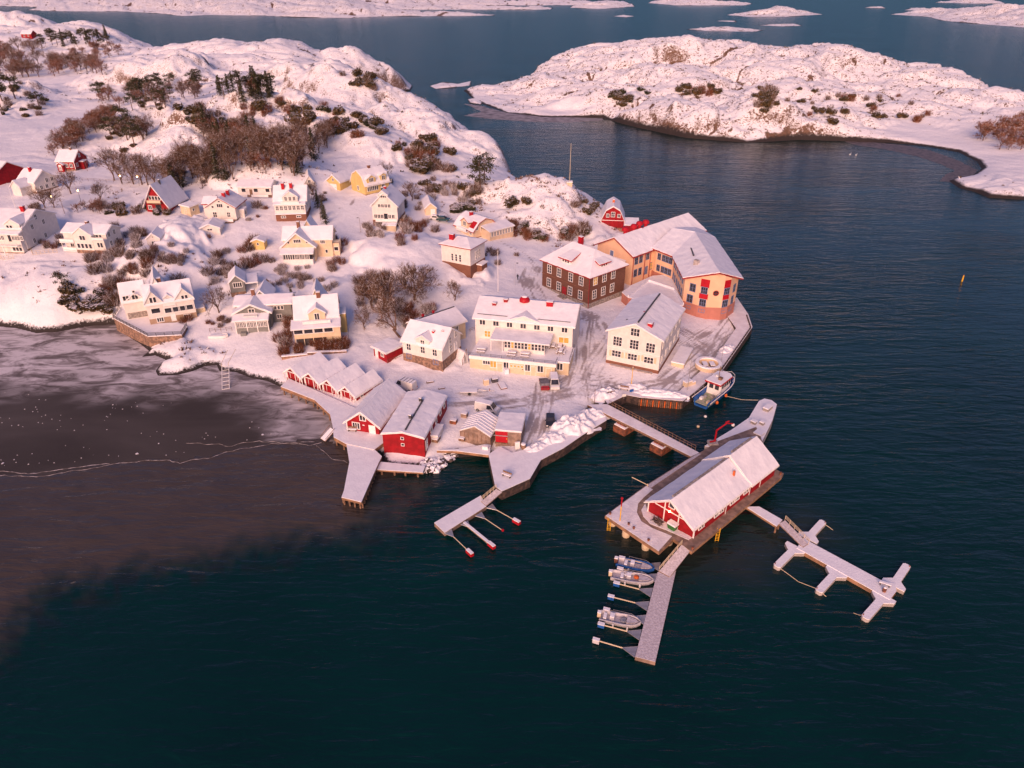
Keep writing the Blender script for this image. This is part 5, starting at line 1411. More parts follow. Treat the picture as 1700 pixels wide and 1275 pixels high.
# ---------------------------------------------------------------- harbour row: hall, annexe, white house
def harbour_row():
    zoom(*Z5)
    h = House("white_annexe", "tall white three-storey gabled house with dark brick footing and a red chimney, on the quay", "house", (578,1200), (945,1278), 1.8, depth=17)
    L = h.L
    ze = h.F(960,1040)[1]; zr = h.F(795,930)[1]
    print("annexe", ze, zr)
    ze = cl(8, 10, ze); zr = cl(ze+1.8, ze+3.2, zr)
    D = h.D = cl(13, 22, h.at(905,708,zr)[1])
    h.gable('y', 0, L, 0, D, ze, zr, 'white', 'trim', o=.6, og=.5, found=(.8,'brickbase'))
    h.wins('F', [(785,984)], 1.9, 1.7, 3, 2); h.wins('F', [(660,1052),(778,1070),(893,1090)], 1.9, 2.1, 3, 3); h.wins('F', [(652,1138),(765,1158),(880,1177)], 2.0, 1.4, 3, 2)
    for px in (652,765,880):
        x, z = h.F(px, 1158 if px == 765 else (1138 if px == 652 else 1177))
        for s_ in (-1, 1): h.box("shutter", x+s_*1.42-.26, x+s_*1.42+.26, -.05, -.004, z-.7, z+.7, 'beige')
    h.box("trim_band", -.05, L+.05, -.06, -.002, 4.25, 4.4, 'trim')
    for i in range(5):
        for z in (2.9, 6.4): h.win('R', D*(.1+.2*i), z, 1.1, 1.5, 2, 2)
    h.chim(L*.72, 2.4, zr-.2, 1.0, 1.3, m='brightred', h=3); h.chim(L*.26, 3.6, zr-1.0, .4, .4, m='darkmetal', h=2, cap=False); h.chim(L*.5, 6.8, zr+.2, .4, .4, m='brightred', h=2, cap=False)
    MB().box(L*.5+.2, L*.5+.5, .5, D-.5, zr+.25, zr+.5).build("ridge_walkway", 'darkmetal', h.roofs[0])
    h.box("steps", L*.1, L*.9, -.9, -.08, -.6, .2, 'concrete')
    h.box("ramp_roof", L+1.6, L+4.4, D*.28, D*.72, -1, .8, 'beige'); h.box("ramp_snow", L+1.5, L+4.5, D*.27, D*.73, .802, 1.1, 'roofsnow')
    zoom(*Z6)
    # ---- the long white hall
    zt = 5.2
    h = House("white_hall", "long two-storey white hall with glazed porch, roof terrace and a row of cellar doors", "building", (748,505), (1548,585), zt, depth=12.5)
    L, D = h.L, h.D
    ze = h.F(1150,372)[1]; 
    a, zr = h.F(1150,195, D/2)
    print("hall", ze, zr)
    ze = cl(5.4, 7.2, ze); zr = cl(ze+2.6, ze+4.6, zr)
    h.gable('x', 0, D, 0, L, ze, zr, 'white', 'trim', o=.6, og=.6, zb=-4)
    x0, x1 = h.F(1010,342)[0], h.F(1290,375)[0]; xm = (x0+x1)/2
    h.dormer(x0, x1, -.06, D*.5, ze-.6, ze-.05, zr-1.2, 'white')
    h.wins('F', [(805,377),(917,386),(1030,395),(1143,404),(1257,412),(1370,421),(1487,431)], 1.25, 1.3, 2, 1, d=-.06)
    h.wins('F', [(847,470)], 1.3, 1.4, 2, 2, lit=True); h.wins('F', [(1480,523)], 2.2, 1.3, 2, 1, lit=True)
    # glazed porch
    a0, a1 = h.F(985,630,-5)[0], h.F(1320,650,-5)[0]; zp = 2.9
    h.box("porch_base", a0, a1, -5, -.06, 0, .9, 'white'); h.box("porch_top", a0, a1, -5, -.06, 2.6, zp-.12, 'trim'); h.box("porch_inside", a0+.1, a1-.1, -4.94, -.1, .9, 2.6, 'glass')
    n = 12
    for k in range(n): h.win('F', a0+(a1-a0)*(k+.5)/n, 1.75, (a1-a0)/n*.72, 1.5, 1, 2, d=-5, lit=(k % 5 == 2))
    zc_ = max(3.1, min(4.0, h.F(1150,448)[1])); print('porch', zc_)
    h.canopy(a0-3.2, a1+1.2, -5.7, -.08, zp-.05, zc_, posts=(a0-2.9, a0-.3), pz=0)
    # cellar storey and roof terrace
    zl = 2.1-zt
    y0 = -9.2
    b0, b1 = h.F(700,690,y0)[0], h.F(1405,735,y0)[0]
    h.box("cellar_wall", b0, b1, y0, -.02, -5, -.12, 'beige'); h.box("terrace_snow", b0-.1, b1+.3, y0-.1, -.1, -.117, .06, 'snow')
    h.box("parapet", b0-.15, b1+.3, y0-.2, y0+.1, -.45, .35, 'trim')
    h.box("cellar_wing", b1+.02, L+.4, y0+2.0, -.03, -5, -.2, 'beige'); h.box("wing_snow", b1+.35, L+.6, y0+1.8, -.1, -.19, .12, 'snow')
    yy = y0
    for (px, py), w, hh, nx, lit in (((838,708),1.5,.8,3,False),((895,722),1.3,1.5,2,True),((1003,728),1.2,1.7,2,False),((1177,750),1.2,1.6,2,False),((1285,760),1.2,1.6,2,False)):
        x, z = h.F(px, py, yy); h.win('F', x, z, w, hh, nx, 1, d=yy, lit=lit)
    for px in (948, 1228, 1355): h.door('F', h.F(px,770,yy)[0], zl, 1.1, 2.2, 'beige', d=yy, fr='trim')
    h.door('F', h.F(1090,765,yy)[0], zl, 3.6, 2.7, 'beige', d=yy, fr='trim')
    for k in range(4): h.win('F', h.F(1090,765,yy)[0]-1.2+.8*k, zl+1.9, .5, .5, 1, d=yy-.06, lit=True)
    x, z = h.F(1447,742,y0+2); h.win('F', x, z, 1.2, 1.6, 2, 1, d=y0+2)
    h.rail([(b0,y0,.3),(b1+.2,y0,.3),(b1+.2,y0+2,.3)], .7, 'darkmetal', step=2.2)
    h.rail([(L+.5,y0+2,.1),(L+.5,-.2,.1)], .9, 'darkmetal', step=2.2)
    for px, py, y in ((885,178,D*.5),(905,215,D*.32),(1000,185,D*.42)): h.chimpx(px, py, y, w=.9, d=.9, h=2.2, m='redroof')
    h.chimpx(1365,205, D*.42, w=1.5, d=1.1, h=3, m='brightred')
    xr, zz = h.F(1158,205, D*.5)
    mb = MB(); mb.lathe([(.7,-1.4),(.7,-.2),(1.2,-.1),(1.22,.2),(1.1,.6),(.75,.95),(.35,1.1),(.1,1.15)], (xr, D*.46, zr+.2), 14); mb.build("ventilator", 'brightred', h.root)
    mb = MB(); mb.lathe([(.7,1.0),(.5,1.2),(.1,1.28)], (xr, D*.46, zr+.2), 12); mb.build("ventilator_snow", 'roofsnow', h.root)
    for t0, t1 in ((.02,.33),(.64,.97)): MB().tube((L*t0,.5,ze+.75),(L*t1,.5,ze+.75),.07).build("snow_guard", 'darkmetal', h.root)
    # furniture on the terrace
    for k, (px, py) in enumerate(((797,615),(1050,645),(1160,655),(1395,585),(1450,590),(1455,630))):
        p = h.at(px, py, .1); q = h.world(p[0], p[1])
        r = empty("picnic_table", (q[0], q[1], zt+.06), atan2(h.u[1], h.u[0]) + (pi/2 if px > 1300 else 0), "snow-covered picnic table on the terrace of the long white hall", "table", "picnic tables on the hall terrace")
        MB().box(-1,1,-.4,.4,.68,.74).build("tabletop", 'wood', r); MB().box(-1,1,-.4,.4,.743,.95).build("snow_cover", 'roofsnow', r)
        for s_ in (-1,1):
            b_ = MB().box(-1,1,s_*.85-.15,s_*.85+.15,.4,.45); o = b_.build("bench", 'wood', r); MB().box(-1,1,s_*.85-.15,s_*.85+.15,.452,.58).build("bench_snow", 'roofsnow', o)
            l_ = MB(); l_.tube((s_*.8,-.8,0),(s_*.8,-.3,.68),.05,n=4); l_.tube((s_*.8,.8,0),(s_*.8,.3,.68),.05,n=4); l_.tube((s_*.8,-.85,.38),(s_*.8,.85,.38),.05,n=4); l_.build("leg", 'wood', r)
    # outside steps between the hall and the white house
    p0, p1 = P(600,690,3.0), P(645,600,5.2)
    r = empty("staircase", (p0[0], p0[1], 2.6), atan2(*(p1-p0)[:2][::-1]) - pi/2, "wide snowy outdoor staircase between the white house and the long white hall", "staircase")
    mb = MB(); n = 8; ln = float(np.hypot(*(p1-p0)[:2]))
    for k in range(n): mb.box(-1.6, 1.6, ln*k/n*.8, ln*(k+1)/n*.8+.3, -1, .1+.33*k)
    mb.build("steps", 'roofsnow', r)
    for s_ in (-1.7, 1.7):
        b_ = MB(); b_.tube((s_,0,.9),(s_,ln*.8,.9+.33*n),.05,n=4)
        for t in (0,.5,1): b_.tube((s_,ln*.8*t,-.5+.3*n*t),(s_,ln*.8*t,.9+.33*n*t),.05,n=4)
        b_.build("railing", 'wood', r)
    # ---- white house on a stone cellar
    h = House("stone_cellar_house", "white house on a tall granite cellar, left of the long white hall", "house", (153,695), (476,770), 2.9, C=(637,640))
    L = h.L; D = h.D = cl(8, 13, h.D)
    zb = cl(1.8, 3.2, h.F(310,665)[1]); ze = h.F(460,595)[1]; ze = cl(zb+3.2, zb+4.6, ze); zr = cl(ze+2.6, ze+4.0, h.F(560,432, D/2)[1])
    print("stonecellar", D, zb, ze, zr)
    h.gable('x', 0, D, 0, L, ze, zr, 'white', 'trim', found=(zb,'stone'))
    c = h.F(305,500)[0]
    h.dormer(c-1.7, c+1.7, -.02, D*.4, ze-.4, ze+1.1, ze+2.1, 'white'); h.win('F', c, ze+.5, .9, 1.2, 2, 2, d=-.02)
    h.wins('F', [(193,571),(310,604),(410,633)], 1.0, 1.5, 2, 2); h.wins('F', [(195,647),(418,713)], 1.1, 1.0, 2, 1, fr='bluegrey')
    for y, z in ((D*.45,zb+1.6),(D*.45,ze+.4),(D*.75,ze+.9)): h.win('R', y, z, .85, 1.4, 2, 2)
    h.door('R', D*.72, zb, 1.0, 2.0, 'trim')
    h.chim(L*.66, 2.6, ze+2.4, .5, .5, m='brightred', h=1.6); h.chim(L*.86, D*.4, ze+2.6, .5, .5, m='brightred', h=1.6)
    MB().slab([[(c+1.75,.2,ze+.42),(c+2.1,.2,ze+.42),(c+2.1,1.9,ze+1.55),(c+1.75,1.9,ze+1.55)]], .03).build("bare_roof_patch", 'brightred', h.roofs[0])
    h = House("rear_house", "low beige house with long snowy roof behind the stone-cellar house", "house", (520,500), (665,446), 4.8, depth=8)
    h.gable('x', 0, 8, -5.5, h.L, 2.7, 4.6, 'beige', 'trim', o=.5); h.win('F', h.L*.5, 1.5, .8, .9, 2)
    MB().box(-5, h.L, 3.9, 4.2, 4.85, 5.0).build("ridge_walkway", 'darkmetal', h.roofs[0]); h.rail([(h.L+.2,-1.4,.1),(h.L+1.6,-1.4,.1)], .9, 'wood')
    for k in (-3.5, -.5): h.chim(k, 4.6, 5.3, .4, .4, m='brightred', h=1, cap=False)
    zoom(*Z8)
    h = House("red_shed", "red flat-roofed shed with white door and window beside the stone-cellar house", "shed", (1027,855), (1150,918), 2.7, C=(1270,840))
    D = h.D = cl(4, 8, h.D); h.walls('x', [(0,2.4),(D,2.6)], 0, h.L, 'red'); h.roof(h.polys('x', [(0,2.4),(D,2.6)], 0, h.L, .5, .45), 'trim', .2, .22)
    h.door('F', h.L*.24, .1, .9, 1.9); h.wins('F', [(1105,845)], .9, .7, 2); h.rail([(h.L+.5,-.3,0),(h.L+.5,D-.2,0)], .9, 'wood')
    # ---- yellow house
    h = House("yellow_house", "yellow house with wide glazed upper floor over an open dark ground floor, ringed by hedges", "house", (290,758), (722,722), 3.2, depth=11)
    L, D = h.L, h.D
    zf = cl(1.8, 2.8, h.F(500,682)[1]); zv = zf+2.6; ze = zv+1.2
    h.box("ground_floor", .3, L-.3, .5, D, -2, zf, 'darkmetal')
    for k in range(6):
        e = .1 if k == 0 else -.1 if k == 5 else 0
        MB().box(L*k/5-.09+e, L*k/5+.09+e, .05, .25, -1, zf).build("porch_post", 'beige', h.root)
    h.box("cellar_wall", L*.68, L-.1, .3, .49, -1, zf-.02, 'beige')
    h.box("glazed_floor", 0, L, 0, 3.4, zf, zv, 'cream')
    h.wins('F', [(313,627),(408,621),(503,613),(597,607)], 1.9, 1.1, 1)
    h.canopy(-.6, L+.3, -.7, 3.3, zv+.05, zv+.85, snow=.1)
    zr = cl(ze+2.6, ze+4.2, h.F(600,280, 3.4+(D-3.4)/2)[1])
    h.gable('x', 3.2, D, .4, L-.3, ze, zr, 'cream', 'trim', zb=zf)
    c = h.F(482,440,2.6)[0]
    h.dormer(c-1.9, c+1.9, 2.6, D*.6, zv+.3, ze+1.2, ze+2.5, 'cream'); h.win('F', c, zv+1.6, 1.0, 1.5, 2, d=2.6)
    h.rail([(c-3.2,.6,zv+.55),(c+3.0,.6,zv+.55)], .85, solid=True)
    h.gable('y', L*.3, L*.72, D-3, D+4, ze+.6, zr+1.2, 'cream', 'trim', name="back_gable")
    h.box("side_annexe", L-.28, L+1.3, D*.45, D*.8, -1, ze-.5, 'yellow'); h.box("annexe_snow", L-.25, L+1.4, D*.44, D*.81, ze-.498, ze-.3, 'roofsnow')
    h.chim(c+.6, D*.62, zr+1.0, .9, .8, m='brickbase')
    h.rail([(L+1.6,0,.2),(L+1.6,4,.6)], .9, 'darkmetal')
harbour_row()

# ---------------------------------------------------------------- boathouses and sheds on the quay
def quay_sheds():
    zoom(*Z9)
    for k in range(4):
        nm = ["nearest the beach", "second from the beach", "third from the beach", "beside the tall red boathouse"][k]
        dx, dy = -150*(3-k), -52.5*(3-k)
        h = House("boathouse", "small red boathouse with white trim and open porch, %s" % nm, "boathouse", (606+dx,497+dy), (738+dx,545+dy), 1.75, group="row of small boathouses on the wooden quay", depth=11)
        L = h.L
        zr = max(2.9, min(4.4, h.F((200,350,500,655)[k], (253,298,355,410)[k], .3)[1])); ze = zr-1.75
        Db = max(6, min(11.4, h.at((425,572,722,875)[k], (120,165,213,268)[k], zr)[1]-.5)); print("bh", zr, Db)
        h.gable('y', 0, L, .85, Db, ze, zr, 'red', 'trim', o=.3, og=.75, t=.2, snow=.2)
        h.door('F', L/2, .1, L*.42, 1.5, 'red', d=.85, fr='trim'); h.win('F', L/2, ze+.75, .5, .5, 1, d=.85)
        for s_ in (.06, L/2-1.2, L/2+1.2, L-.06): h.box("porch_post", s_-.06, s_+.06, .1, .22, -.1, min(2.1, ze+.25 if s_ in (.06, L-.06) else ze+.8), 'trim')
        h.box("porch_beam", L/2-1.2, L/2+1.2, .08, .24, min(2.1, ze+.8)+.003, min(2.1, ze+.8)+.14, 'trim')
        for s_ in (0, 1): h.box("side_panel", .02+s_*(L-.5), .45+s_*(L-.5), .78, .84, 0, min(1.9, ze), 'trim')
        if k == 3: h.win('R', 2.4, ze-.55, .7, .55, 1)
    h = House("tall_boathouse", "tall red boathouse with white door and window facing the wooden quay", "boathouse", (686,764), (950,808), 1.8, depth=16)
    L = h.L
    ze = cl(2.6, 3.6, h.F(955,740)[1]); zr = cl(5.2, 7.5, h.F(797,622)[1]); D = h.D = cl(12, 20, h.at(980,353,zr)[1])
    print("tall boathouse", ze, zr, D)
    h.gable('y', 0, L, 0, D, ze, zr, 'red', 'trim', o=.6, og=.5, t=.2); h.corner([(0,0)], 0, ze)
    h.wins('F', [(810,668)], 1.1, 1.1, 2, 1); h.wins('F', [(757,732)], 1.4, 1.3, 3); h.door('F', h.F(890,760)[0], .05, 1.2, 1.75, 'trim')
    h.box("house_sign", L*.5, L*.56, -.04, -.003, 1.5, 1.7, 'trim')
    for i in range(3): h.box("side_hatch", L+.003, L+.05, 2+3*i, 3.4+3*i, .5, 1.5, 'red')
    h = House("wide_boathouse", "wide red boathouse with low gable and a blank front with two tiny windows", "boathouse", (985,918), (1327,958), 1.6, depth=16)
    L = h.L
    ze = cl(3, 4.6, h.F(1325,840)[1]); zr = cl(ze+1.0, ze+2, h.F(1140,790)[1]); D = h.D = cl(12, 20, h.at(1325,447,zr)[1])
    print("wide boathouse", ze, zr, D)
    h.gable('y', 0, L, 0, D, ze, zr, 'red', 'trim', o=.25, og=.3, t=.16)
    for z in (ze-.5, ze-1.9): h.win('F', L*.48, z, .5, .45, 1)
    h.door('R', 1.2, 0, 1.0, 2.1, 'trim')
    for y in (.3,.5,.7,.88): h.win('R', D*y, 2.2, .9, .7, 1)
    MB().box(L*.5+.25, L*.5+.5, .5, D*.75, zr+.1, zr+.42).build("ridge_walkway", 'darkmetal', h.roofs[0])
    for y in (D*.3, D*.72): h.chim(L*.5, y, zr+.9, .5, .5, m='darkmetal', h=1.2)
    h.box("lean_box", L+.05, L+1.4, D*.25, D*.5, 0, 1.3, 'white'); h.box("lean_snow", L+.04, L+1.5, D*.24, D*.51, 1.302, 1.55, 'roofsnow')
    zoom(*Z10)
    h = House("tent_shed", "canvas-roofed shed with brown slatted walls and ribbed snowy roof", "shed", (222,440), (470,492), 1.8, depth=11)
    L = h.L; ze = cl(2.0, 3.0, h.F(350,385)[1]-.5); zr = ze+1.6
    D = h.D = cl(8, 14, h.at(400,202,zr)[1])
    h.gable('y', 0, L, 0, D, ze, zr, 'planks', 'trim', o=.15, og=.15, t=.08, snow=.12)
    mb = MB()
    for k in range(1, 7):
        y = D*k/7; mb.tube((-.1,y,ze+.3),(L/2,y,zr+.3),.06,n=4); mb.tube((L/2,y,zr+.3),(L+.1,y,ze+.3),.06,n=4)
    mb.build("roof_rib", 'roofsnow', h.root)
    mb = MB()
    for k in range(8): mb.box(L*k/7-.05, L*k/7+.05, -.04, -.003, 0, ze)
    mb.build("wall_batten", 'wood', h.root)
    h = House("flat_shed", "flat-roofed grey shed with a bright red sliding door, on the quay", "shed", (512,478), (724,496), 1.8, depth=11)
    L = h.L; ze = cl(2.4, 3.4, h.F(620,380)[1]); D = h.D = cl(7, 13, h.at(660,238,ze)[1])
    h.walls('x', [(0,ze),(D,ze+.1)], 0, L, 'planks'); h.roof(h.polys('x', [(0,ze),(D,ze+.1)], 0, L, .15, .15, lift=.06), 'trim', .12, .2)
    h.box("sliding_door", .05, L*.48, -.1, -.003, .35, ze-.15, 'brightred'); h.box("door_rail", -.3, L*.5, -.2, -.104, ze*.62, ze*.62+.14, 'metal'); h.box("door_sill", -.1, L*.5, -.25, -.004, .05, .3, 'wood')
    h.box("lamp", L*.44, L*.47, -.22, -.105, 1.2, 1.35, 'yellowpaint')
    q = h.world(L+.6, -1.0)
    r = empty("wood_drum", (q[0], q[1], 1.85), 0, "wooden drum with a snow cap beside the flat-roofed grey shed", "barrel")
    MB().lathe([(.45,0),(.52,.4),(.45,.9)], n=14).build("drum", 'wood', r); MB().lathe([(.44,.9),(.4,1.1),(.1,1.15)], n=14).build("snow_cap", 'roofsnow', r)
    q = h.world(L-.5, -1.2)
    tag(MB().obox((0,0),(.45,.15),.3,0,1.5).build("white_board", 'trim', loc=(q[0],q[1],1.8)), "white upright board leaning by the flat-roofed grey shed", "board")
    # ---- red market hall standing in the water
    zoom(*Z11)
    h = House("red_sea_hall", "large red hall with white trim on its own platform in the water", "building", (452,748), (806,960), 2.6, C=(1428,462))
    L, D = h.L, h.D
    ze = h.F(812,890)[1]; zr = h.F(640,655)[1]
    print("sea hall", L, D, ze, zr)
    ze = 2.25; zr = 5.0
    D1 = D*.66
    h.gable('y', 0, L, 0, D1, ze, zr, 'red', 'trim', o=.4, og=.9, t=.2)
    h.gable('y', -.15, L+.15, D1+.02, D, ze+.1, zr+.6, 'red', 'trim', o=.45, og=.35, t=.2, name="rear_hall")
    mb = MB()
    def board(x0, z0, x1, z1):
        a = atan2(z1-z0, x1-x0); w = .09; dx, dz = -sin(a)*w, cos(a)*w
        mb2 = MB(); mb2.add([(x0-dx,-.05,z0-dz),(x1-dx,-.05,z1-dz),(x1+dx,-.05,z1+dz),(x0+dx,-.05,z0+dz),(x0-dx,-.002,z0-dz),(x1-dx,-.002,z1-dz),(x1+dx,-.002,z1+dz),(x0+dx,-.002,z0+dz)],
            [(0,1,2,3),(7,6,5,4),(0,4,5,1),(1,5,6,2),(2,6,7,3),(3,7,4,0)])
        mb2.build("trim_board", 'trim', h.root)
    board(L*.14, ze+.15, L*.86, ze+.15); board(L*.35, 0, L*.35, ze+(zr-ze)*.66); board(L*.66, 0, L*.66, ze+(zr-ze)*.64)
    h.corner([(0,0),(L,0)], 0, ze)
    h.wins('F', [(643,700)], .9, 1.1, 1)
    x, z = h.F(628,748)
    MB().lathe([(.05,-.1),(.16,-.05),(.16,.08),(.05,.14)], (x,-.22,z), 10).build("wall_lamp", 'lamp', h.root)
    for t in (.08,.26,.31,.45,.5,.62): h.win('R', D*t, ze-1.0, 1.3, .6, 2, 1)
    for t in (.36,.66,.8): h.box("trim_board", L+.152, L+.2, D*t-.08, D*t+.08, 0, ze-.1, 'trim')
    for a, b in ((.4,.64),(.7,.93)):
        MB().box(L*.5-.55, L*.5-.12, (D1*.02 if a < .5 else D1+1), (D1*.95 if a < .5 else D-1), (zr if a < .5 else zr+.6)-.2, (zr if a < .5 else zr+.6)+.30).build("ridge_vent", 'greystone', h.roofs[0 if a < .5 else 1])
    h.box("stove_vent", L*.74, L*.74+.3, D1*.86, D1*.86+.3, ze, zr-.2, 'orangepaint')
    p = h.world(*h.F(662,880)[:1], -.7)
    r = empty("waste_bin", (p[0], p[1], 2.62), atan2(h.u[1], h.u[0]), "green waste container with a snowy lid against the red sea hall", "bin")
    mb = MB(); mb.add([(-.6,-.4,.1),(.6,-.4,.1),(.6,.4,.1),(-.6,.4,.1),(-.75,-.5,1.0),(.75,-.5,1.0),(.75,.5,1.0),(-.75,.5,1.0)], [(0,3,2,1),(4,5,6,7),(0,1,5,4),(1,2,6,5),(2,3,7,6),(3,0,4,7)]); mb.build("bin_body", 'green', r)
    MB().box(-.78,.78,-.52,.52,1.003,1.3).build("lid_snow", 'roofsnow', r)
    p = h.world(L*.33, -1.2)
    mb = MB(); rr = random.Random(4)
    for k in range(26):
        a = rr.uniform(0, 6.28); mb.tube((rr.uniform(-.9,.9), rr.uniform(-.5,.5), rr.uniform(.1,.6)), (rr.uniform(-1.1,1.1), rr.uniform(-.6,.6), rr.uniform(.1,.9)), .09, .05, 5)
    tag(mb.build("net_pile", 'rock', loc=(p[0], p[1], 2.6), rz=atan2(h.u[1], h.u[0])), "dark heap of nets and ropes by the red sea hall gable", "net pile")
    return h
SEAHALL = quay_sheds()
# ================================================================== QUAYS, JETTIES, BRIDGE
def wp(pts, z): return [tuple(P(x, y, z)[:2]) for x, y in pts]
def platform(name, label, cat, px, z, deep, side='quaywood', top='decksnow', piles=None, snow=.1, inset=.0, pile_r=.16, step=2.5, group=None, pm='wood', top_px=None):
    pts = wp(px, z); o = pts[0]
    rel = [(p[0]-o[0], p[1]-o[1]) for p in pts]
    r = empty(name, (*o, z), 0, label, cat, group)
    MB().prism(rel, -deep, -.004).build("deck", side, r)
    tp = rel if top_px is None else [(p[0]-o[0], p[1]-o[1]) for p in wp(top_px, z)]
    if snow: MB().prism(tp, 0, snow).build("snow_cover", top, r)
    if piles:
        for a, b in piles:
            a, b = rel[a], rel[b]; L = hypot(b[0]-a[0], b[1]-a[1]); n = max(1, int(L/step))
            for k in range(n+1):
                t = (k+.3)/(n+.6); x, y = a[0]+(b[0]-a[0])*t, a[1]+(b[1]-a[1])*t
                cx = sum(q[0] for q in rel)/len(rel); cy = sum(q[1] for q in rel)/len(rel)
                l = hypot(cx-x, cy-y); x += (cx-x)/l*.25; y += (cy-y)/l*.25
                MB().tube((x,y,-z-2),(x,y,-deep*.9), pile_r, n=7).build("pile", pm, r)
    return r, rel
def fence(name, label, cat, pts, h=1.0, m='wood', rails=2, step=2.0, group=None):
    r = empty(name, tuple(pts[0]), 0, label, cat, group)
    p0 = np.array(pts[0]); q = [np.array(p)-p0 for p in pts]
    for a, b in zip(q, q[1:]):
        n = max(1, int(np.linalg.norm(b-a)/step))
        for k in range(n if b is not q[-1] else n+1):
            c = a+(b-a)*k/n; MB().tube((c[0],c[1],c[2]-.4),(c[0],c[1],c[2]+h),.05,n=4).build("post", m, r)
        for j in range(rails):
            z = h*(1-.45*j); MB().tube(a+[0,0,z], b+[0,0,z], .04, n=4).build("rail", m, r)
    return r
def harbour():
    zoom()
    platform("wooden_quay", "bent wooden quay with timber side below the row of small boathouses", "quay",
        [(466,642),(522,664),(548,688),(553,712),(554,726),(574,737),(621,747),(655,722),(640,700),(600,682),(480,629)], 1.75, .75, 'quaywood', 'snow', [(0,1),(1,2),(2,3),(4,5),(5,6)])
    platform("pier", "broad snowy timber pier with a kinked end left of the wide red boathouse", "pier",
        [(575,737),(580,768),(571,815),(567,826),(600,834),(628,770),(634,758),(622,747)], 1.6, .45, 'quaywood', 'snow', [(3,4),(4,5),(2,3)], step=1.2)
    platform("low_jetty", "low snowy jetty on piles beside the boulders in front of the wide red boathouse", "jetty",
        [(629,767),(706,774),(702,785),(625,780)], 1.0, .3, 'quaywood', 'snow', [(2,3)], pile_r=.2)
    platform("stone_quay", "triangular snowy quay with dark stone sides and a bench at its tip", "quay",
        [(811,755),(822,808),(833,816),(880,795),(898,764),(936,744),(968,722),(1007,698),(1006,692),(985,684),(925,722),(880,745),(850,752),(830,742)], 1.85, 2.4, 'darkstone', 'snow')
    platform("timber_quay", "narrow timber-edged quay below the canvas-roofed shed", "quay",
        [(725,748),(770,745),(815,736),(813,756),(758,749)], 1.7, .5, 'quaywood', 'snow')
    r, rel = platform("harbour_quay", "trodden snowy quay round the inner harbour and the peach building", "quay",
        [(1009,671),(1040,656),(1062,660),(1134,666),(1152,652),(1182,626),(1200,614),(1249,543.5),(1242,522),(1223,494),(1200,515),(1222,545),(1186,596),(1150,628),(1128,650),(1062,648),(1036,645),(1003,663)], 1.85, 2.4, 'darkstone', 'decksnow')
    # timber facing and kerb along its edge
    a, b = np.array(rel[2]), np.array(rel[3]); n = 22
    d = (b-a)/np.hypot(*(b-a)); nn = np.array([d[1], -d[0]])
    for k in range(n):
        c = a+(b-a)*k/n + nn*.16; MB().tube((c[0],c[1],-2.6),(c[0],c[1],-.35),.13,n=6).build("timber_pile", 'orangepaint' if k % 3 == 1 else 'wood', r)
    for i in (5, 6, 7):
        a, b = np.array(rel[i]), np.array(rel[i+1]); n = max(1, int(np.hypot(*(b-a))/1.3))
        for k in range(n):
            c = a+(b-a)*(k+.5)/n; c = c*.985
            MB().obox(tuple(c), (.42,.14), atan2(*(b-a)[::-1]), .1, .34).build("kerb_block", 'darkstone', r)
    # bridge
    zoom(*Z12)
    z = 2.4
    pl = wp([(75,560),(935,990),(1005,960),(240,557)], z); o = pl[0]; rel = [(p[0]-o[0], p[1]-o[1]) for p in pl]
    r = empty("footbridge", (*o, z), 0, "long straight footbridge on two blocky piers leading to the red sea hall", "bridge")
    MB().prism(rel, -.45, -.004).build("deck", 'wood', r); MB().prism(rel, 0, .07).build("snow_cover", 'decksnow', r)
    a, b = np.array(rel[3]), np.array(rel[2]); n = 24
    for k in range(n+1):
        c = a+(b-a)*(.02+.94*k/n); MB().tube((c[0],c[1],0),(c[0],c[1],1.15),.04,n=4).build("railing_post", 'wood', r)
    for zz in (.6, 1.12):
        p, q = a+(b-a)*.02, a+(b-a)*.96; MB().tube((*p,zz),(*q,zz),.045,n=4).build("railing_bar", 'wood', r)
    a0, b0 = np.array(rel[0]), np.array(rel[1])
    for t in (.32, .70):
        c = (a0+(b0-a0)*t + a+(b-a)*t)/2; ang = atan2(*(b0-a0)[::-1])
        mb = MB(); mb.obox(tuple(c), (1.4, 2.1), ang, -4.4, -.9); mb.obox(tuple(c), (1.1,1.5), ang, -.898, -.46); mb.build("pier_block", 'rust', r)
        mb = MB(); mb.obox(tuple(c), (1.3, 2.0), ang, -.896, -.7); mb.build("pier_snow", 'snow', r)
    # platform of the sea hall
    zoom(*Z11)
    main_px = [(115,785),(440,545),(800,318),(880,280),(1005,200),(1300,90),(1440,415),(1515,455),(1500,482),(795,1068),(718,1012),(652,968),(540,1072)]
    r, rel = platform("sea_hall_platform", "timber platform on round piles carrying the red sea hall", "platform", main_px, 2.5, .55, 'quaywood', 'planks', snow=.06)
    zc = 2.57; o = P(*main_px[0], 2.5)
    def skin(px, m, name, t=.06, z0=.064):
        q = [(p[0]-o[0], p[1]-o[1]) for p in wp(px, 2.57)]; MB().prism(q, z0, z0+t).build(name, m, r)
    skin([(122,785),(440,552),(490,580),(420,640),(375,690),(365,760),(400,830),(490,885),(640,945),(535,1062)], 'decksnow', "front_snow")
    skin([(430,690),(450,745),(560,815),(640,870),(800,955),(770,975),(600,900),(470,850),(415,790),(400,740)], 'decksnow', "gable_snow")
    skin([(470,570),(810,340),(870,300),(840,300),(790,330),(450,545)], 'thinsnow', "side_snow")
    for (px, py) in ((285,940),(440,1040),(622,1000),(180,850)):
        p = P(px, py, .6); MB().lathe([(.62,-3),(.66,-1.6),(.6,-.6),(.66,0),(.6,.8),(.62,1.4)], (p[0]-o[0], p[1]-o[1]+.6, -2), 12).build("pile", 'beige', r)
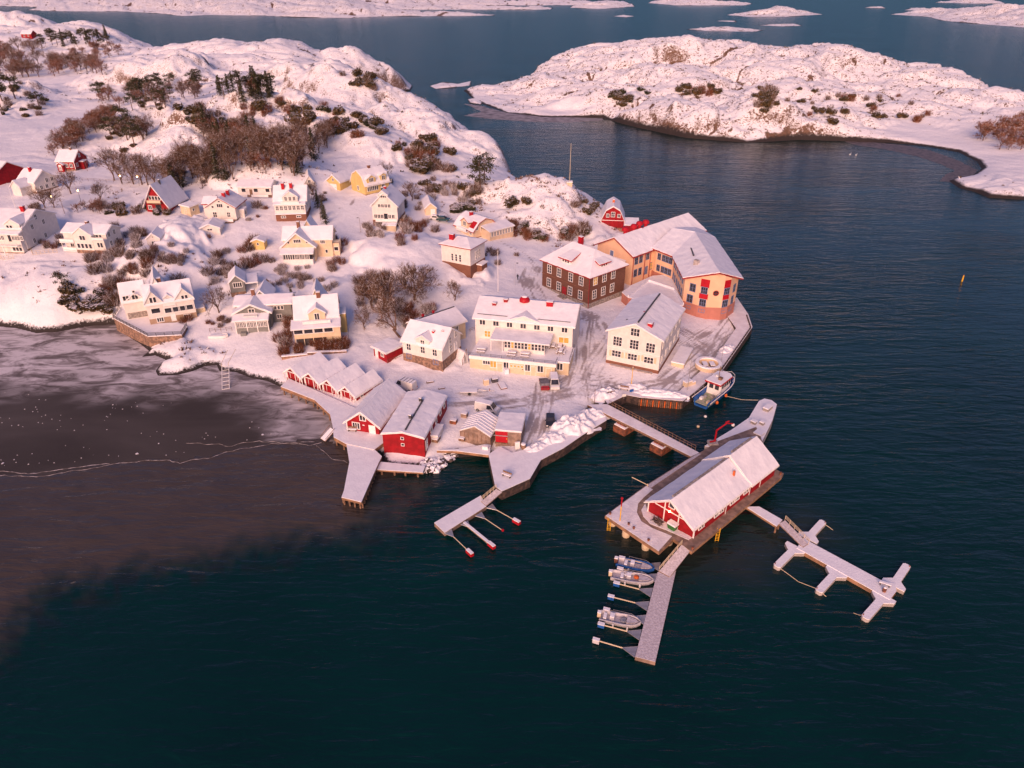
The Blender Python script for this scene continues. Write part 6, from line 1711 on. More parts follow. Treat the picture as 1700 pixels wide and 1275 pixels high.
    for (px, py) in ((150,800),(1005,880)):
        p = P(px, py, 2.5); x, y = p[0]-o[0], p[1]-o[1]
        mb = MB(); 
        for s_ in (-.25,.25): mb.tube((x+s_,y-.25,.2),(x+s_,y-.25,-2.6),.05,n=5)
        for k in range(8): mb.tube((x-.25,y-.25,-.1-.32*k),(x+.25,y-.25,-.1-.32*k),.04,n=4)
        mb.build("ladder", 'yellowpaint', r)
    for px, py in ((155,775),(300,858),(340,890),(455,985),(1490,462),(800,1050)):
        p = P(px, py, 2.55); MB().lathe([(.16,0),(.13,.3),(.22,.34),(.2,.45)], (p[0]-o[0], p[1]-o[1], .07), 10).build("bollard", 'rust', r)
    zoom(*Z12)
    platform("breakwater_pier", "bent snow-covered pier running out behind the red sea hall", "pier",
        [(1050,905),(1270,772),(1415,672),(1500,532),(1545,512),(1605,526),(1648,560),(1612,690),(1528,862),(1300,960)], 2.3, 1.9, 'concrete', 'snow', snow=.13)
    for k, (px, py, w, l, h_) in enumerate(((1570,600,1.1,2.0,.6),(1455,715,1.0,.8,.5),(1525,722,.8,.8,.5),(1500,800,1.5,1.6,.15))):
        p = P(px, py, 2.4)
        nm = ["stacked grey planks under snow at the pier's outer end", "snow-covered box nearest the pier's bend", "small snow-covered crate beside another on the pier", "flat snowy hatch on the pier near the red sea hall"][k]
        r = empty(["plank_stack","box","crate","hatch"][k], (p[0], p[1], 2.43), .8, nm, ["planks","box","crate","hatch"][k])
        mb = MB(); mb.obox((0,0),(l/2,w/2),0,0,h_); mb.build("body", 'greystone', r); mb = MB(); mb.obox((0,0),(l/2+.04,w/2+.04),0,h_+.003,h_+.22); mb.build("snow_cover", 'snow', r)
    # red crane
    p = P(1115,885,2.4); q = P(1133,800,2.4)
    r = empty("crane", (p[0], p[1], 2.4), 0, "bright red hydraulic loading crane folded on the pier by the bridge end", "crane")
    MB().box(-.9,.9,-.7,.7,0,.45).build("base", 'concrete', r); mb = MB(); mb.tube((-.6,-.2,.6),(.5,.2,.6),.16,n=6); mb.build("outrigger", 'brightred', r)
    MB().tube((.4,.2,.45),(.4,.2,2.9),.2,.16,6).build("column", 'brightred', r)
    mb = MB(); mb.tube((.4,.2,2.9),(2.4,1.3,3.7),.17,.14,6); mb.tube((2.4,1.3,3.7),(3.9,2.0,3.2),.13,.1,6); mb.tube((2.2,1.2,3.95),(2.9,1.6,4.0),.18,.16,6); mb.build("arm", 'brightred', r)
    MB().lathe([(.1,-.35),(.3,-.25),(.3,.1),(.1,.2)], (3.9,2.0,3.0), 8).build("grab", 'trim', r)
    # small davit on the platform's side
    p = P(575,1235,2.6); r = empty("davit", (p[0],p[1],2.55), 0, "thin pale davit beam leaning out over the water from the sea hall platform", "davit")
    MB().tube((0,0,.3),(-2.6,1.1,1.1),.07,n=5).build("beam", 'beige', r); MB().tube((-2.5,1.05,1.1),(-2.5,1.05,-.2),.03,n=4).build("hook_line", 'darkmetal', r); MB().tube((0,0,0),(0,0,.5),.1,n=6).build("post", 'beige', r)
    zoom(*Z11)
    # red and yellow navigation mast on the corner
    for nm, (px, py), hh, lab in (("light_pole",(232,825),4.4,"yellow pole with a red top on the corner of the sea hall platform"),):
        p = P(px, py, 2.6); r = empty(nm, (p[0],p[1],2.6), 0, lab, "pole")
        MB().tube((0,0,0),(0,0,hh*.68),.09,n=8).build("shaft", 'yellowpaint', r); MB().tube((0,0,hh*.68),(0,0,hh),.1,n=8).build("red_top", 'brightred', r); MB().lathe([(.1,0),(.2,.05),(.2,.3),(.08,.36)],(0,0,hh),8).build("lantern", 'brightred', r)
    # gangway down to the boat pontoon
    zoom(960,870,5.314)
    def gangway(name, label, a, b, c, d, z0, z1, rail_side=0):
        p = [P(*a, z0), P(*b, z0), P(*c, z1), P(*d, z1)]   # a,b top end; c,d lower end (a-d is one long side)
        o = p[0]; q = [x-o for x in p]
        r = empty(name, tuple(o), 0, label, "gangway")
        mb = MB(); mb.slab([[tuple(x) for x in q]], .18); mb.build("deck", 'planks', r)
        mb = MB(); mb.slab([[tuple(x) for x in q]], .05, dz=.055, inset=.05); mb.build("snow_cover", 'thinsnow', r)
        for (s, e) in ((0,3),) if rail_side == 0 else ((1,2),) if rail_side == 1 else ((0,3),(1,2)):
            for zz in (.5,.75,1.0): MB().tube(q[s]+[0,0,zz], q[e]+[0,0,zz], .035, n=4).build("railing_bar", 'beige', r)
            for k in range(6):
                c_ = q[s]+(q[e]-q[s])*k/5; MB().tube(c_, c_+[0,0,1.0], .035, n=4).build("railing_post", 'beige', r)
        return r
    gangway("gangway", "snow-dusted gangway sloping from the sea hall platform to the boat pontoon", (912,185),(1000,222),(805,468),(712,418), 2.45, .75)
    r, rel = platform("boat_pontoon", "long straight grey pontoon with small boats moored along its left side", "pontoon", [(700,425),(862,412),(680,1218),(502,1172)], .62, .75, 'planks', 'thinsnow', snow=.05)
    o = P(700,425,.62)
    FING = [((718,380),(365,300)),((690,480),(350,395)),((648,608),(318,522)),((616,728),(268,640)),((592,850),(228,755)),((548,982),(180,885)),((510,1132),(135,1022))]
    for k, (a, b) in enumerate(FING):
        p, q = P(*a, .5)-o, P(*b, .5)-o; d = (q-p)[:2]; L = np.hypot(*d); u = d/L; n = np.array([-u[1],u[0]])
        rr = empty("mooring_arm", tuple(P(*a, .5)), atan2(u[1],u[0]), ["white-ended","white-ended","blue-ended","blue-ended","blue-ended","blue-ended","white-ended"][k] + " mooring arm on the boat pontoon, "+["nearest the gangway","between the two upper boats","below the second boat","alone in the middle of the pontoon","just above the lowest boat","just below the lowest boat","at the outer end"][k], "mooring arm", "mooring arms on the boat pontoon")
        mb = MB(); mb.tube((0,-.9,.1),(1.9,0,.1),.06,n=5); mb.tube((0,.9,.1),(1.9,0,.1),.06,n=5); mb.tube((.6,-.6,.1),(.6,.6,.1),.05,n=5); mb.add([(0,-.85,.13),(1.8,0,.13),(0,.85,.13)],[(0,1,2)]); mb.build("bracket", 'metal', rr)
        MB().tube((1.8,0,.1),(L-.4,0,.1),.09,n=6).build("boom", 'beige', rr)
        MB().box(L-.8,L+.1,-.24,.24,-.35,.22).build("float", 'blue' if k in (2,3,4,5) else 'grp', rr); MB().box(L-.82,L+.12,-.26,.26,.222,.32).build("float_snow", 'snow', rr)
    # ---- little T-jetty with mooring arms
    zoom(700,790,8.5)
    gangway("gangway", "short railed gangway from the stone quay tip to the T-shaped pontoon", (1055,185),(1138,228),(905,425),(838,365), 1.8, .8)
    r, rel = platform("small_pontoon", "short snowy pontoon with four red-ended mooring arms", "pontoon", [(835,280),(912,432),(325,805),(178,665)], .7, .8, 'planks', 'snow', snow=.08)
    ARM = [((955,430),(1365,660),True,False),((800,545),(1145,778),False,False),((600,665),(1010,1000),True,True),((370,790),(700,1105),True,False)]
    for k, (a, b, fl, thick) in enumerate(ARM):
        p, q = P(*a, .5), P(*b, .5); d = (q-p)[:2]; L = np.hypot(*d); u = d/L
        rr = empty("mooring_arm", tuple(p), atan2(u[1],u[0]), ["mooring arm with a red float nearest the gangway of the small pontoon","thin mooring arm with only a small red tip on the small pontoon","thick snowy mooring arm with a red float on the small pontoon","mooring arm with a red float at the outer end of the small pontoon"][k], "mooring arm", "red-ended mooring arms")
        mb = MB(); mb.tube((0,-.7,.1),(1.7,0,.1),.06,n=5); mb.tube((0,.7,.1),(1.7,0,.1),.06,n=5); mb.add([(0,-.7,.13),(1.7,0,.13),(0,.7,.13)],[(0,1,2)]); mb.build("bracket", 'metal', rr)
        if thick: MB().box(0,L,-.22,.22,-.1,.14).build("boom", 'planks', rr); MB().box(0,L,-.23,.23,.142,.24).build("boom_snow", 'snow', rr)
        else: MB().tube((1.6,0,.1),(L-.3,0,.1),.07,n=6).build("boom", 'beige', rr)
        if fl: MB().box(L-1.1,L+.3,-.3,.3,-.3,.26).build("float", 'brightred', rr); MB().box(L-1.08,L+.28,-.28,.28,.262,.38).build("float_snow", 'snow', rr)
        else: MB().lathe([(.1,0),(.22,.05),(.22,.28),(.1,.32)],(L,0,0),10).build("float", 'brightred', rr)
    # ---- right-hand jetty
    zoom(1220,800,5.3125)
    platform("landing_jetty", "snowy landing jetty between the red sea hall and the cross-shaped pontoon", "jetty", [(95,222),(215,222),(418,338),(368,395)], 1.7, .35, 'quaywood', 'snow', [(2,3)], snow=.12)
    gangway("gangway", "railed snowy gangway down to the cross-shaped pontoon", (440,340),(385,368),(602,578),(648,548), 1.75, .8)
    r, rel = platform("cross_pontoon", "long snowy pontoon with finger jetties on both sides at the right", "pontoon", [(610,490),(545,585),(1365,1042),(1425,965),(1410,900),(1290,872),(665,535)], .65, .7, 'quaywood', 'snow', snow=.1)
    FJ = [((640,500),(775,352),"pointing up beside the gangway"),((540,575),(372,742),"pointing down-left at the pontoon's inner end"),((905,785),(742,962),"pointing down-left in the middle"),((1395,915),(1515,738),"pointing up-right at the outer end"),((1318,1008),(1152,1196),"pointing down-left at the outer end")]
    for a, b, lab in FJ:
        p, q = P(*a, .55), P(*b, .55); d = (q-p)[:2]; L = np.hypot(*d); u = d/L
        rr = empty("finger_jetty", tuple(p), atan2(u[1],u[0]), "snow-topped finger jetty of the cross-shaped pontoon, "+lab, "finger jetty", "finger jetties of the right pontoon")
        pts = [(-.2,-1.6),(.5,-1.6),(1.5,-.55),(L,-.55),(L+.25,-.3),(L+.25,.3),(L,.55),(1.5,.55),(.5,1.6),(-.2,1.6)]
        MB().prism(pts, -.7, -.004).build("deck", 'concrete', rr); MB().prism(pts, 0, .12).build("snow_cover", 'snow', rr)
        MB().tube((L-.1,-.4,0),(L-.1,-.4,.35),.08,n=6).build("cleat", 'rust', rr)
    for k, (pts, lab) in enumerate(((((375,745,.5),(480,820,.05),(560,880,.05),(715,940,.5)),"slack pale rope between two left finger jetties"),(((795,375,.5),(840,405,.1),(878,437,-.1)),"short rope trailing from the upper finger jetty"),(((765,968,.5),(790,1000,.1),(815,1020,-.1)),"short rope trailing from the middle finger jetty"),(((1110,1178,.5),(1070,1165,.1),(1030,1150,-.1)),"short rope trailing from the lowest finger jetty"))):
        mb = MB(); mb.path([P(x,y,z) for x,y,z in pts], .045, 5); tag(mb.build("rope", 'beige'), lab, "rope")
    p = P(1320,915,.8); r = empty("bench", (p[0],p[1],.77), -.5, "snowy bench at the outer end of the cross-shaped pontoon", "bench")
    MB().box(-.8,.8,-.2,.2,.4,.46).build("seat", 'wood', r); MB().box(-.8,.8,-.2,.2,.463,.62).build("seat_snow", 'snow', r)
    for s_ in (-.6,.6): MB().box(s_-.05,s_+.05,-.18,.18,0,.4).build("leg", 'darkmetal', r)
    p = P(1315,965,.8); r = empty("power_post", (p[0],p[1],.77), 0, "dark mooring post with a snow cap beside the pontoon bench", "post")
    MB().lathe([(.25,0),(.3,.5),(.2,.7)],n=8).build("post_body", 'rust', r); MB().lathe([(.22,.7),(.1,.85)],n=8).build("snow_cap", 'snow', r)
    zoom()
harbour()

# ================================================================== BOATS
def hull(L, B, H, mid=.55, n=10, bow=1.0):
    mb = MB(); secs = []
    for i in range(n+1):
        t = i/n; x = t*L
        b = B/2*(min(1, .86+.3*t) if t < mid else sqrt(max(0, 1-((t-mid)/(1-mid))**2.2)))
        b = max(b, .03); rise = H*.28*max(0, t-.5)*2*bow
        k = H*.45*max(0, (t-.7)/.3)**2
        secs.append([(x,0,k),(x,b*.72,.12*H+k),(x,b,H+rise),(x,b*.86,H+rise+.02),(x,b*.70,H*.42+k*.6),(x,0,H*.42+k*.6),(x,-b*.70,H*.42+k*.6),(x,-b*.86,H+rise+.02),(x,-b,H+rise),(x,-b*.72,.12*H+k)])
    vs = [v for s in secs for v in s]; m = 10; fs, mi = [], []
    for i in range(n):
        for j in range(m):
            fs.append((i*m+j,(i+1)*m+j,(i+1)*m+(j+1)%m,i*m+(j+1)%m)); 
    fs.append(tuple(range(m)))
    mb.add(vs, fs)
    return mb
def small_boat(A, B, label, outer='grp', snow=.5, kind=0):
    zoom(960,870,5.314)
    p, q = P(*A, .1), P(*B, .1); d = (q-p)[:2]; L = float(np.hypot(*d))
    r = empty("motorboat", (p[0], p[1], -.12), atan2(d[1], d[0]), label, "boat", "small boats on the pontoon")
    W = 2.1
    hull(L, W, .85).build("hull", outer, r)
    mb = MB(); mb.box(.25,L*.72,-W*.30,W*.30,.37,.46); mb.build("floor_snow", 'thinsnow', r)
    mb = MB(); pts = [(L*.66,-.62),(L*.86,-.38),(L*.95,0),(L*.86,.38),(L*.66,.62)]; mb.prism(pts, .6, .98); mb.build("foredeck", 'thinsnow', r)
    c = L*(.42 if kind != 2 else .3)
    MB().box(c-.3,c+.3,-.4,.4,.4,1.15).build("console", 'grp', r); MB().box(c-.28,c+.32,-.4,.4,1.152,1.28).build("console_snow", 'snow', r)
    MB().box(c-1.2,c-.75,-.5,.5,.4,.8).build("seat", 'grp', r); MB().box(c-1.2,c-.75,-.5,.5,.802,.92).build("seat_snow", 'snow', r)
    if kind == 1:
        MB().lathe([(.3,0),(.42,.25),(.2,.45)],(c+1.1,.2,.5),8).build("fender", 'orangepaint', r); MB().obox((c-.1,.35),(.6,.16),.6,.9,1.05).build("cover", 'roofsnow', r)
    if kind == 2: MB().lathe([(.5,0),(.5,.2),(.35,.3)],(c+1.6,0,.5),10).build("bow_locker", 'metal', r)
    mb = MB()
    for s_ in (-1,1): mb.path([(L*.3,s_*W*.46,.95),(L*.3,s_*W*.46,1.25),(L*.75,s_*W*.40,1.3),(L*.86,s_*W*.25,1.25)], .03, 4)
    mb.build("hand_rail", 'metal', r)
    o = MB().box(-.35,.15,-.25,.25,.5,1.25).build("outboard_motor", 'beige' if kind else 'rust', r); MB().box(-.3,.0,-.08,.08,-.5,.5).build("motor_leg", 'black', o); MB().box(-.36,.16,-.25,.25,1.252,1.4).build("motor_snow", 'snow', o)
    for t in (.35, .7): MB().tube((L*t,-W/2-.12,.2),(L*t,-W/2-.12,.7),.13,n=7).build("fender", 'trim', r)
small_boat((338,345),(668,420), "open grey motorboat with blue bow side, nearest the gangway", 'blue', kind=0)
small_boat((288,462),(660,525), "grey motorboat crammed with snowy gear, second from the gangway", 'grp', kind=1)
small_boat((190,825),(548,900), "grey motorboat lying alone between the two lower mooring arms", 'grp', kind=2)

def fishing_boat():
    zoom(*Z12)
    p, q = P(1015,560,.6), P(1262,362,.8); d = (q-p)[:2]; L = float(np.hypot(*d))
    r = empty("fishing_boat", (p[0], p[1], -.5), atan2(d[1], d[0]), "blue and white fishing boat with red-edged wheelhouse roof moored at the harbour quay", "boat")
    W = 4.2
    hb = hull(L, W, 2.1, .6); hb.build("hull", 'blue', r)
    mb = MB()
    for s_ in (-1,1):
        mb.path([(L*t, s_*W/2*(1 if t < .6 else sqrt(max(0,1-((t-.6)/.4)**2.2))), 2.12+.6*max(0,t-.5)*2) for t in (0,.15,.3,.45,.6,.7,.8,.88,.94,.985)], .1, 6)
    mb.build("gunwale", 'trim', r)
    MB().prism([(.1,-W*.42),(L*.45,-W*.42),(L*.45,W*.42),(.1,W*.42)], 1.2, 1.3).build("work_deck", 'deckgreen', r)
    x0, x1 = L*.40, L*.78
    mb = MB(); mb.prism([(x0,-1.55),(x1-.8,-1.55),(x1,-.8),(x1,.8),(x1-.8,1.55),(x0,1.55)], 1.2, 4.2); mb.build("wheelhouse", 'trim', r)
    rp = [(x0-.9,-1.85),(x1-.6,-1.85),(x1+.3,-.9),(x1+.3,.9),(x1-.6,1.85),(x0-.9,1.85)]
    MB().prism(rp, 4.203, 4.45).build("wheelhouse_roof", 'brightred', r); MB().prism([(x*.97+.3, y*.94) for x, y in rp], 4.453, 4.6).build("roof_snow", 'snow', r)
    for k in range(4): MB().box(x0+.5+.95*k, x0+1.1+.95*k, -1.6, -1.552, 3.0, 3.8).build("window", 'glass', r)
    for k in range(2): MB().box(x0-.05, x0-.002, -1.1+1.3*k, -.2+1.3*k, 2.7, 3.7).build("window", 'glass', r)
    MB().prism([(x1+.3,-1.2),(L*.95,0),(x1+.3,1.2)], 2.3, 2.62).build("foredeck", 'decksnow', r)
    mb = MB(); mb.tube((L*.52,0,4.6),(L*.52,0,7.6),.09,.05,6); mb.tube((L*.52,-.8,6.4),(L*.52,.8,6.4),.04,n=5); mb.build("mast", 'wood', r)
    MB().lathe([(.5,0),(.5,.2),(.1,.3)],(L*.58,.6,4.65),10).build("radar", 'trim', r); MB().box(L*.5-.4,L*.5+.4,-.9,-.2,4.6,5.1).build("roof_box", 'wood', r)
    mb = MB()
    for s_ in (-1,1):
        for t in (.05,.2,.35): mb.tube((L*t,s_*W*.48,2.1),(L*t,s_*W*.48,3.0),.05,n=4)
        mb.tube((L*.05,s_*W*.48,3.0),(L*.35,s_*W*.48,3.0),.05,n=4)
    mb.build("rail", 'metal', r)
    mb = MB()
    pts = [(L*t, (1 if s_ > 0 else -1)*W/2*sqrt(max(0.02,1-((t-.6)/.4)**2.2)), 3.5) for s_, t in ((1,.72),(1,.85),(1,.95))]+[(L,0,3.6)]+[(L*t,-W/2*sqrt(max(0.02,1-((t-.6)/.4)**2.2)),3.5) for t in (.95,.85,.72)]
    mb.path(pts, .05, 5); mb.build("bow_rail", 'trim', r)
    MB().lathe([(.35,0),(.4,.5),(.15,.7)],(L*.22,.6,1.3),10).build("winch", 'metal', r)
    for xx, yy, m in ((L*.1,-1,'beige'),(L*.15,.9,'trim'),(L*.3,-.6,'greystone')): MB().box(xx-.4,xx+.4,yy-.3,yy+.3,1.302,1.8).build("fish_crate", m, r)
    for t in (.2,.5): MB().lathe([(.1,0),(.3,.2),(.3,.6),(.1,.8)],(L*t,-W/2-.25,1.0),8).build("fender", 'orangepaint', r)
    mb = MB(); a, b = P(1235,490,1.6), P(1495,522,2.4); mb.path([a, (a+b)/2+[0,0,-.35], b], .05, 5); tag(mb.build("rope", 'beige'), "taut mooring rope from the fishing boat to the bent pier", "rope")
    for px, py, m, lab in ((1055,660,'trim',"small white mooring buoy floating beyond the footbridge"),(995,743,'beige',"tiny pale buoy floating beside the footbridge")):
        w = P(px, py, 0); r = empty("buoy", (w[0],w[1],0), 0, lab, "buoy"); MB().lathe([(.05,-.3),(.3,-.1),(.32,.15),(.15,.36)],n=10).build("float", m, r); MB().lathe([(.08,.36),(.08,.5),(.02,.52)],n=6).build("eye", 'darkmetal', r)
fishing_boat()

# ================================================================== VEHICLES
def vehicle(name, label, cat, px, py, z, head, L=4.3, W=1.8, H=1.45, paint='cardark', van=False, snow=0, pickup=False):
    p = P(px, py, z)
    r = empty(name, (p[0], p[1], max(gz(p[0], p[1]), z-.15)+.02), head, label, cat)
    x0, x1 = -L/2, L/2; w = W/2
    if van: prof = [(x0,.35),(x0,.9),(x0+.1,H),(x1-1.5,H),(x1-.75,1.05),(x1-.05,.85),(x1,.35)]
    elif pickup: prof = [(x0,.45),(x0,1.0),(.1,1.0),(.15,H),(x1-1.6,H),(x1-1.1,1.0),(x1-.05,.85),(x1,.4)]
    else: prof = [(x0,.3),(x0+.02,.85),(x0+.35,.95),(x0+.85,H),(x1-1.9,H),(x1-1.2,.95),(x1-.1,.78),(x1,.3)]
    mb = MB(); n = len(prof)
    cx = sum(a for a, b in prof)/n; cz = sum(b for a, b in prof)/n
    def ring(y, k, kz): return [(cx+(a-cx)*k, y*(1-.16*max(0,(b-.9))/(H-.9+.01)), cz+(b-cz)*kz) for a, b in prof]
    rings = [ring(-w,.96,.93), ring(-w*.9,1,1), ring(w*.9,1,1), ring(w,.96,.93)]
    vs = [v for q in rings for v in q]; fs = [tuple(range(n))[::-1], tuple(range(3*n,4*n))]
    for k in range(3):
        for i in range(n): fs.append((k*n+i, k*n+(i+1)%n, (k+1)*n+(i+1)%n, (k+1)*n+i))
    mb.add(vs, fs); mb.build("body", paint, r)
    # glass
    if van: fw = (x1-1.46, H-.06, x1-.8, 1.1); side = (x1-2.3, x1-1.45); rw = (x0, x0)
    elif pickup: fw = (x1-1.56,H-.05,x1-1.14,1.05); side = (.3, x1-1.7)
    else: fw = (x1-1.86,H-.04,x1-1.24,.99); side = (x0+1.0, x1-2.0)
    a, b, c, d = fw
    MB().add([(c+.02,-w*.82,d),(c+.02,w*.82,d),(a+.02,w*.72,b),(a+.02,-w*.72,b),(c-.04,-w*.82,d-.04),(c-.04,w*.82,d-.04),(a-.04,w*.72,b-.06),(a-.04,-w*.72,b-.06)],[(0,1,2,3),(7,6,5,4),(0,4,5,1),(2,6,7,3),(1,5,6,2),(3,7,4,0)]).build("windscreen", 'glass', r)
    for s_ in (-1,1):
        z0, z1 = .98, H-.12
        MB().add([(side[0],s_*w*.985,z0),(side[1]+.5,s_*w*.985,z0),(side[1],s_*w*.90,z1),(side[0]+.1,s_*w*.90,z1),(side[0],s_*w*.8,z0),(side[1]+.5,s_*w*.8,z0),(side[1],s_*w*.76,z1),(side[0]+.1,s_*w*.76,z1)],[(0,1,2,3),(7,6,5,4),(0,4,5,1),(2,6,7,3),(1,5,6,2),(3,7,4,0)]).build("side_window", 'glass', r)
        for x in (x0+.8, x1-.85):
            wb = MB(); wb.lathe([(.16,-.11),(.33,-.1),(.33,.1),(.16,.11)], n=14); wb.v = [(a_, c_, b_) for a_, b_, c_ in wb.v]
            o = wb.build("wheel", 'black', r); o.location = (x, s_*(w-.1), .33)
            rb = MB(); rb.lathe([(.02,0),(.17,.0),(.15,.03)], n=10); rb.v = [(a_, s_*(.105+c_), b_) for a_, b_, c_ in rb.v]; rb.build("rim", 'metal', o)
        MB().box(x1-.08,x1+.02,s_*w*.72-.18,s_*w*.72+.18,.62,.78).build("headlight", 'trim', r)
        MB().box(x0-.02,x0+.06,s_*w*.78-.12,s_*w*.78+.12,.65,.88).build("tail_light", 'brightred', r)
        MB().box(x1-1.5,x1-1.3,s_*(w+.1)-.09,s_*(w+.1)+.09,1.0,1.15).build("wing_mirror", paint, r)
    MB().box(x1-.02,x1+.04,-.26,.26,.42,.53).build("number_plate", 'trim', r)
    if snow:
        a = x0+.15 if van else (.2 if pickup else x0+.9); b = x1-1.55 if van else x1-1.65 if pickup else x1-1.95
        MB().box(a,b,-w*.74,w*.74,H+.003,H+snow).build("roof_snow", 'snow', r)
        MB().box(x1-1.15,x1-.15,-w*.75,w*.75,.93,.99).build("bonnet_snow", 'snow', r)
    return r
def vehicles():
    zoom(*Z6)
    v = vehicle("parked_van", "white panel van with roof bars parked behind the tall red boathouse", "van", 165,925,2.0, radians(150), 5.2,2.0,2.1,'carwhite',True,.05)
    for k in range(4): MB().tube((-1.9+.8*k,-.9,2.2),(-1.9+.8*k,.9,2.2),.05,n=5).build("roof_bar", 'darkmetal', v)
    vehicle("parked_van", "white pick-up van with snow on top behind the canvas-roofed shed", "van", 845,1105,2.0, radians(-22), 5.0,1.95,1.95,'carwhite',True,.14)
    vehicle("parked_car", "dark car with bare bonnet parked on the quay by the snow heap", "car", 1368,1205,2.0, radians(-92), 4.4,1.8,1.45,'cardark',False,0)
    v = vehicle("parked_car", "maroon car under a grey cover beside the white van at the hall's cellar doors", "car", 1318,905,2.1, radians(94), 4.3,1.8,1.45,'carred',False,0)
    mb = MB(); mb.extr([(-1.75,.95),(-1.35,1.52),(.35,1.52),(1.1,1.05),(2.1,.88),(2.18,.55),(-1.75,.55)], 'y', -.95, .95); mb.v = [(a,b,c) for a,b,c in mb.v]; mb.build("car_cover", 'canvas', v)
    vehicle("parked_van", "white van facing the harbour beside the covered maroon car", "van", 1400,895,2.1, radians(-88), 4.9,2.0,2.0,'carwhite',True,.06)
    zoom(*Z4)
    vehicle("parked_car", "pale car with dark windows beside the beige garage", "car", 365,648,10.3, radians(-12), 4.4,1.8,1.55,'carwhite',False,.08)
    vehicle("parked_car", "dark teal car parked beside the pale car at the beige garage", "car", 432,658,10.2, radians(-12), 4.4,1.8,1.5,'carteal',False,0)
    zoom(*Z6)
    p = P(690,965,2.0); r = empty("boat_trailer", (p[0],p[1],gz(p[0],p[1])+.02), 0, "empty boat trailer with a snow-covered bed on the open snow behind the sheds", "trailer")
    MB().box(-1.8,1.8,-.8,.8,.5,.6).build("bed", 'metal', r); MB().box(-1.8,1.8,-.75,.75,.603,.72).build("bed_snow", 'snow', r)
    mb = MB(); mb.tube((1.8,-.7,.55),(4.2,0,.55),.06,n=5); mb.tube((1.8,.7,.55),(4.2,0,.55),.06,n=5); mb.tube((4.0,0,.55),(5.4,0,.55),.07,n=5); mb.tube((1.8,0,.55),(4.0,0,.55),.05,n=5); mb.build("drawbar", 'metal', r)
    MB().tube((4.4,0,.5),(4.4,0,1.1),.08,n=6).build("winch_post", 'rust', r)
    for s_ in (-.9,.9):
        wb = MB(); wb.lathe([(.14,-.1),(.3,-.1),(.3,.1),(.14,.1)], n=12); wb.v = [(a,c,b) for a,b,c in wb.v]; o = wb.build("wheel", 'black', r); o.location = (.2,s_,.3)
vehicles()

# ================================================================== SMALL THINGS ASHORE
def person(px, py, z, label, head=0.0):
    p = P(px, py, z); zz = gz(p[0], p[1])
    r = empty("person", (p[0],p[1],zz), head, label, "person")
    me = bpy.data.meshes.new("body")
    J = [(0,0,.95,.15),(0,0,1.2,.16),(0,0,1.42,.17),(0,0,1.53,.07),(0,0,1.66,.10),(0,0,1.76,.08),
         (-.18,0,1.42,.07),(-.27,.05,1.12,.055),(-.25,.16,.9,.045),(.18,0,1.42,.07),(.27,-.02,1.12,.055),(.24,.08,.88,.045),
         (-.09,0,.9,.10),(-.1,.10,.5,.075),(-.1,.05,.08,.06),(-.1,.2,.04,.05),(.09,0,.9,.10),(.1,-.06,.5,.075),(.1,-.2,.08,.06),(.1,-.06,.04,.05)]
    E = [(0,1),(1,2),(2,3),(3,4),(4,5),(2,6),(6,7),(7,8),(2,9),(9,10),(10,11),(0,12),(12,13),(13,14),(14,15),(0,16),(16,17),(17,18),(18,19)]
    me.from_pydata([j[:3] for j in J], E, [])
    me.materials.append(M['cloth'])
    o = bpy.data.objects.new("body", me); col.objects.link(o); o.parent = r
    o.modifiers.new("skin", 'SKIN')
    for i, j in enumerate(J): me.skin_vertices[0].data[i].radius = (j[3], j[3])
    me.skin_vertices[0].data[0].use_root = True
    s = o.modifiers.new("sub", 'SUBSURF'); s.levels = s.render_levels = 1
    MB().lathe([(.06,1.6),(.1,1.66),(.105,1.72),(.09,1.8),(.03,1.84)],(0,0,0),10).build("hat", 'darkmetal', r)
    MB().lathe([(.04,1.58),(.085,1.62),(.09,1.69),(.05,1.72)],(0,.03,0),10).build("face", 'skin', r)
def pole(name, label, cat, px, py, z, h_, m='trim', r0=.07, arm=None, lit=False, top=None, zabs=None, ridx=5):
    p = P(px, py, z); zz = max(gz(p[0], p[1]), z-.6) if zabs is None else zabs
    r = empty(name, (p[0],p[1],zz-.1), 0, label, cat)
    MB().tube((0,0,0),(0,0,h_),r0,r0*.6,7).build("post", m, r)
    if arm:
        MB().tube((0,0,h_),(arm,-.15,h_+.15),.04,n=5).build("arm", m, r)
        MB().box(arm-.25,arm+.25,-.3,.0,h_+.05,h_+.2).build("lamp_head", 'lamp' if lit else 'darkmetal', r)
    if lit and not arm: MB().lathe([(.1,0),(.2,.1),(.2,.35),(.05,.45)],(0,0,h_),8).build("lamp_head", 'lamp', r)
    if top: MB().lathe([(.05,0),(.12,.08),(.05,.2)],(0,0,h_),8).build("knob", top, r)
    return r
def bench(px, py, z, ang, label, zz=None):
    p = P(px, py, z); zz = max(z, gz(p[0],p[1])) if zz is None else zz
    r = empty("bench", (p[0],p[1],zz), ang, label, "bench")
    MB().box(-.9,.9,-.22,.22,.42,.48).build("seat", 'wood', r); MB().box(-.9,.9,-.22,.22,.483,.62).build("seat_snow", 'snow', r)
    MB().box(-.9,.9,.24,.30,.55,.95).build("backrest", 'wood', r)
    for s_ in (-.7,.7): MB().box(s_-.05,s_+.05,-.2,.28,0,.42).build("leg", 'darkmetal', r)
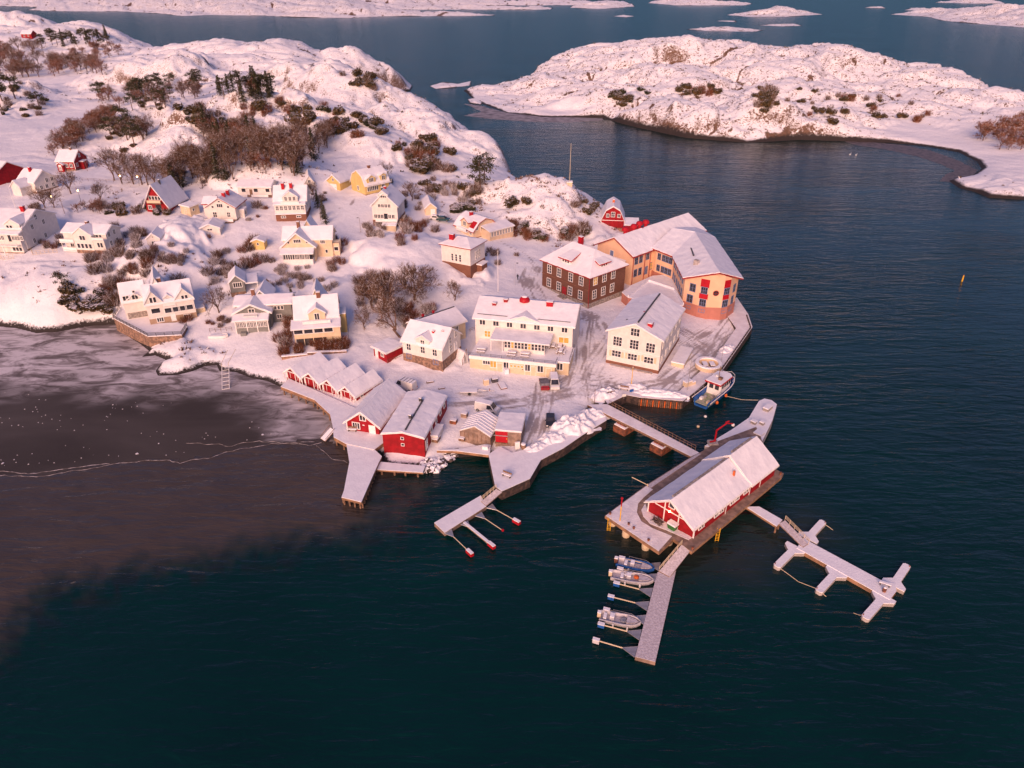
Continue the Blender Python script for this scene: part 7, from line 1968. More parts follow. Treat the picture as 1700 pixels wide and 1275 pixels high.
def lump(name, label, cat, px, py, z, a, b, h_, m='snow', seed=1, ang=0.0, rough=.35, zz=None, kind=None, nn=40):
    p = P(px, py, z); g = max(gz(p[0],p[1]), z) if zz is None else zz
    mb = MB(); vs = []
    for i in range(nn+1):
        for j in range(nn+1):
            u, v = i/nn*2-1, j/nn*2-1; q = u*u+v*v
            k = max(0, 1-q)**.6
            e = 1+.25*float(pnoise(u*2+seed, v*2))
            vs.append((u*a*e, v*b*e, h_*k*(1+rough*.8*float(fbm(np.array(u*a*.9+seed*3.1), np.array(v*b*.9), 5)))-.25*(q > .95)-.12))
    fs = [(i*(nn+1)+j,(i+1)*(nn+1)+j,(i+1)*(nn+1)+j+1,i*(nn+1)+j+1) for i in range(nn) for j in range(nn)]
    mb.add(vs, fs)
    return tag(mb.build(name, m, smooth=(m == 'snow'), loc=(p[0],p[1],g), rz=ang), label, cat, None, kind)
def small_things():
    zoom(*Z4); person(1130,1218,4.6,"person in dark clothes walking up the road past the flagpole")
    zoom(); person(712,331,12.0,"person in dark clothes on the path behind the beige garage")
    pole("flagpole","tall white flagpole on the lawn beside the white cube house","flagpole",827,481,5.4,11.2,'trim',.09,top='trim')
    pole("flagpole","leaning white flagpole beside the villa at the left edge","flagpole",31,360,12.0,9.5,'trim',.08,top='trim')
    pole("street_lamp","slim unlit lamp post beside the road above the brick building","street lamp",855,474,4.4,6.3,'metal',.06,arm=.6)
    pole("street_lamp","unlit lamp post on the village lane below the white villa","street lamp",599,385,10.2,4.6,'wood',.06,arm=-.5)
    for (x, y, z, lab, h_) in ((203,307,14.3,"lit street lamp under the bare trees, left of the other road lamp",3.0),(232,310,14.3,"lit street lamp left of the big red gabled house",3.0),(134,333,14.0,"lit street lamp in front of the round bare tree",3.4),(91,347,13.5,"lit street lamp at the lane's bend above the white villa",3.4)):
        pole("street_lamp", lab, "street lamp", x, y, z, h_, 'darkmetal', .06, lit=True)
    r = pole("radio_mast","tall slim mast with a boxy foot on the rocks above the red barn house","mast",944.5,328,11.5,13.5,'beige',.11,top='beige')
    MB().box(-.9,.9,-.9,.9,-1,1.0).build("foot_box", 'beige', r); MB().box(-1,1,-1,1,1.003,1.3).build("foot_snow", 'snow', r)
    for k in range(3): MB().tube((0,0,5),(1.2*cos(2.1*k),1.2*sin(2.1*k),.9),.03,n=4).build("stay", 'darkmetal', r)
    r = pole("marker_pole","orange navigation marker standing alone in the sea at the right","marker",1597,467,0,2.4,'yellowpaint',.26,top='orangepaint',zabs=-.5)
    pole("warning_light","yellow lamp pole at the edge of the inner harbour","lamp pole",1048,641,1.9,5.2,'yellowpaint',.1,top='trim')
    pole("quay_mast","slim grey pole standing beside the jumble of crates on the harbour quay","pole",1141,648,1.9,8.0,'metal',.07)
    pole("quay_mast","tall slim grey pole beside the round tub on the quay","pole",1196,608,1.9,9.0,'metal',.06)
    pole("quay_mast","thin red post at the landward end of the footbridge","pole",987,665,1.9,3.4,'rust',.06)
    pole("utility_pole","wooden pole in the field behind the red cottage","pole",145,283,14.8,5,'wood',.08); pole("utility_pole","wooden pole on the snowy lane above the white house","pole",110,363,12.2,5,'wood',.08)
    # round tub on the quay
    zoom(*Z12); p = P(1078,245,1.9)
    r = empty("round_tub", (p[0],p[1],1.93), 0, "round yellow-sided tub with snowy rim and benches inside, on the harbour quay", "tub")
    MB().lathe([(2.9,0),(2.9,.9),(2.2,.9),(2.1,.25)],n=28).build("ring_wall", 'cream', r)
    mb = MB(); n = 28
    for k in range(n):
        a0, a1 = 2*pi*k/n, 2*pi*(k+1)/n; c = lambda q, a, z: (q*cos(a), q*sin(a), z)
        mb.add([c(2.15,a0,.9),c(2.98,a0,.9),c(2.98,a1,.9),c(2.15,a1,.9),c(2.2,a0,1.12),c(2.9,a0,1.12),c(2.9,a1,1.12),c(2.2,a1,1.12)],[(4,5,6,7),(1,2,6,5),(3,0,4,7)])
    mb.build("rim_snow", 'snow', r)
    for s_ in (-.8,.8): MB().box(s_-.5,s_+.5,-.9,.9,.26,.7).build("bench", 'wood', r); MB().box(s_-.52,s_+.52,-.92,.92,.702,.9).build("bench_snow", 'snow', r)
    for px, py, lab in ((905,400,"tall"),(935,390,"low")):
        p = P(px, py, 1.9); r = empty("crate", (p[0],p[1],1.93), .5, lab+" snowy crate on the quay beside the fishing boat", "crate")
        MB().box(-.9,.9,-.5,.5,0,1.0 if lab == "tall" else .6).build("crate_body", 'beige', r); MB().box(-.92,.92,-.52,.52,1.003 if lab == "tall" else .603,1.25 if lab == "tall" else .8).build("snow_cover", 'snow', r)
    bench(275,488,1.85,.45,"snowy bench at the landward end of the footbridge",1.9); bench(380,440,1.85,-.3,"dark bench beside the yellow lamp pole",1.9)
    for px, py, m in ((440,465,'blue'),(378,505,'trim')):
        p = P(px, py, 1.8); r = empty("harbour_sign", (p[0],p[1],1.7), .3, ("blue" if m == 'blue' else "white")+" board on the edge of the inner harbour", "sign"); MB().tube((0,0,0),(0,0,.9),.06,n=5).build("post", 'metal', r); MB().box(-.45,.45,-.07,-.02,.5,1.1).build("board", m, r)
    zoom(); bench(841,792,1.9,-.55,"lone bench at the tip of the triangular stone quay",1.95); bench(585,716,1.85,-.12,"long dark bench against the tall red boathouse",1.85)
    # shovelled snow
    zoom(*Z10)
    for k, (px, py, a, b, h_, lab) in enumerate(((1150,340,4.6,3.4,1.9,"largest heap of shovelled snow beside the dark parked car"),(1300,250,3.6,2.2,1.2,"long heap of shovelled snow at the quay corner near the footbridge"),(985,440,3.4,2.0,1.1,"low heap of shovelled snow along the stone quay edge"),(850,515,2.6,1.4,.8,"small heap of shovelled snow beside the grey flat-roofed shed"))):
        lump("snow_heap", lab, "snow heap", px, py, 1.8, a, b, h_, 'snow', k+2, .5, .55)
    zoom(*Z12)
    for k, (px, py, a, b, h_, ang, lab) in enumerate(((220,475,3.2,2.0,1.2,.6,"heap of ploughed snow at the landward end of the footbridge"),(450,415,3.0,1.2,.8,-.1,"ploughed snow bank behind the yellow lamp pole"),(680,475,6.0,1.3,.9,-.16,"long ploughed snow bank along the inner harbour edge"),(1235,100,2.6,1.4,.8,.9,"ploughed snow heap on the quay in front of the peach building"))):
        lump("snow_heap", lab, "snow heap", px, py, 1.9, a, b, h_, 'snow', k+9, ang, .55)
    zoom(*Z6)
    for px, py, w, d_, hh, m, nm, lab in ((835,890,1.1,.9,1.2,'beige',"crate","upright pale crate in the snow below the hall's cellar doors"),(905,868,1.3,1.0,.8,'darkmetal',"machine","dark snow-dusted machine beside the pale crate below the hall"),(1000,800,1.0,1.4,1.0,'roofsnow',"storage_box","tall snowy box against the hall's cellar wall"),(1165,785,1.0,.6,.7,'darkmetal',"air_unit","dark air unit by the hall's garage door"),(970,905,1.4,2.6,.18,'rust',"pallet","rusty frame lying in the snow below the hall"),(370,875,1.6,.6,.25,'bark',"log","dark log lying in the snow behind the wide red boathouse"),(465,925,1.4,.4,.2,'bark',"plank","dark plank lying in the open snow left of the boat trailer")):
        p = P(px, py, 2.1); r = empty(nm, (p[0],p[1],max(gz(p[0],p[1]),1.8)), .3, lab, nm.replace('_',' '))
        MB().box(-w/2,w/2,-d_/2,d_/2,0,hh).build("body", m, r); MB().box(-w/2+.06,w/2-.03,-d_/2+.05,d_/2-.04,hh+.003,hh+.14).build("snow_cover", 'snow', r)
    zoom(*Z10)
    for px, py, w, d_, hh, m, nm, lab in ((255,255,1.2,1.0,.8,'planks',"crate","square wooden crate behind the canvas-roofed shed"),(165,305,1.3,1.0,.7,'rust',"anchor_winch","rusty winch between the wide red boathouse and the canvas-roofed shed"),(235,448,1.1,.9,.5,'wood',"fish_box","low snowy box at the front corner of the canvas-roofed shed"),(430,520,1.1,.7,.5,'trim',"tub","white tub in the snow in front of the canvas-roofed shed"),(20,450,1.2,1.6,.6,'wood',"pallet_stack","stack of snowy pallets beside the wide red boathouse")):
        p = P(px, py, 1.9); r = empty(nm, (p[0],p[1],max(gz(p[0],p[1]),1.75)), -.3, lab, nm.replace('_',' '))
        MB().box(-w/2,w/2,-d_/2,d_/2,0,hh).build("body", m, r); MB().box(-w/2+.06,w/2-.03,-d_/2+.05,d_/2-.04,hh+.003,hh+.14).build("snow_cover", 'snow', r)
    zoom(*Z9)
    p0, p1 = P(480,850,.4), P(560,760,1.7); r = empty("slipway", tuple(p0), atan2(p1[1]-p0[1], p1[0]-p0[0]), "small snowy wooden slip leading from the ice up to the wooden quay", "slipway"); ln = float(np.hypot(*(p1-p0)[:2]))
    mb = MB(); mb.slab([[(0,-.8,0),(ln,-.8,1.2),(ln,.8,1.2),(0,.8,0)]], .15); mb.build("ramp", 'wood', r); mb = MB(); mb.slab([[(0,-.7,0),(ln,-.7,1.2),(ln,.7,1.2),(0,.7,0)]], .08, dz=.085); mb.build("snow_cover", 'snow', r)
    for s_ in (-.8,.8): MB().tube((0,s_,.4),(ln,s_,1.8),.05,n=4).build("hand_rail", 'wood', r)
    # boulders
    zoom(*Z9)
    rr = random.Random(3); protos = []
    for k in range(4):
        mb = MB(); mb.lathe([(.1,-.5),(.7,-.3),(.85,.1),(.6,.5),(.1,.62)],n=9); 
        mb.v = [(x*(1+.3*rr.uniform(-1,1)), y*(1+.3*rr.uniform(-1,1)), z*(1+.25*rr.uniform(-1,1))) for x,y,z in mb.v]
        mb.m = [1 if i >= 18 and i < 36 and rr.random() < .6 else 0 for i in range(len(mb.f))]
        o = mb.build("boulder", ['rock','snow']); protos.append(o)
    n = 0; pts = []
    for k in range(46):
        t = rr.random(); x = 1290+300*t+rr.uniform(-25,25); y = 1115-150*t*t-rr.uniform(0,95)*(1-.4*t)
        p = P(x, y, .5); o = protos[k] if k < 4 else protos[k % 4].copy()
        if k >= 4: col.objects.link(o)
        s_ = rr.uniform(.5,1.25); o.location = (p[0],p[1],max(.1, gz(p[0],p[1])+.05)); o.scale = (s_,s_,s_*.8); o.rotation_euler = (rr.uniform(-.4,.4),rr.uniform(-.4,.4),rr.uniform(0,6))
        tag(o, "snow-capped dark boulder in the breakwater below the wide red boathouse", "boulder", "boulders of the breakwater")
    # bathing ladder on the beach
    zoom(*Z7); a, b = P(1100,955,1.1), P(1105,1165,.1); c = P(1165,820,2.2)
    r = empty("bathing_ladder", tuple(b), 0, "white bathing ladder running from the beach into the icy bay", "ladder")
    q0, q1 = a-b, c-b; d = q0/np.linalg.norm(q0); n_ = np.array([-d[1], d[0], 0])
    for s_ in (-.75,.75): MB().tube(n_*s_, q0+n_*s_, .09, n=5).build("side_rail", 'trim', r); MB().tube(q0+n_*s_+[0,0,.8], q1+n_*s_*1.2+[0,0,.7], .05, n=4).build("hand_rail", 'beige', r); MB().tube(q0+n_*s_, q0+n_*s_+[0,0,.9], .05, n=4).build("rail_post", 'beige', r)
    for k in range(7): MB().tube(q0*k/6-n_*.75, q0*k/6+n_*.75, .06, n=5).build("rung", 'trim', r)
    # upturned boat with snow
    p = P(1020,655,3.2); g = gz(p[0],p[1]); r = empty("rowing_boat", (p[0]-2,p[1],g), .02, "white rowing boat full of snow on the shore below the grey house", "boat")
    hull(4.6,1.7,.75).build("hull", 'trim', r); MB().prism([(.3,-.6),(3.2,-.6),(4.2,-.2),(4.2,.2),(3.2,.6),(.3,.6)],.35,.82).build("snow_fill", 'snow', r)
    fence("fence","dark wire fence behind the snow-filled rowing boat","fence",[main_pt(950,610,3.3),main_pt(1160,600,3.4)],1.0,'wood',2,1.2)
    # garden fences
    zoom(0,340,5.0)
    fence("fence","low brown board fence between the villa and the white house at the left","fence",[main_pt(268,395,9.6),main_pt(275,425,9.4),main_pt(480,405,9.6)],1.1,'beige',3,1.0)
    fence("fence","pale fence on a stone wall at the left edge above the beach","fence",[main_pt(-40,500,7.2),main_pt(60,512,7.2),main_pt(135,500,7.4)],1.2,'beige',3,1.0)
    zoom(*Z1); fence("fence","long field fence behind the lamps and bare trees","fence",[main_pt(780,470,14),main_pt(1000,462,14.5),main_pt(1200,445,14.8),main_pt(1500,440,15),main_pt(1700,430,15)],1.0,'wood',2,2.2)
    fence("fence","dark fence between the white cottage and the field lane","fence",[main_pt(480,570,13.8),main_pt(640,545,14),main_pt(800,540,14)],1.0,'wood',2,2.0)
    zoom(*Z3); fence("fence","dark garden fence beside the dark conifers of the veranda villa","fence",[main_pt(440,420,13.6),main_pt(480,480,13),main_pt(520,560,12),main_pt(525,670,11.3)],1.1,'wood',2,1.8)
    zoom(*Z8); fence("fence","snowy lattice fence between the beach and the wooden quay","fence",[main_pt(130,1120,1.9),main_pt(215,1060,2.0)],1.0,'wood',3,.8)
    zoom()
    # low stone wall round the yellow house garden
    zoom(*Z8); pts = [main_pt(155,865,2.6), main_pt(400,835,2.8), main_pt(770,815,2.9)]
    r = empty("garden_wall", tuple(pts[0]), 0, "low snowy stone wall along the front of the yellow house's hedge", "wall")
    for a, b in zip(pts, pts[1:]):
        a, b = np.array(a)-pts[0], np.array(b)-pts[0]; c = (a+b)/2; L = float(np.hypot(*(b-a)[:2]))
        mb = MB(); mb.obox(tuple(c[:2]), (L/2,.3), atan2(b[1]-a[1], b[0]-a[0]), c[2]-1, c[2]+.5); mb.build("stones", 'stone', r)
        mb = MB(); mb.obox(tuple(c[:2]), (L/2,.33), atan2(b[1]-a[1], b[0]-a[0]), c[2]+.503, c[2]+.68); mb.build("snow_cap", 'snow', r)
    # far red buildings
    zoom(0,0,3.8636)
    for k, (A, B, z, D, lab) in enumerate((((140,243),(205,243),27,9,"tiny red house high on the far snowy hill at top left"),((250,352),(298,352),15.8,7,"small red house in the brown wood at top left"),((338,350),(410,352),15.8,9,"wide dark red building in the brown wood at top left"))):
        h = House("red_farmhouse", lab, "house", A, B, z, depth=D); h.gable('x', 0, D, 0, h.L, 3.4, 6, 'red', 'trim'); h.win('F', h.L*.3, 1.8, 1.2, 1.4); h.win('F', h.L*.7, 1.8, 1.2, 1.4)
    zoom()
    # two swans
    for px, py, lab in ((1411,257,"white swan swimming in the sound, the left one of two"),(1421,258,"white swan swimming in the sound, the right one of two")):
        p = P(px, py, 0); mb = MB()
        r = empty("swan", (p[0],p[1],0), .3, lab, "swan")
        me = bpy.data.meshes.new("body"); J = [(-.55,0,.22,.08),(-.2,0,.18,.24),(.2,0,.18,.22),(.42,0,.3,.1),(.5,0,.55,.07),(.46,0,.8,.06),(.56,0,.9,.07),(.72,0,.86,.03)]
        me.from_pydata([j[:3] for j in J], [(i,i+1) for i in range(7)], [])
        me.materials.append(M['trim']); o = bpy.data.objects.new("body", me); col.objects.link(o); o.parent = r; o.modifiers.new("skin",'SKIN')
        for i, j in enumerate(J): me.skin_vertices[0].data[i].radius = (j[3], j[3])
        me.skin_vertices[0].data[1].use_root = True
        s = o.modifiers.new("sub",'SUBSURF'); s.levels = s.render_levels = 1
def main_pt(px, py, z):
    p = P(px, py, z); return (p[0], p[1], gz(p[0], p[1]))
small_things()
# ================================================================== PLANTS
def spike(mb, p, q, w, mi):
    """a thin tapering twig: two crossed slivers"""
    p, q = np.array(p, float), np.array(q, float); d = q-p; l = np.linalg.norm(d)
    if l < 1e-6: return
    a = np.cross(d, (0.3,.2,1.0)); a /= np.linalg.norm(a)+1e-9; b = np.cross(d, a); b /= np.linalg.norm(b)+1e-9
    mb.add([p-a*w, p+a*w, q, p-b*w, p+b*w], [(0,1,2),(3,4,2)], mi)
def bare_tree(seed, H=8.0, spread=.55, trunk=.22, dens=1.0, tw='twig'):
    rr = random.Random(seed); tb, cb = MB(), MB()
    def rv(s): return np.array([rr.gauss(0,s), rr.gauss(0,s), rr.gauss(0,s)])
    fork = H*rr.uniform(.16,.26)
    tb.tube((0,0,-.8), (0,0,0), .16*H/8*1.25, trunk, 7); tb.tube((0,0,0), (rr.gauss(0,.15),rr.gauss(0,.15),fork), trunk, trunk*.8, 7)
    top = np.array(tb.v[-1]); top = np.array([0,0,fork])
    def grow(p, d, l, r, lev):
        q = p + d*l
        if lev < 2: (tb if lev == 0 else cb).tube(p, q, r, r*.6, 5 if lev == 0 else 4, 0, False)
        elif lev == 2: cb.tube(p, q, r, r*.5, 3, 0, False)
        else: spike(cb, p, q, max(.022, r), 1 if rr.random() < .12 else 0)
        if lev >= 4: return
        n = [4,4,5,5][lev] if lev < 4 else 0
        n = int(n*dens+.5)
        for k in range(n):
            t = rr.uniform(.35,1) if k else 1
            nd = d*.8 + rv(.48 if lev else spread) + np.array([0,0,.16]); nd /= np.linalg.norm(nd)
            grow(p+(q-p)*t, nd, l*rr.uniform(.55,.82), r*.5, lev+1)
    for k in range(int(5*min(1.2,dens)+.5)):
        a = 2*pi*k/5+rr.uniform(-.4,.4); d = np.array([cos(a)*spread, sin(a)*spread, 1.0]); d /= np.linalg.norm(d)
        grow(top*rr.uniform(.75,1), d, H*.30, trunk*.55, 0)
    for B in (tb, cb):                                   # snow caught on the upper side of the limbs
        for i, f in enumerate(B.f):
            if len(f) == 4:
                a, b_, c = (np.array(B.v[f[k]]) for k in (0, 1, 2)); n_ = np.cross(b_-a, c-b_); l = np.linalg.norm(n_)
                if l > 0 and n_[2]/l > .62 and rr.random() < .8: B.m[i] = 1
    return tb, cb, tw
def shrub(seed, R=1.6, H=2.0, n=300, tw='twig', snowy=.18):
    rr = random.Random(seed); cb = MB()
    for k in range(n):
        a = rr.uniform(0, 2*pi); u = sqrt(rr.random())*R*.55
        p = np.array([u*cos(a), u*sin(a), -.1 if k % 3 == 0 else rr.uniform(0,.6)*H])
        d = np.array([cos(a)*rr.uniform(0,.7)+rr.gauss(0,.25), sin(a)*rr.uniform(0,.7)+rr.gauss(0,.25), rr.uniform(.5,1.1)])
        d *= H*rr.uniform(.3,.75)/np.linalg.norm(d)*(1 if k % 3 else 1.3)
        if p[2]+d[2] > H*1.1: d *= .7
        spike(cb, p, p+d, .026, 1 if rr.random() < snowy else 0)
    return None, cb, tw
def leafy(seed, kind='pine', H=8.0, n=900, snowy=.2, tw='needle'):
    rr = random.Random(seed); tb, cb = MB(), MB()
    def leaf(c, s, mi):
        a = np.array([rr.gauss(0,1) for _ in range(3)]); a /= np.linalg.norm(a); b = np.cross(a, [rr.gauss(0,1) for _ in range(3)]); b /= np.linalg.norm(b)+1e-9
        if mi == 1: a = np.array([a[0],a[1],.15*a[2]]); b = np.array([-a[1],a[0],.1]); c = c+np.array([0,0,s*.35])
        cb.add([c-a*s-b*s*.4, c+a*s-b*s*.4, c+a*s*.7+b*s*.5, c-a*s*.6+b*s*.6], [(0,1,2,3)], mi)
    if kind == 'pine':
        bend = np.array([rr.gauss(0,.3), rr.gauss(0,.3)])
        tb.tube((0,0,-.8),(bend[0]*.5,bend[1]*.5,H*.5),.2,.15,6); tb.tube((bend[0]*.5,bend[1]*.5,H*.5),(bend[0],bend[1],H*.95),.15,.05,6)
        for k in range(15):
            z = H*rr.uniform(.42,.98); a = rr.uniform(0,2*pi); r = H*.30*(1-((z/H-.62)/.48)**2)*rr.uniform(.4,1.1)
            c = np.array([bend[0]*z/H+r*cos(a), bend[1]*z/H+r*sin(a), z]); tb.tube((bend[0]*z/H*.9,bend[1]*z/H*.9,z-.5),c,.06,.03,4,0,False)
            for j in range(n//15):
                o = np.array([rr.gauss(0,.55),rr.gauss(0,.55),rr.gauss(0,.28)])*H/8; leaf(c+o, rr.uniform(.12,.26)*H/8, 1 if o[2] > .12 and rr.random() < snowy*2 else 0)
    elif kind == 'spruce':
        tb.tube((0,0,-.8),(0,0,H*.97),.16,.03,6)
        for k in range(int(n/9)):
            t = rr.random()**.75; z = H*(.08+.9*(1-t)) if False else H*(.06+.92*rr.random()**1.2); r = (1-z/H)*H*.24*rr.uniform(.65,1.15)+.1; a = rr.uniform(0,2*pi)
            for j in range(9):
                u = j/8; c = np.array([r*u*cos(a)+rr.gauss(0,.1), r*u*sin(a)+rr.gauss(0,.1), z-.35*u*r+rr.gauss(0,.08)]); leaf(c, rr.uniform(.12,.24), 1 if rr.random() < snowy else 0)
    else:
        ctr = [(rr.gauss(0,.45), rr.gauss(0,.4), rr.uniform(.25,.75), rr.uniform(.3,.55)) for _ in range(9)]
        for k in range(n):
            cx, cy, cz, cr = rr.choice(ctr); v = np.array([rr.gauss(0,1) for _ in range(3)]); v /= np.linalg.norm(v); v *= cr*rr.uniform(.7,1.05)
            c = np.array([cx,cy,cz])*H*.75+v*H*.7; c[2] = abs(c[2]); leaf(c, rr.uniform(.07,.16)*H*.8, 1 if v[2] > .1 and rr.random() < snowy*1.8 else 0)
    return tb if kind != 'bush' else None, cb, tw
PROTO = {}
def proto(key, gen, m1='twigsnow'):
    tb, cb, tw = gen
    t = None
    if tb is not None:
        o = tb.build("trunk", ['bark', m1]); t = o.data; bpy.data.objects.remove(o)
    o = cb.build("crown", [tw, m1]); c = o.data; bpy.data.objects.remove(o)
    PROTO[key] = (t, c)
for k in range(4): proto(('tree',k), bare_tree(11+k, 8, .55+.1*(k%2), .2))
for k in range(2): proto(('tall',k), bare_tree(31+k, 11, .34, .2, .95))
for k in range(2): proto(('russet',k), bare_tree(41+k, 6, .6, .14, 1.05, 'twigred'))
proto(('big',0), bare_tree(51, 9, .85, .32, 1.25))
for k in range(3): proto(('shrub',k), shrub(61+k))
for k in range(3): proto(('russetshrub',k), shrub(71+k, tw='twigred', snowy=.08))
for k in range(2): proto(('frosted',k), shrub(75+k, 1.7, 1.7, 460, 'twig', .5))
for k in range(3): proto(('pine',k), leafy(81+k, 'pine', 8, 1000, .16))
for k in range(2): proto(('spruce',k), leafy(91+k, 'spruce', 9, 1500, .14))
for k in range(2): proto(('juniper',k), leafy(101+k, 'bush', 2.2, 700, .22, 'needlebrown'))
for k in range(2): proto(('snowbush',k), leafy(111+k, 'bush', 2.2, 700, .5, 'needle'))
NAMES = {'tree':("bare_tree","tree"),'tall':("bare_tree","tree"),'russet':("bare_tree","tree"),'big':("bare_tree","tree"),'shrub':("bare_shrub","shrub"),'russetshrub':("bare_shrub","shrub"),'frosted':("frosted_shrub","shrub"),
 'pine':("pine_tree","tree"),'spruce':("spruce_tree","tree"),'juniper':("juniper_bush","bush"),'snowbush':("snowy_bush","bush")}
VR = random.Random(5)
GROW = {'tree':1.25,'tall':1.3,'russet':1.35,'pine':1.25,'spruce':1.2,'shrub':1.25,'russetshrub':1.25,'frosted':1.2,'juniper':1.15}
NPL = [0]
def plant(kind, x, y, z, s, label, group=None, v=None, sz=None):
    ks = [k for k in PROTO if k[0] == kind]; t, c = PROTO[ks[VR.randrange(len(ks))] if v is None else (kind, v)]
    nm, cat = NAMES[kind]; rz = VR.uniform(0, 6.28); s *= GROW.get(kind, 1.0); sc = (s*VR.uniform(.9,1.1), s*VR.uniform(.9,1.1), s if sz is None else sz)
    NPL[0] += 1
    if t is None:
        o = bpy.data.objects.new(nm, c); col.objects.link(o); o.location = (x,y,z); o.rotation_euler = (0,0,rz); o.scale = sc
        return tag(o, label, cat, group)
    r = empty(nm, (x,y,z), rz, label, cat, group); r.scale = sc
    for n_, me in (("trunk", t), ("crown", c)):
        o = bpy.data.objects.new(n_, me); col.objects.link(o); o.parent = r
    return r
def pt(kind, px, py, s, label, group=None, v=None, sz=None, tilt=None):
    g = ground(px, py); r = plant(kind, g[0], g[1], g[2]-.05, s, label, group, v, sz)
    if tilt: r.rotation_euler = (tilt[0], tilt[1], 0)
    return r
def grove(poly, mix, n, label, s=(.8,1.2), land=None):
    """trees or bushes one by one inside an outline"""
    xs = [p[0] for p in poly]; ys = [p[1] for p in poly]; k = 0; tries = 0
    if max(ys) < 330: n = int(n*1.3); s = (s[0]*1.1, s[1]*1.15)
    X = np.array(xs); 
    while k < n and tries < n*30:
        tries += 1
        x, y = VR.uniform(min(xs), max(xs)), VR.uniform(min(ys), max(ys))
        if not inside(poly, np.array([x]), np.array([y]))[0]: continue
        kind = mix[VR.randrange(len(mix))]
        nm = {'tree':'bare tree','tall':'tall bare tree','russet':'russet bare tree','shrub':'bare shrub','russetshrub':'russet bare shrub','frosted':'frosted shrub','pine':'dark pine','spruce':'dark spruce','juniper':'brown-green juniper','snowbush':'snow-laden bush'}[kind]
        if land is None: g = ground(x, y)
        else:
            g = land_hit(land, x, y)
            if g is None: continue
        if g[2] < .35: continue
        plant(kind, g[0], g[1], g[2]-.08, VR.uniform(*s), nm+" "+label, nm+"s "+label)
        k += 1
def land_hit(L_, px, py):
    d = ray(*T(px, py)); d = d/np.hypot(d[0], d[1]); t = np.exp(np.linspace(math.log(150), math.log(1500), 700))
    X, Y, Z = d[0]*t, d[1]*t, CAM_H+d[2]*t; h = L_.z(X, Y); k = np.where((Z < h) & (h > .2))[0]
    return None if not len(k) else np.array([X[k[0]], Y[k[0]], h[k[0]]])
def plants():
    zoom()
    # trees that stand out
    pt('big', 689,499, 1.3, "large spreading bare tree on the snowy lawn behind the stone-cellar house")
    pt('tree', 364,520, .8, "dark round-headed bare tree between the gabled villa and the grey house", v=1)
    pt('tree', 755,500, .62, "small lone bare tree behind the long white hall", v=0)
    pt('tree', 605,545, .68, "gnarled low bare tree in the snow left of the leaning trees", v=2)
    for k, (x, y, s, v) in enumerate(((664,560,1.25,0),(640,520,1.15,1),(618,512,1.1,2),(648,500,1.0,3))): pt('tree', x, y, s, "bare tree in the clump between the village lane and the stone-cellar house", "bare trees above the stone-cellar house", v, tilt=(-.35,-.5) if k == 0 else None)
    pt('pine', 805,302, 1.05, "tall pine on the rocky slope, right one of the pair", v=0); pt('pine', 798,322, 1.15, "tall pine on the rocky slope, left and lower one of the pair", v=1)
    pt('juniper', 705,285, 2.6, "biggest dark juniper clump on the slope above the beige garage", sz=2.6); pt('juniper', 852,343, 1.5, "low juniper spreading over the rocks left of the mast"); pt('juniper', 875,338, 1.1, "small juniper at the right end of the rocks' juniper clump")
    pt('snowbush', 760,352, 2.2, "big round snow-laden bush beside the road above the mansard house", sz=1.5); pt('snowbush', 778,350, 1.5, "smaller snow-laden bush beside the road above the mansard house")
    pt('shrub', 962,392, 1.7, "tall bare shrub on the rocks left of the red barn house")
    pt('shrub', 296,468, 1.5, "large round bare shrub behind the gabled villa, left of its neighbour", sz=1.2); pt('shrub', 346,455, 1.4, "large round bare shrub on the slope left of the grey shed", sz=1.2); pt('shrub', 427,345, 1.3, "dense bare bush between the gabled house and the veranda villa", sz=1.3)
    pt('juniper', 150,512, 2.2, "wide dark juniper on the bank above the bay", sz=1.3); pt('juniper', 120,507, 1.6, "dark juniper at the left end of the bank above the bay", sz=1.3); pt('pine', 108,482, .55, "small dark pine at the top of the junipers above the bay")
    pt('spruce', 487,510, .5, "slim dark evergreen beside the yellow house by the boathouses"); pt('spruce', 395,458, .4, "dark evergreen behind the grey shed")
    for x, y in ((528,345),(537,362),(541,372)): pt('spruce', x, y, .55, "dark snowy evergreen in the row along the lane beside the veranda villa", "evergreens along the lane")
    pt('tree', 75,345, .8, "bare tree in front of the small white cottage", v=3); pt('tree', 118,322, .95, "dense dark bare tree right of the small white cottage", v=1); pt('tree', 169,336, .75, "pale bare tree between the two lane lamps", v=0); pt('tree', 90,345, .7, "slender bare tree at the lane's bend", v=2)
    for k, (x, y) in enumerate(((203,305),(222,306),(236,307),(246,308),(257,307),(190,300))): pt('tall' if k % 2 else 'tree', x, y, .95, "tall bare tree in the row along the field fence behind the red gabled house", "bare trees along the field fence")
    # groves and thickets
    grove([(158,340),(240,340),(300,352),(300,358),(160,357)], ['juniper','snowbush','shrub'], 20, "in the thick hedge below the red gabled house", (.8,1.2))
    grove([(128,345),(168,340),(170,356),(130,356)], ['russet'], 9, "in the row of pollards above the white house", (.35,.5))
    grove([(355,265),(410,235),(470,245),(548,240),(550,285),(490,293),(400,290)], ['tall','tall','tree','russet','spruce','tree'], 42, "in the wood above the bungalow", (.6,.95))
    grove([(150,160),(240,150),(330,140),(335,170),(255,185),(185,190)], ['pine','pine','russet','tree','juniper'], 40, "in the pine wood on the left hill", (.65,1.0))
    grove([(355,155),(455,140),(462,165),(380,175)], ['spruce','russet','spruce','pine'], 18, "in the spruce clump on the left hill", (.6,.95))
    grove([(170,225),(240,212),(258,240),(200,258)], ['pine','tree','russet','juniper'], 18, "in the thicket on the knoll behind the red cottage", (.6,1.0))
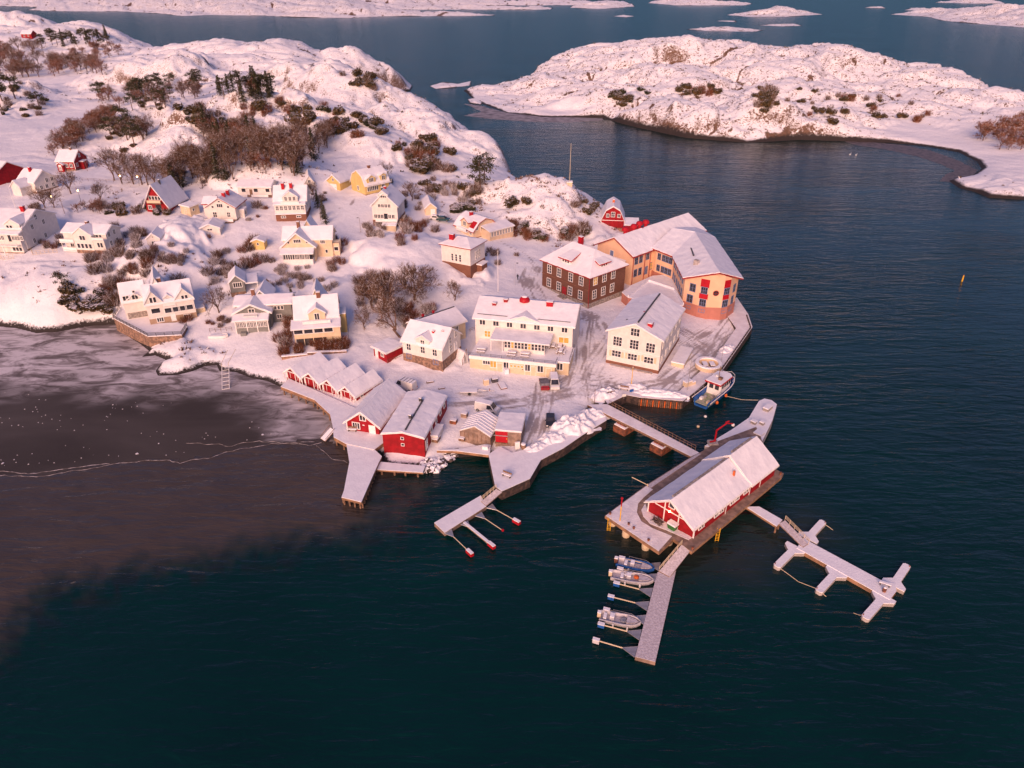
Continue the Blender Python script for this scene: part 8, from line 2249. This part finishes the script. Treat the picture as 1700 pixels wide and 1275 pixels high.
    grove([(76,258),(110,228),(150,208),(192,192),(200,202),(150,228),(112,258)], ['russet','russet','tree'], 34, "in the long field hedge behind the red cottage", (.6,.9))
    grove([(260,295),(380,250),(390,300),(330,312),(290,318)], ['tall','tree','tree','shrub','spruce'], 44, "in the wood behind the red gabled house", (.55,.9))
    grove([(0,80),(70,80),(80,125),(40,135),(0,125)], ['russet','tree'], 22, "in the brown wood at the top left", (.9,1.3)); grove([(85,100),(165,102),(172,125),(90,130)], ['russet','tree','russet'], 20, "in the brown wood beside the far red buildings", (.8,1.2))
    grove([(70,66),(180,62),(185,80),(70,84)], ['pine','spruce','pine'], 22, "on the far hill at the top left", (.7,1.0)); grove([(120,84),(200,80),(205,96),(125,100)], ['russet'], 10, "under the far hill at the top left", (.7,1.0))
    grove([(0,140),(30,135),(80,170),(70,200),(0,195)], ['juniper','pine','shrub','snowbush'], 18, "on the rocks at the left edge beyond the field", (.8,1.4))
    grove([(290,182),(345,178),(390,208),(380,222),(330,215)], ['snowbush','juniper','shrub'], 24, "on the rocky slope left of centre", (.8,1.4))
    grove([(330,222),(425,212),(435,245),(350,262)], ['tree','russet','spruce','juniper'], 22, "on the slope above the tall wood", (.6,.95)); grove([(395,180),(470,168),(490,185),(410,200)], ['juniper','russetshrub'], 12, "on the middle hill below the spruces", (.8,1.4))
    grove([(560,118),(640,135),(650,155),(590,148)], ['juniper','shrub'], 10, "in the cleft of the far headland", (.9,1.5))
    grove([(470,185),(540,178),(600,195),(640,215),(630,230),(555,228),(490,205)], ['juniper','juniper','russetshrub','snowbush'], 34, "on the ridge above the yellow houses", (.8,1.6))
    grove([(655,235),(720,232),(762,268),(752,292),(690,288),(650,250)], ['juniper','shrub','snowbush','russetshrub'], 26, "round the big juniper clump on the slope", (.8,1.5))
    grove([(690,295),(800,300),(802,338),(760,352),(715,335)], ['shrub','frosted','juniper','shrub'], 26, "between the two pines and the garage road", (.8,1.4))
    grove([(838,372),(880,382),(905,398),(985,375),(990,390),(960,400),(890,402),(850,392)], ['shrub','snowbush','russetshrub'], 26, "on the slope between the road and the red barn house", (.9,1.5))
    grove([(960,330),(995,345),(990,362),(950,350)], ['juniper','shrub'], 8, "on the rocks beside the red barn house", (.6,1.0))
    grove([(150,430),(250,415),(245,470),(190,515),(160,500)], ['shrub','shrub','frosted','russetshrub'], 36, "on the slope behind the gabled villa", (.8,1.4)); grove([(100,480),(180,490),(185,522),(110,520)], ['juniper','snowbush'], 12, "in the juniper bank above the bay", (.8,1.3))
    grove([(190,380),(240,385),(235,425),(200,430)], ['shrub','frosted'], 14, "between the white house and the narrow white shed", (.7,1.2)); grove([(250,415),(350,395),(345,415),(300,440),(255,440)], ['frosted','shrub','russetshrub'], 16, "on the knolls behind the gabled villa", (.5,.9))
    grove([(340,435),(385,415),(400,450),(350,480)], ['shrub','frosted'], 14, "around the grey shed", (.7,1.2)); grove([(400,415),(425,400),(460,440),(440,450),(410,450)], ['russetshrub','shrub'], 14, "left of the cream villa", (.7,1.2))
    grove([(460,445),(560,445),(560,480),(540,490),(430,480)], ['frosted','shrub','frosted'], 26, "below the cream villa", (.6,1.0)); grove([(548,395),(572,390),(570,440),(545,445)], ['russetshrub'], 12, "in the tall hedge right of the cream villa", (.7,1.0))
    grove([(458,530),(483,525),(480,590),(465,592)], ['russetshrub','frosted'], 14, "in the hedge left of the glazed yellow house", (.8,1.1)); grove([(492,575),(577,568),(578,583),(492,588)], ['russetshrub'], 20, "in the front hedge of the glazed yellow house", (.7,.9))
    grove([(583,465),(640,458),(650,500),(600,512)], ['frosted','shrub'], 16, "under the bare trees beside the village lane", (.8,1.3)); grove([(640,500),(720,505),(712,530),(670,545)], ['frosted','russetshrub'], 16, "on the bank above the stone-cellar house", (.7,1.1))
    grove([(598,375),(650,372),(660,392),(610,395)], ['frosted','shrub'], 12, "below the tall white villa", (.7,1.0)); grove([(660,372),(705,362),(725,385),(700,400),(665,410)], ['russetshrub','russetshrub','shrub','frosted'], 16, "on the bank left of the mansard house", (.8,1.3))
    grove([(800,415),(870,425),(860,440),(810,440)], ['shrub'], 6, "beside the road right of the white cube house", (.5,.9)); grove([(600,295),(640,280),(660,300),(690,330),(670,345),(648,320)], ['tree','shrub','shrub'], 14, "around the upper yellow house", (.5,.9))
    grove([(350,352),(450,345),(455,358),(420,372)], ['frosted','russetshrub'], 8, "on the lawn of the gabled house", (.4,.7)); grove([(0,362),(60,340),(80,352),(66,368)], ['shrub'], 7, "behind the villa at the left edge", (.6,1.0))
    grove([(60,395),(105,395),(108,412),(70,415)], ['russetshrub','shrub'], 6, "between the left villa and the white house", (.6,.9)); grove([(300,530),(312,528),(314,548),(302,550)], ['russetshrub'], 3, "at the corner of the stone terrace", (.6,.9)); grove([(345,535),(385,522),(385,548),(350,550)], ['russetshrub','shrub'], 10, "in the garden between the villa and the grey house", (.4,.6))
    grove([(625,325),(700,330),(700,350),(650,345)], ['shrub','frosted'], 12, "between the tall white villa and the beige garage", (.6,1.0)); grove([(505,320),(545,318),(545,345),(515,345)], ['shrub','tree'], 8, "in front of the yellow garage", (.35,.5))
    # the island across the sound
    grove([(1600,225),(1700,200),(1720,240),(1690,262),(1640,240)], ['russet','russetshrub'], 30, "on the shore of the island across the sound", (.7,1.2), isl)
    grove([(1000,165),(1070,145),(1085,152),(1030,180)], ['juniper','snowbush'], 14, "in the cleft of the island across the sound", (1.0,1.8), isl); grove([(1120,150),(1190,145),(1190,160),(1125,165)], ['russetshrub','juniper'], 12, "on the middle of the island across the sound", (1.0,1.8), isl)
    grove([(1250,155),(1285,130),(1290,175),(1262,200)], ['juniper','shrub'], 14, "in the gully of the island across the sound", (1.0,1.8), isl); grove([(1300,150),(1560,165),(1560,210),(1320,205)], ['juniper','russetshrub','shrub'], 26, "on the right part of the island across the sound", (.8,1.5), isl)
plants()
print("PLANTS", NPL[0])

# ---- heather and low scrub poking through the snow: too many to count
def scatter(name, L_, mesh_co, n, seed, size, lim, rocky, m=('twig','twigsnow'), ymax=1e9, dens_scale=14.0):
    rs = np.random.RandomState(seed); x, y, z = mesh_co[:,0], mesh_co[:,1], mesh_co[:,2]
    _, am, d = L_.parts(x, y); crs = L_.crease
    w = (am > rocky)*(d > 2)*(z > .8)*(y < ymax)*(np.clip(fbm(x/dens_scale+seed, y/dens_scale, 3)-lim, 0, 1)+np.clip(crs, 0, 1)*2.2)*np.maximum(y, 100)**2
    w = w/w.sum(); idx = rs.choice(len(x), n, p=w)
    V, Fc, Mi = [], [], []
    k = 0
    for i in idx:
        c = np.array([x[i]+rs.normal(0,.5), y[i]+rs.normal(0,.5), z[i]-.05]); s = size*rs.uniform(.5,1.5); snowy = rs.rand() < .2
        for j in range(9):
            a = rs.uniform(0, 6.28); u = rs.uniform(0,.7)*s; p = c+np.array([u*cos(a), u*sin(a)*.8, 0]); q = p+np.array([rs.normal(0,.3)*s, rs.normal(0,.3)*s, rs.uniform(.3,.9)*s]); b = rs.uniform(0,6.28); ww = .16*s
            V += [p+[cos(b)*ww, sin(b)*ww, 0], p-[cos(b)*ww, sin(b)*ww, 0], q]; Fc.append((k,k+1,k+2)); Mi.append(1 if rs.rand() < .15 else 0); k += 3
    me = bpy.data.meshes.new(name); me.from_pydata([tuple(v) for v in V], [], Fc)
    for mm in m: me.materials.append(M[mm])
    me.polygons.foreach_set("material_index", Mi); me.update()
    o = bpy.data.objects.new(name, me); col.objects.link(o); return tag(o, kind='stuff')
_, isl_co = isl_obj, np.array([v.co[:] for v in isl_obj.data.vertices])
tag(scatter("heather", isl, isl_co, 3600, 3, 1.05, -.02, .3, ('needlebrown','twigsnow')), "low brown heather and scrub poking through the snow of the island across the sound", "heather")
tag(scatter("scrub", main, land_co, 5200, 4, .95, .02, .28, ('needlebrown','twigsnow')), "low brown heather and scrub poking through the snow of the main island", "scrub")
tag(scatter("brushwood", main, land_co, 1300, 9, .8, .12, .16, ('twig','twigsnow'), 260, 9.0), "thin bare brushwood in the snow between the village houses", "brushwood")
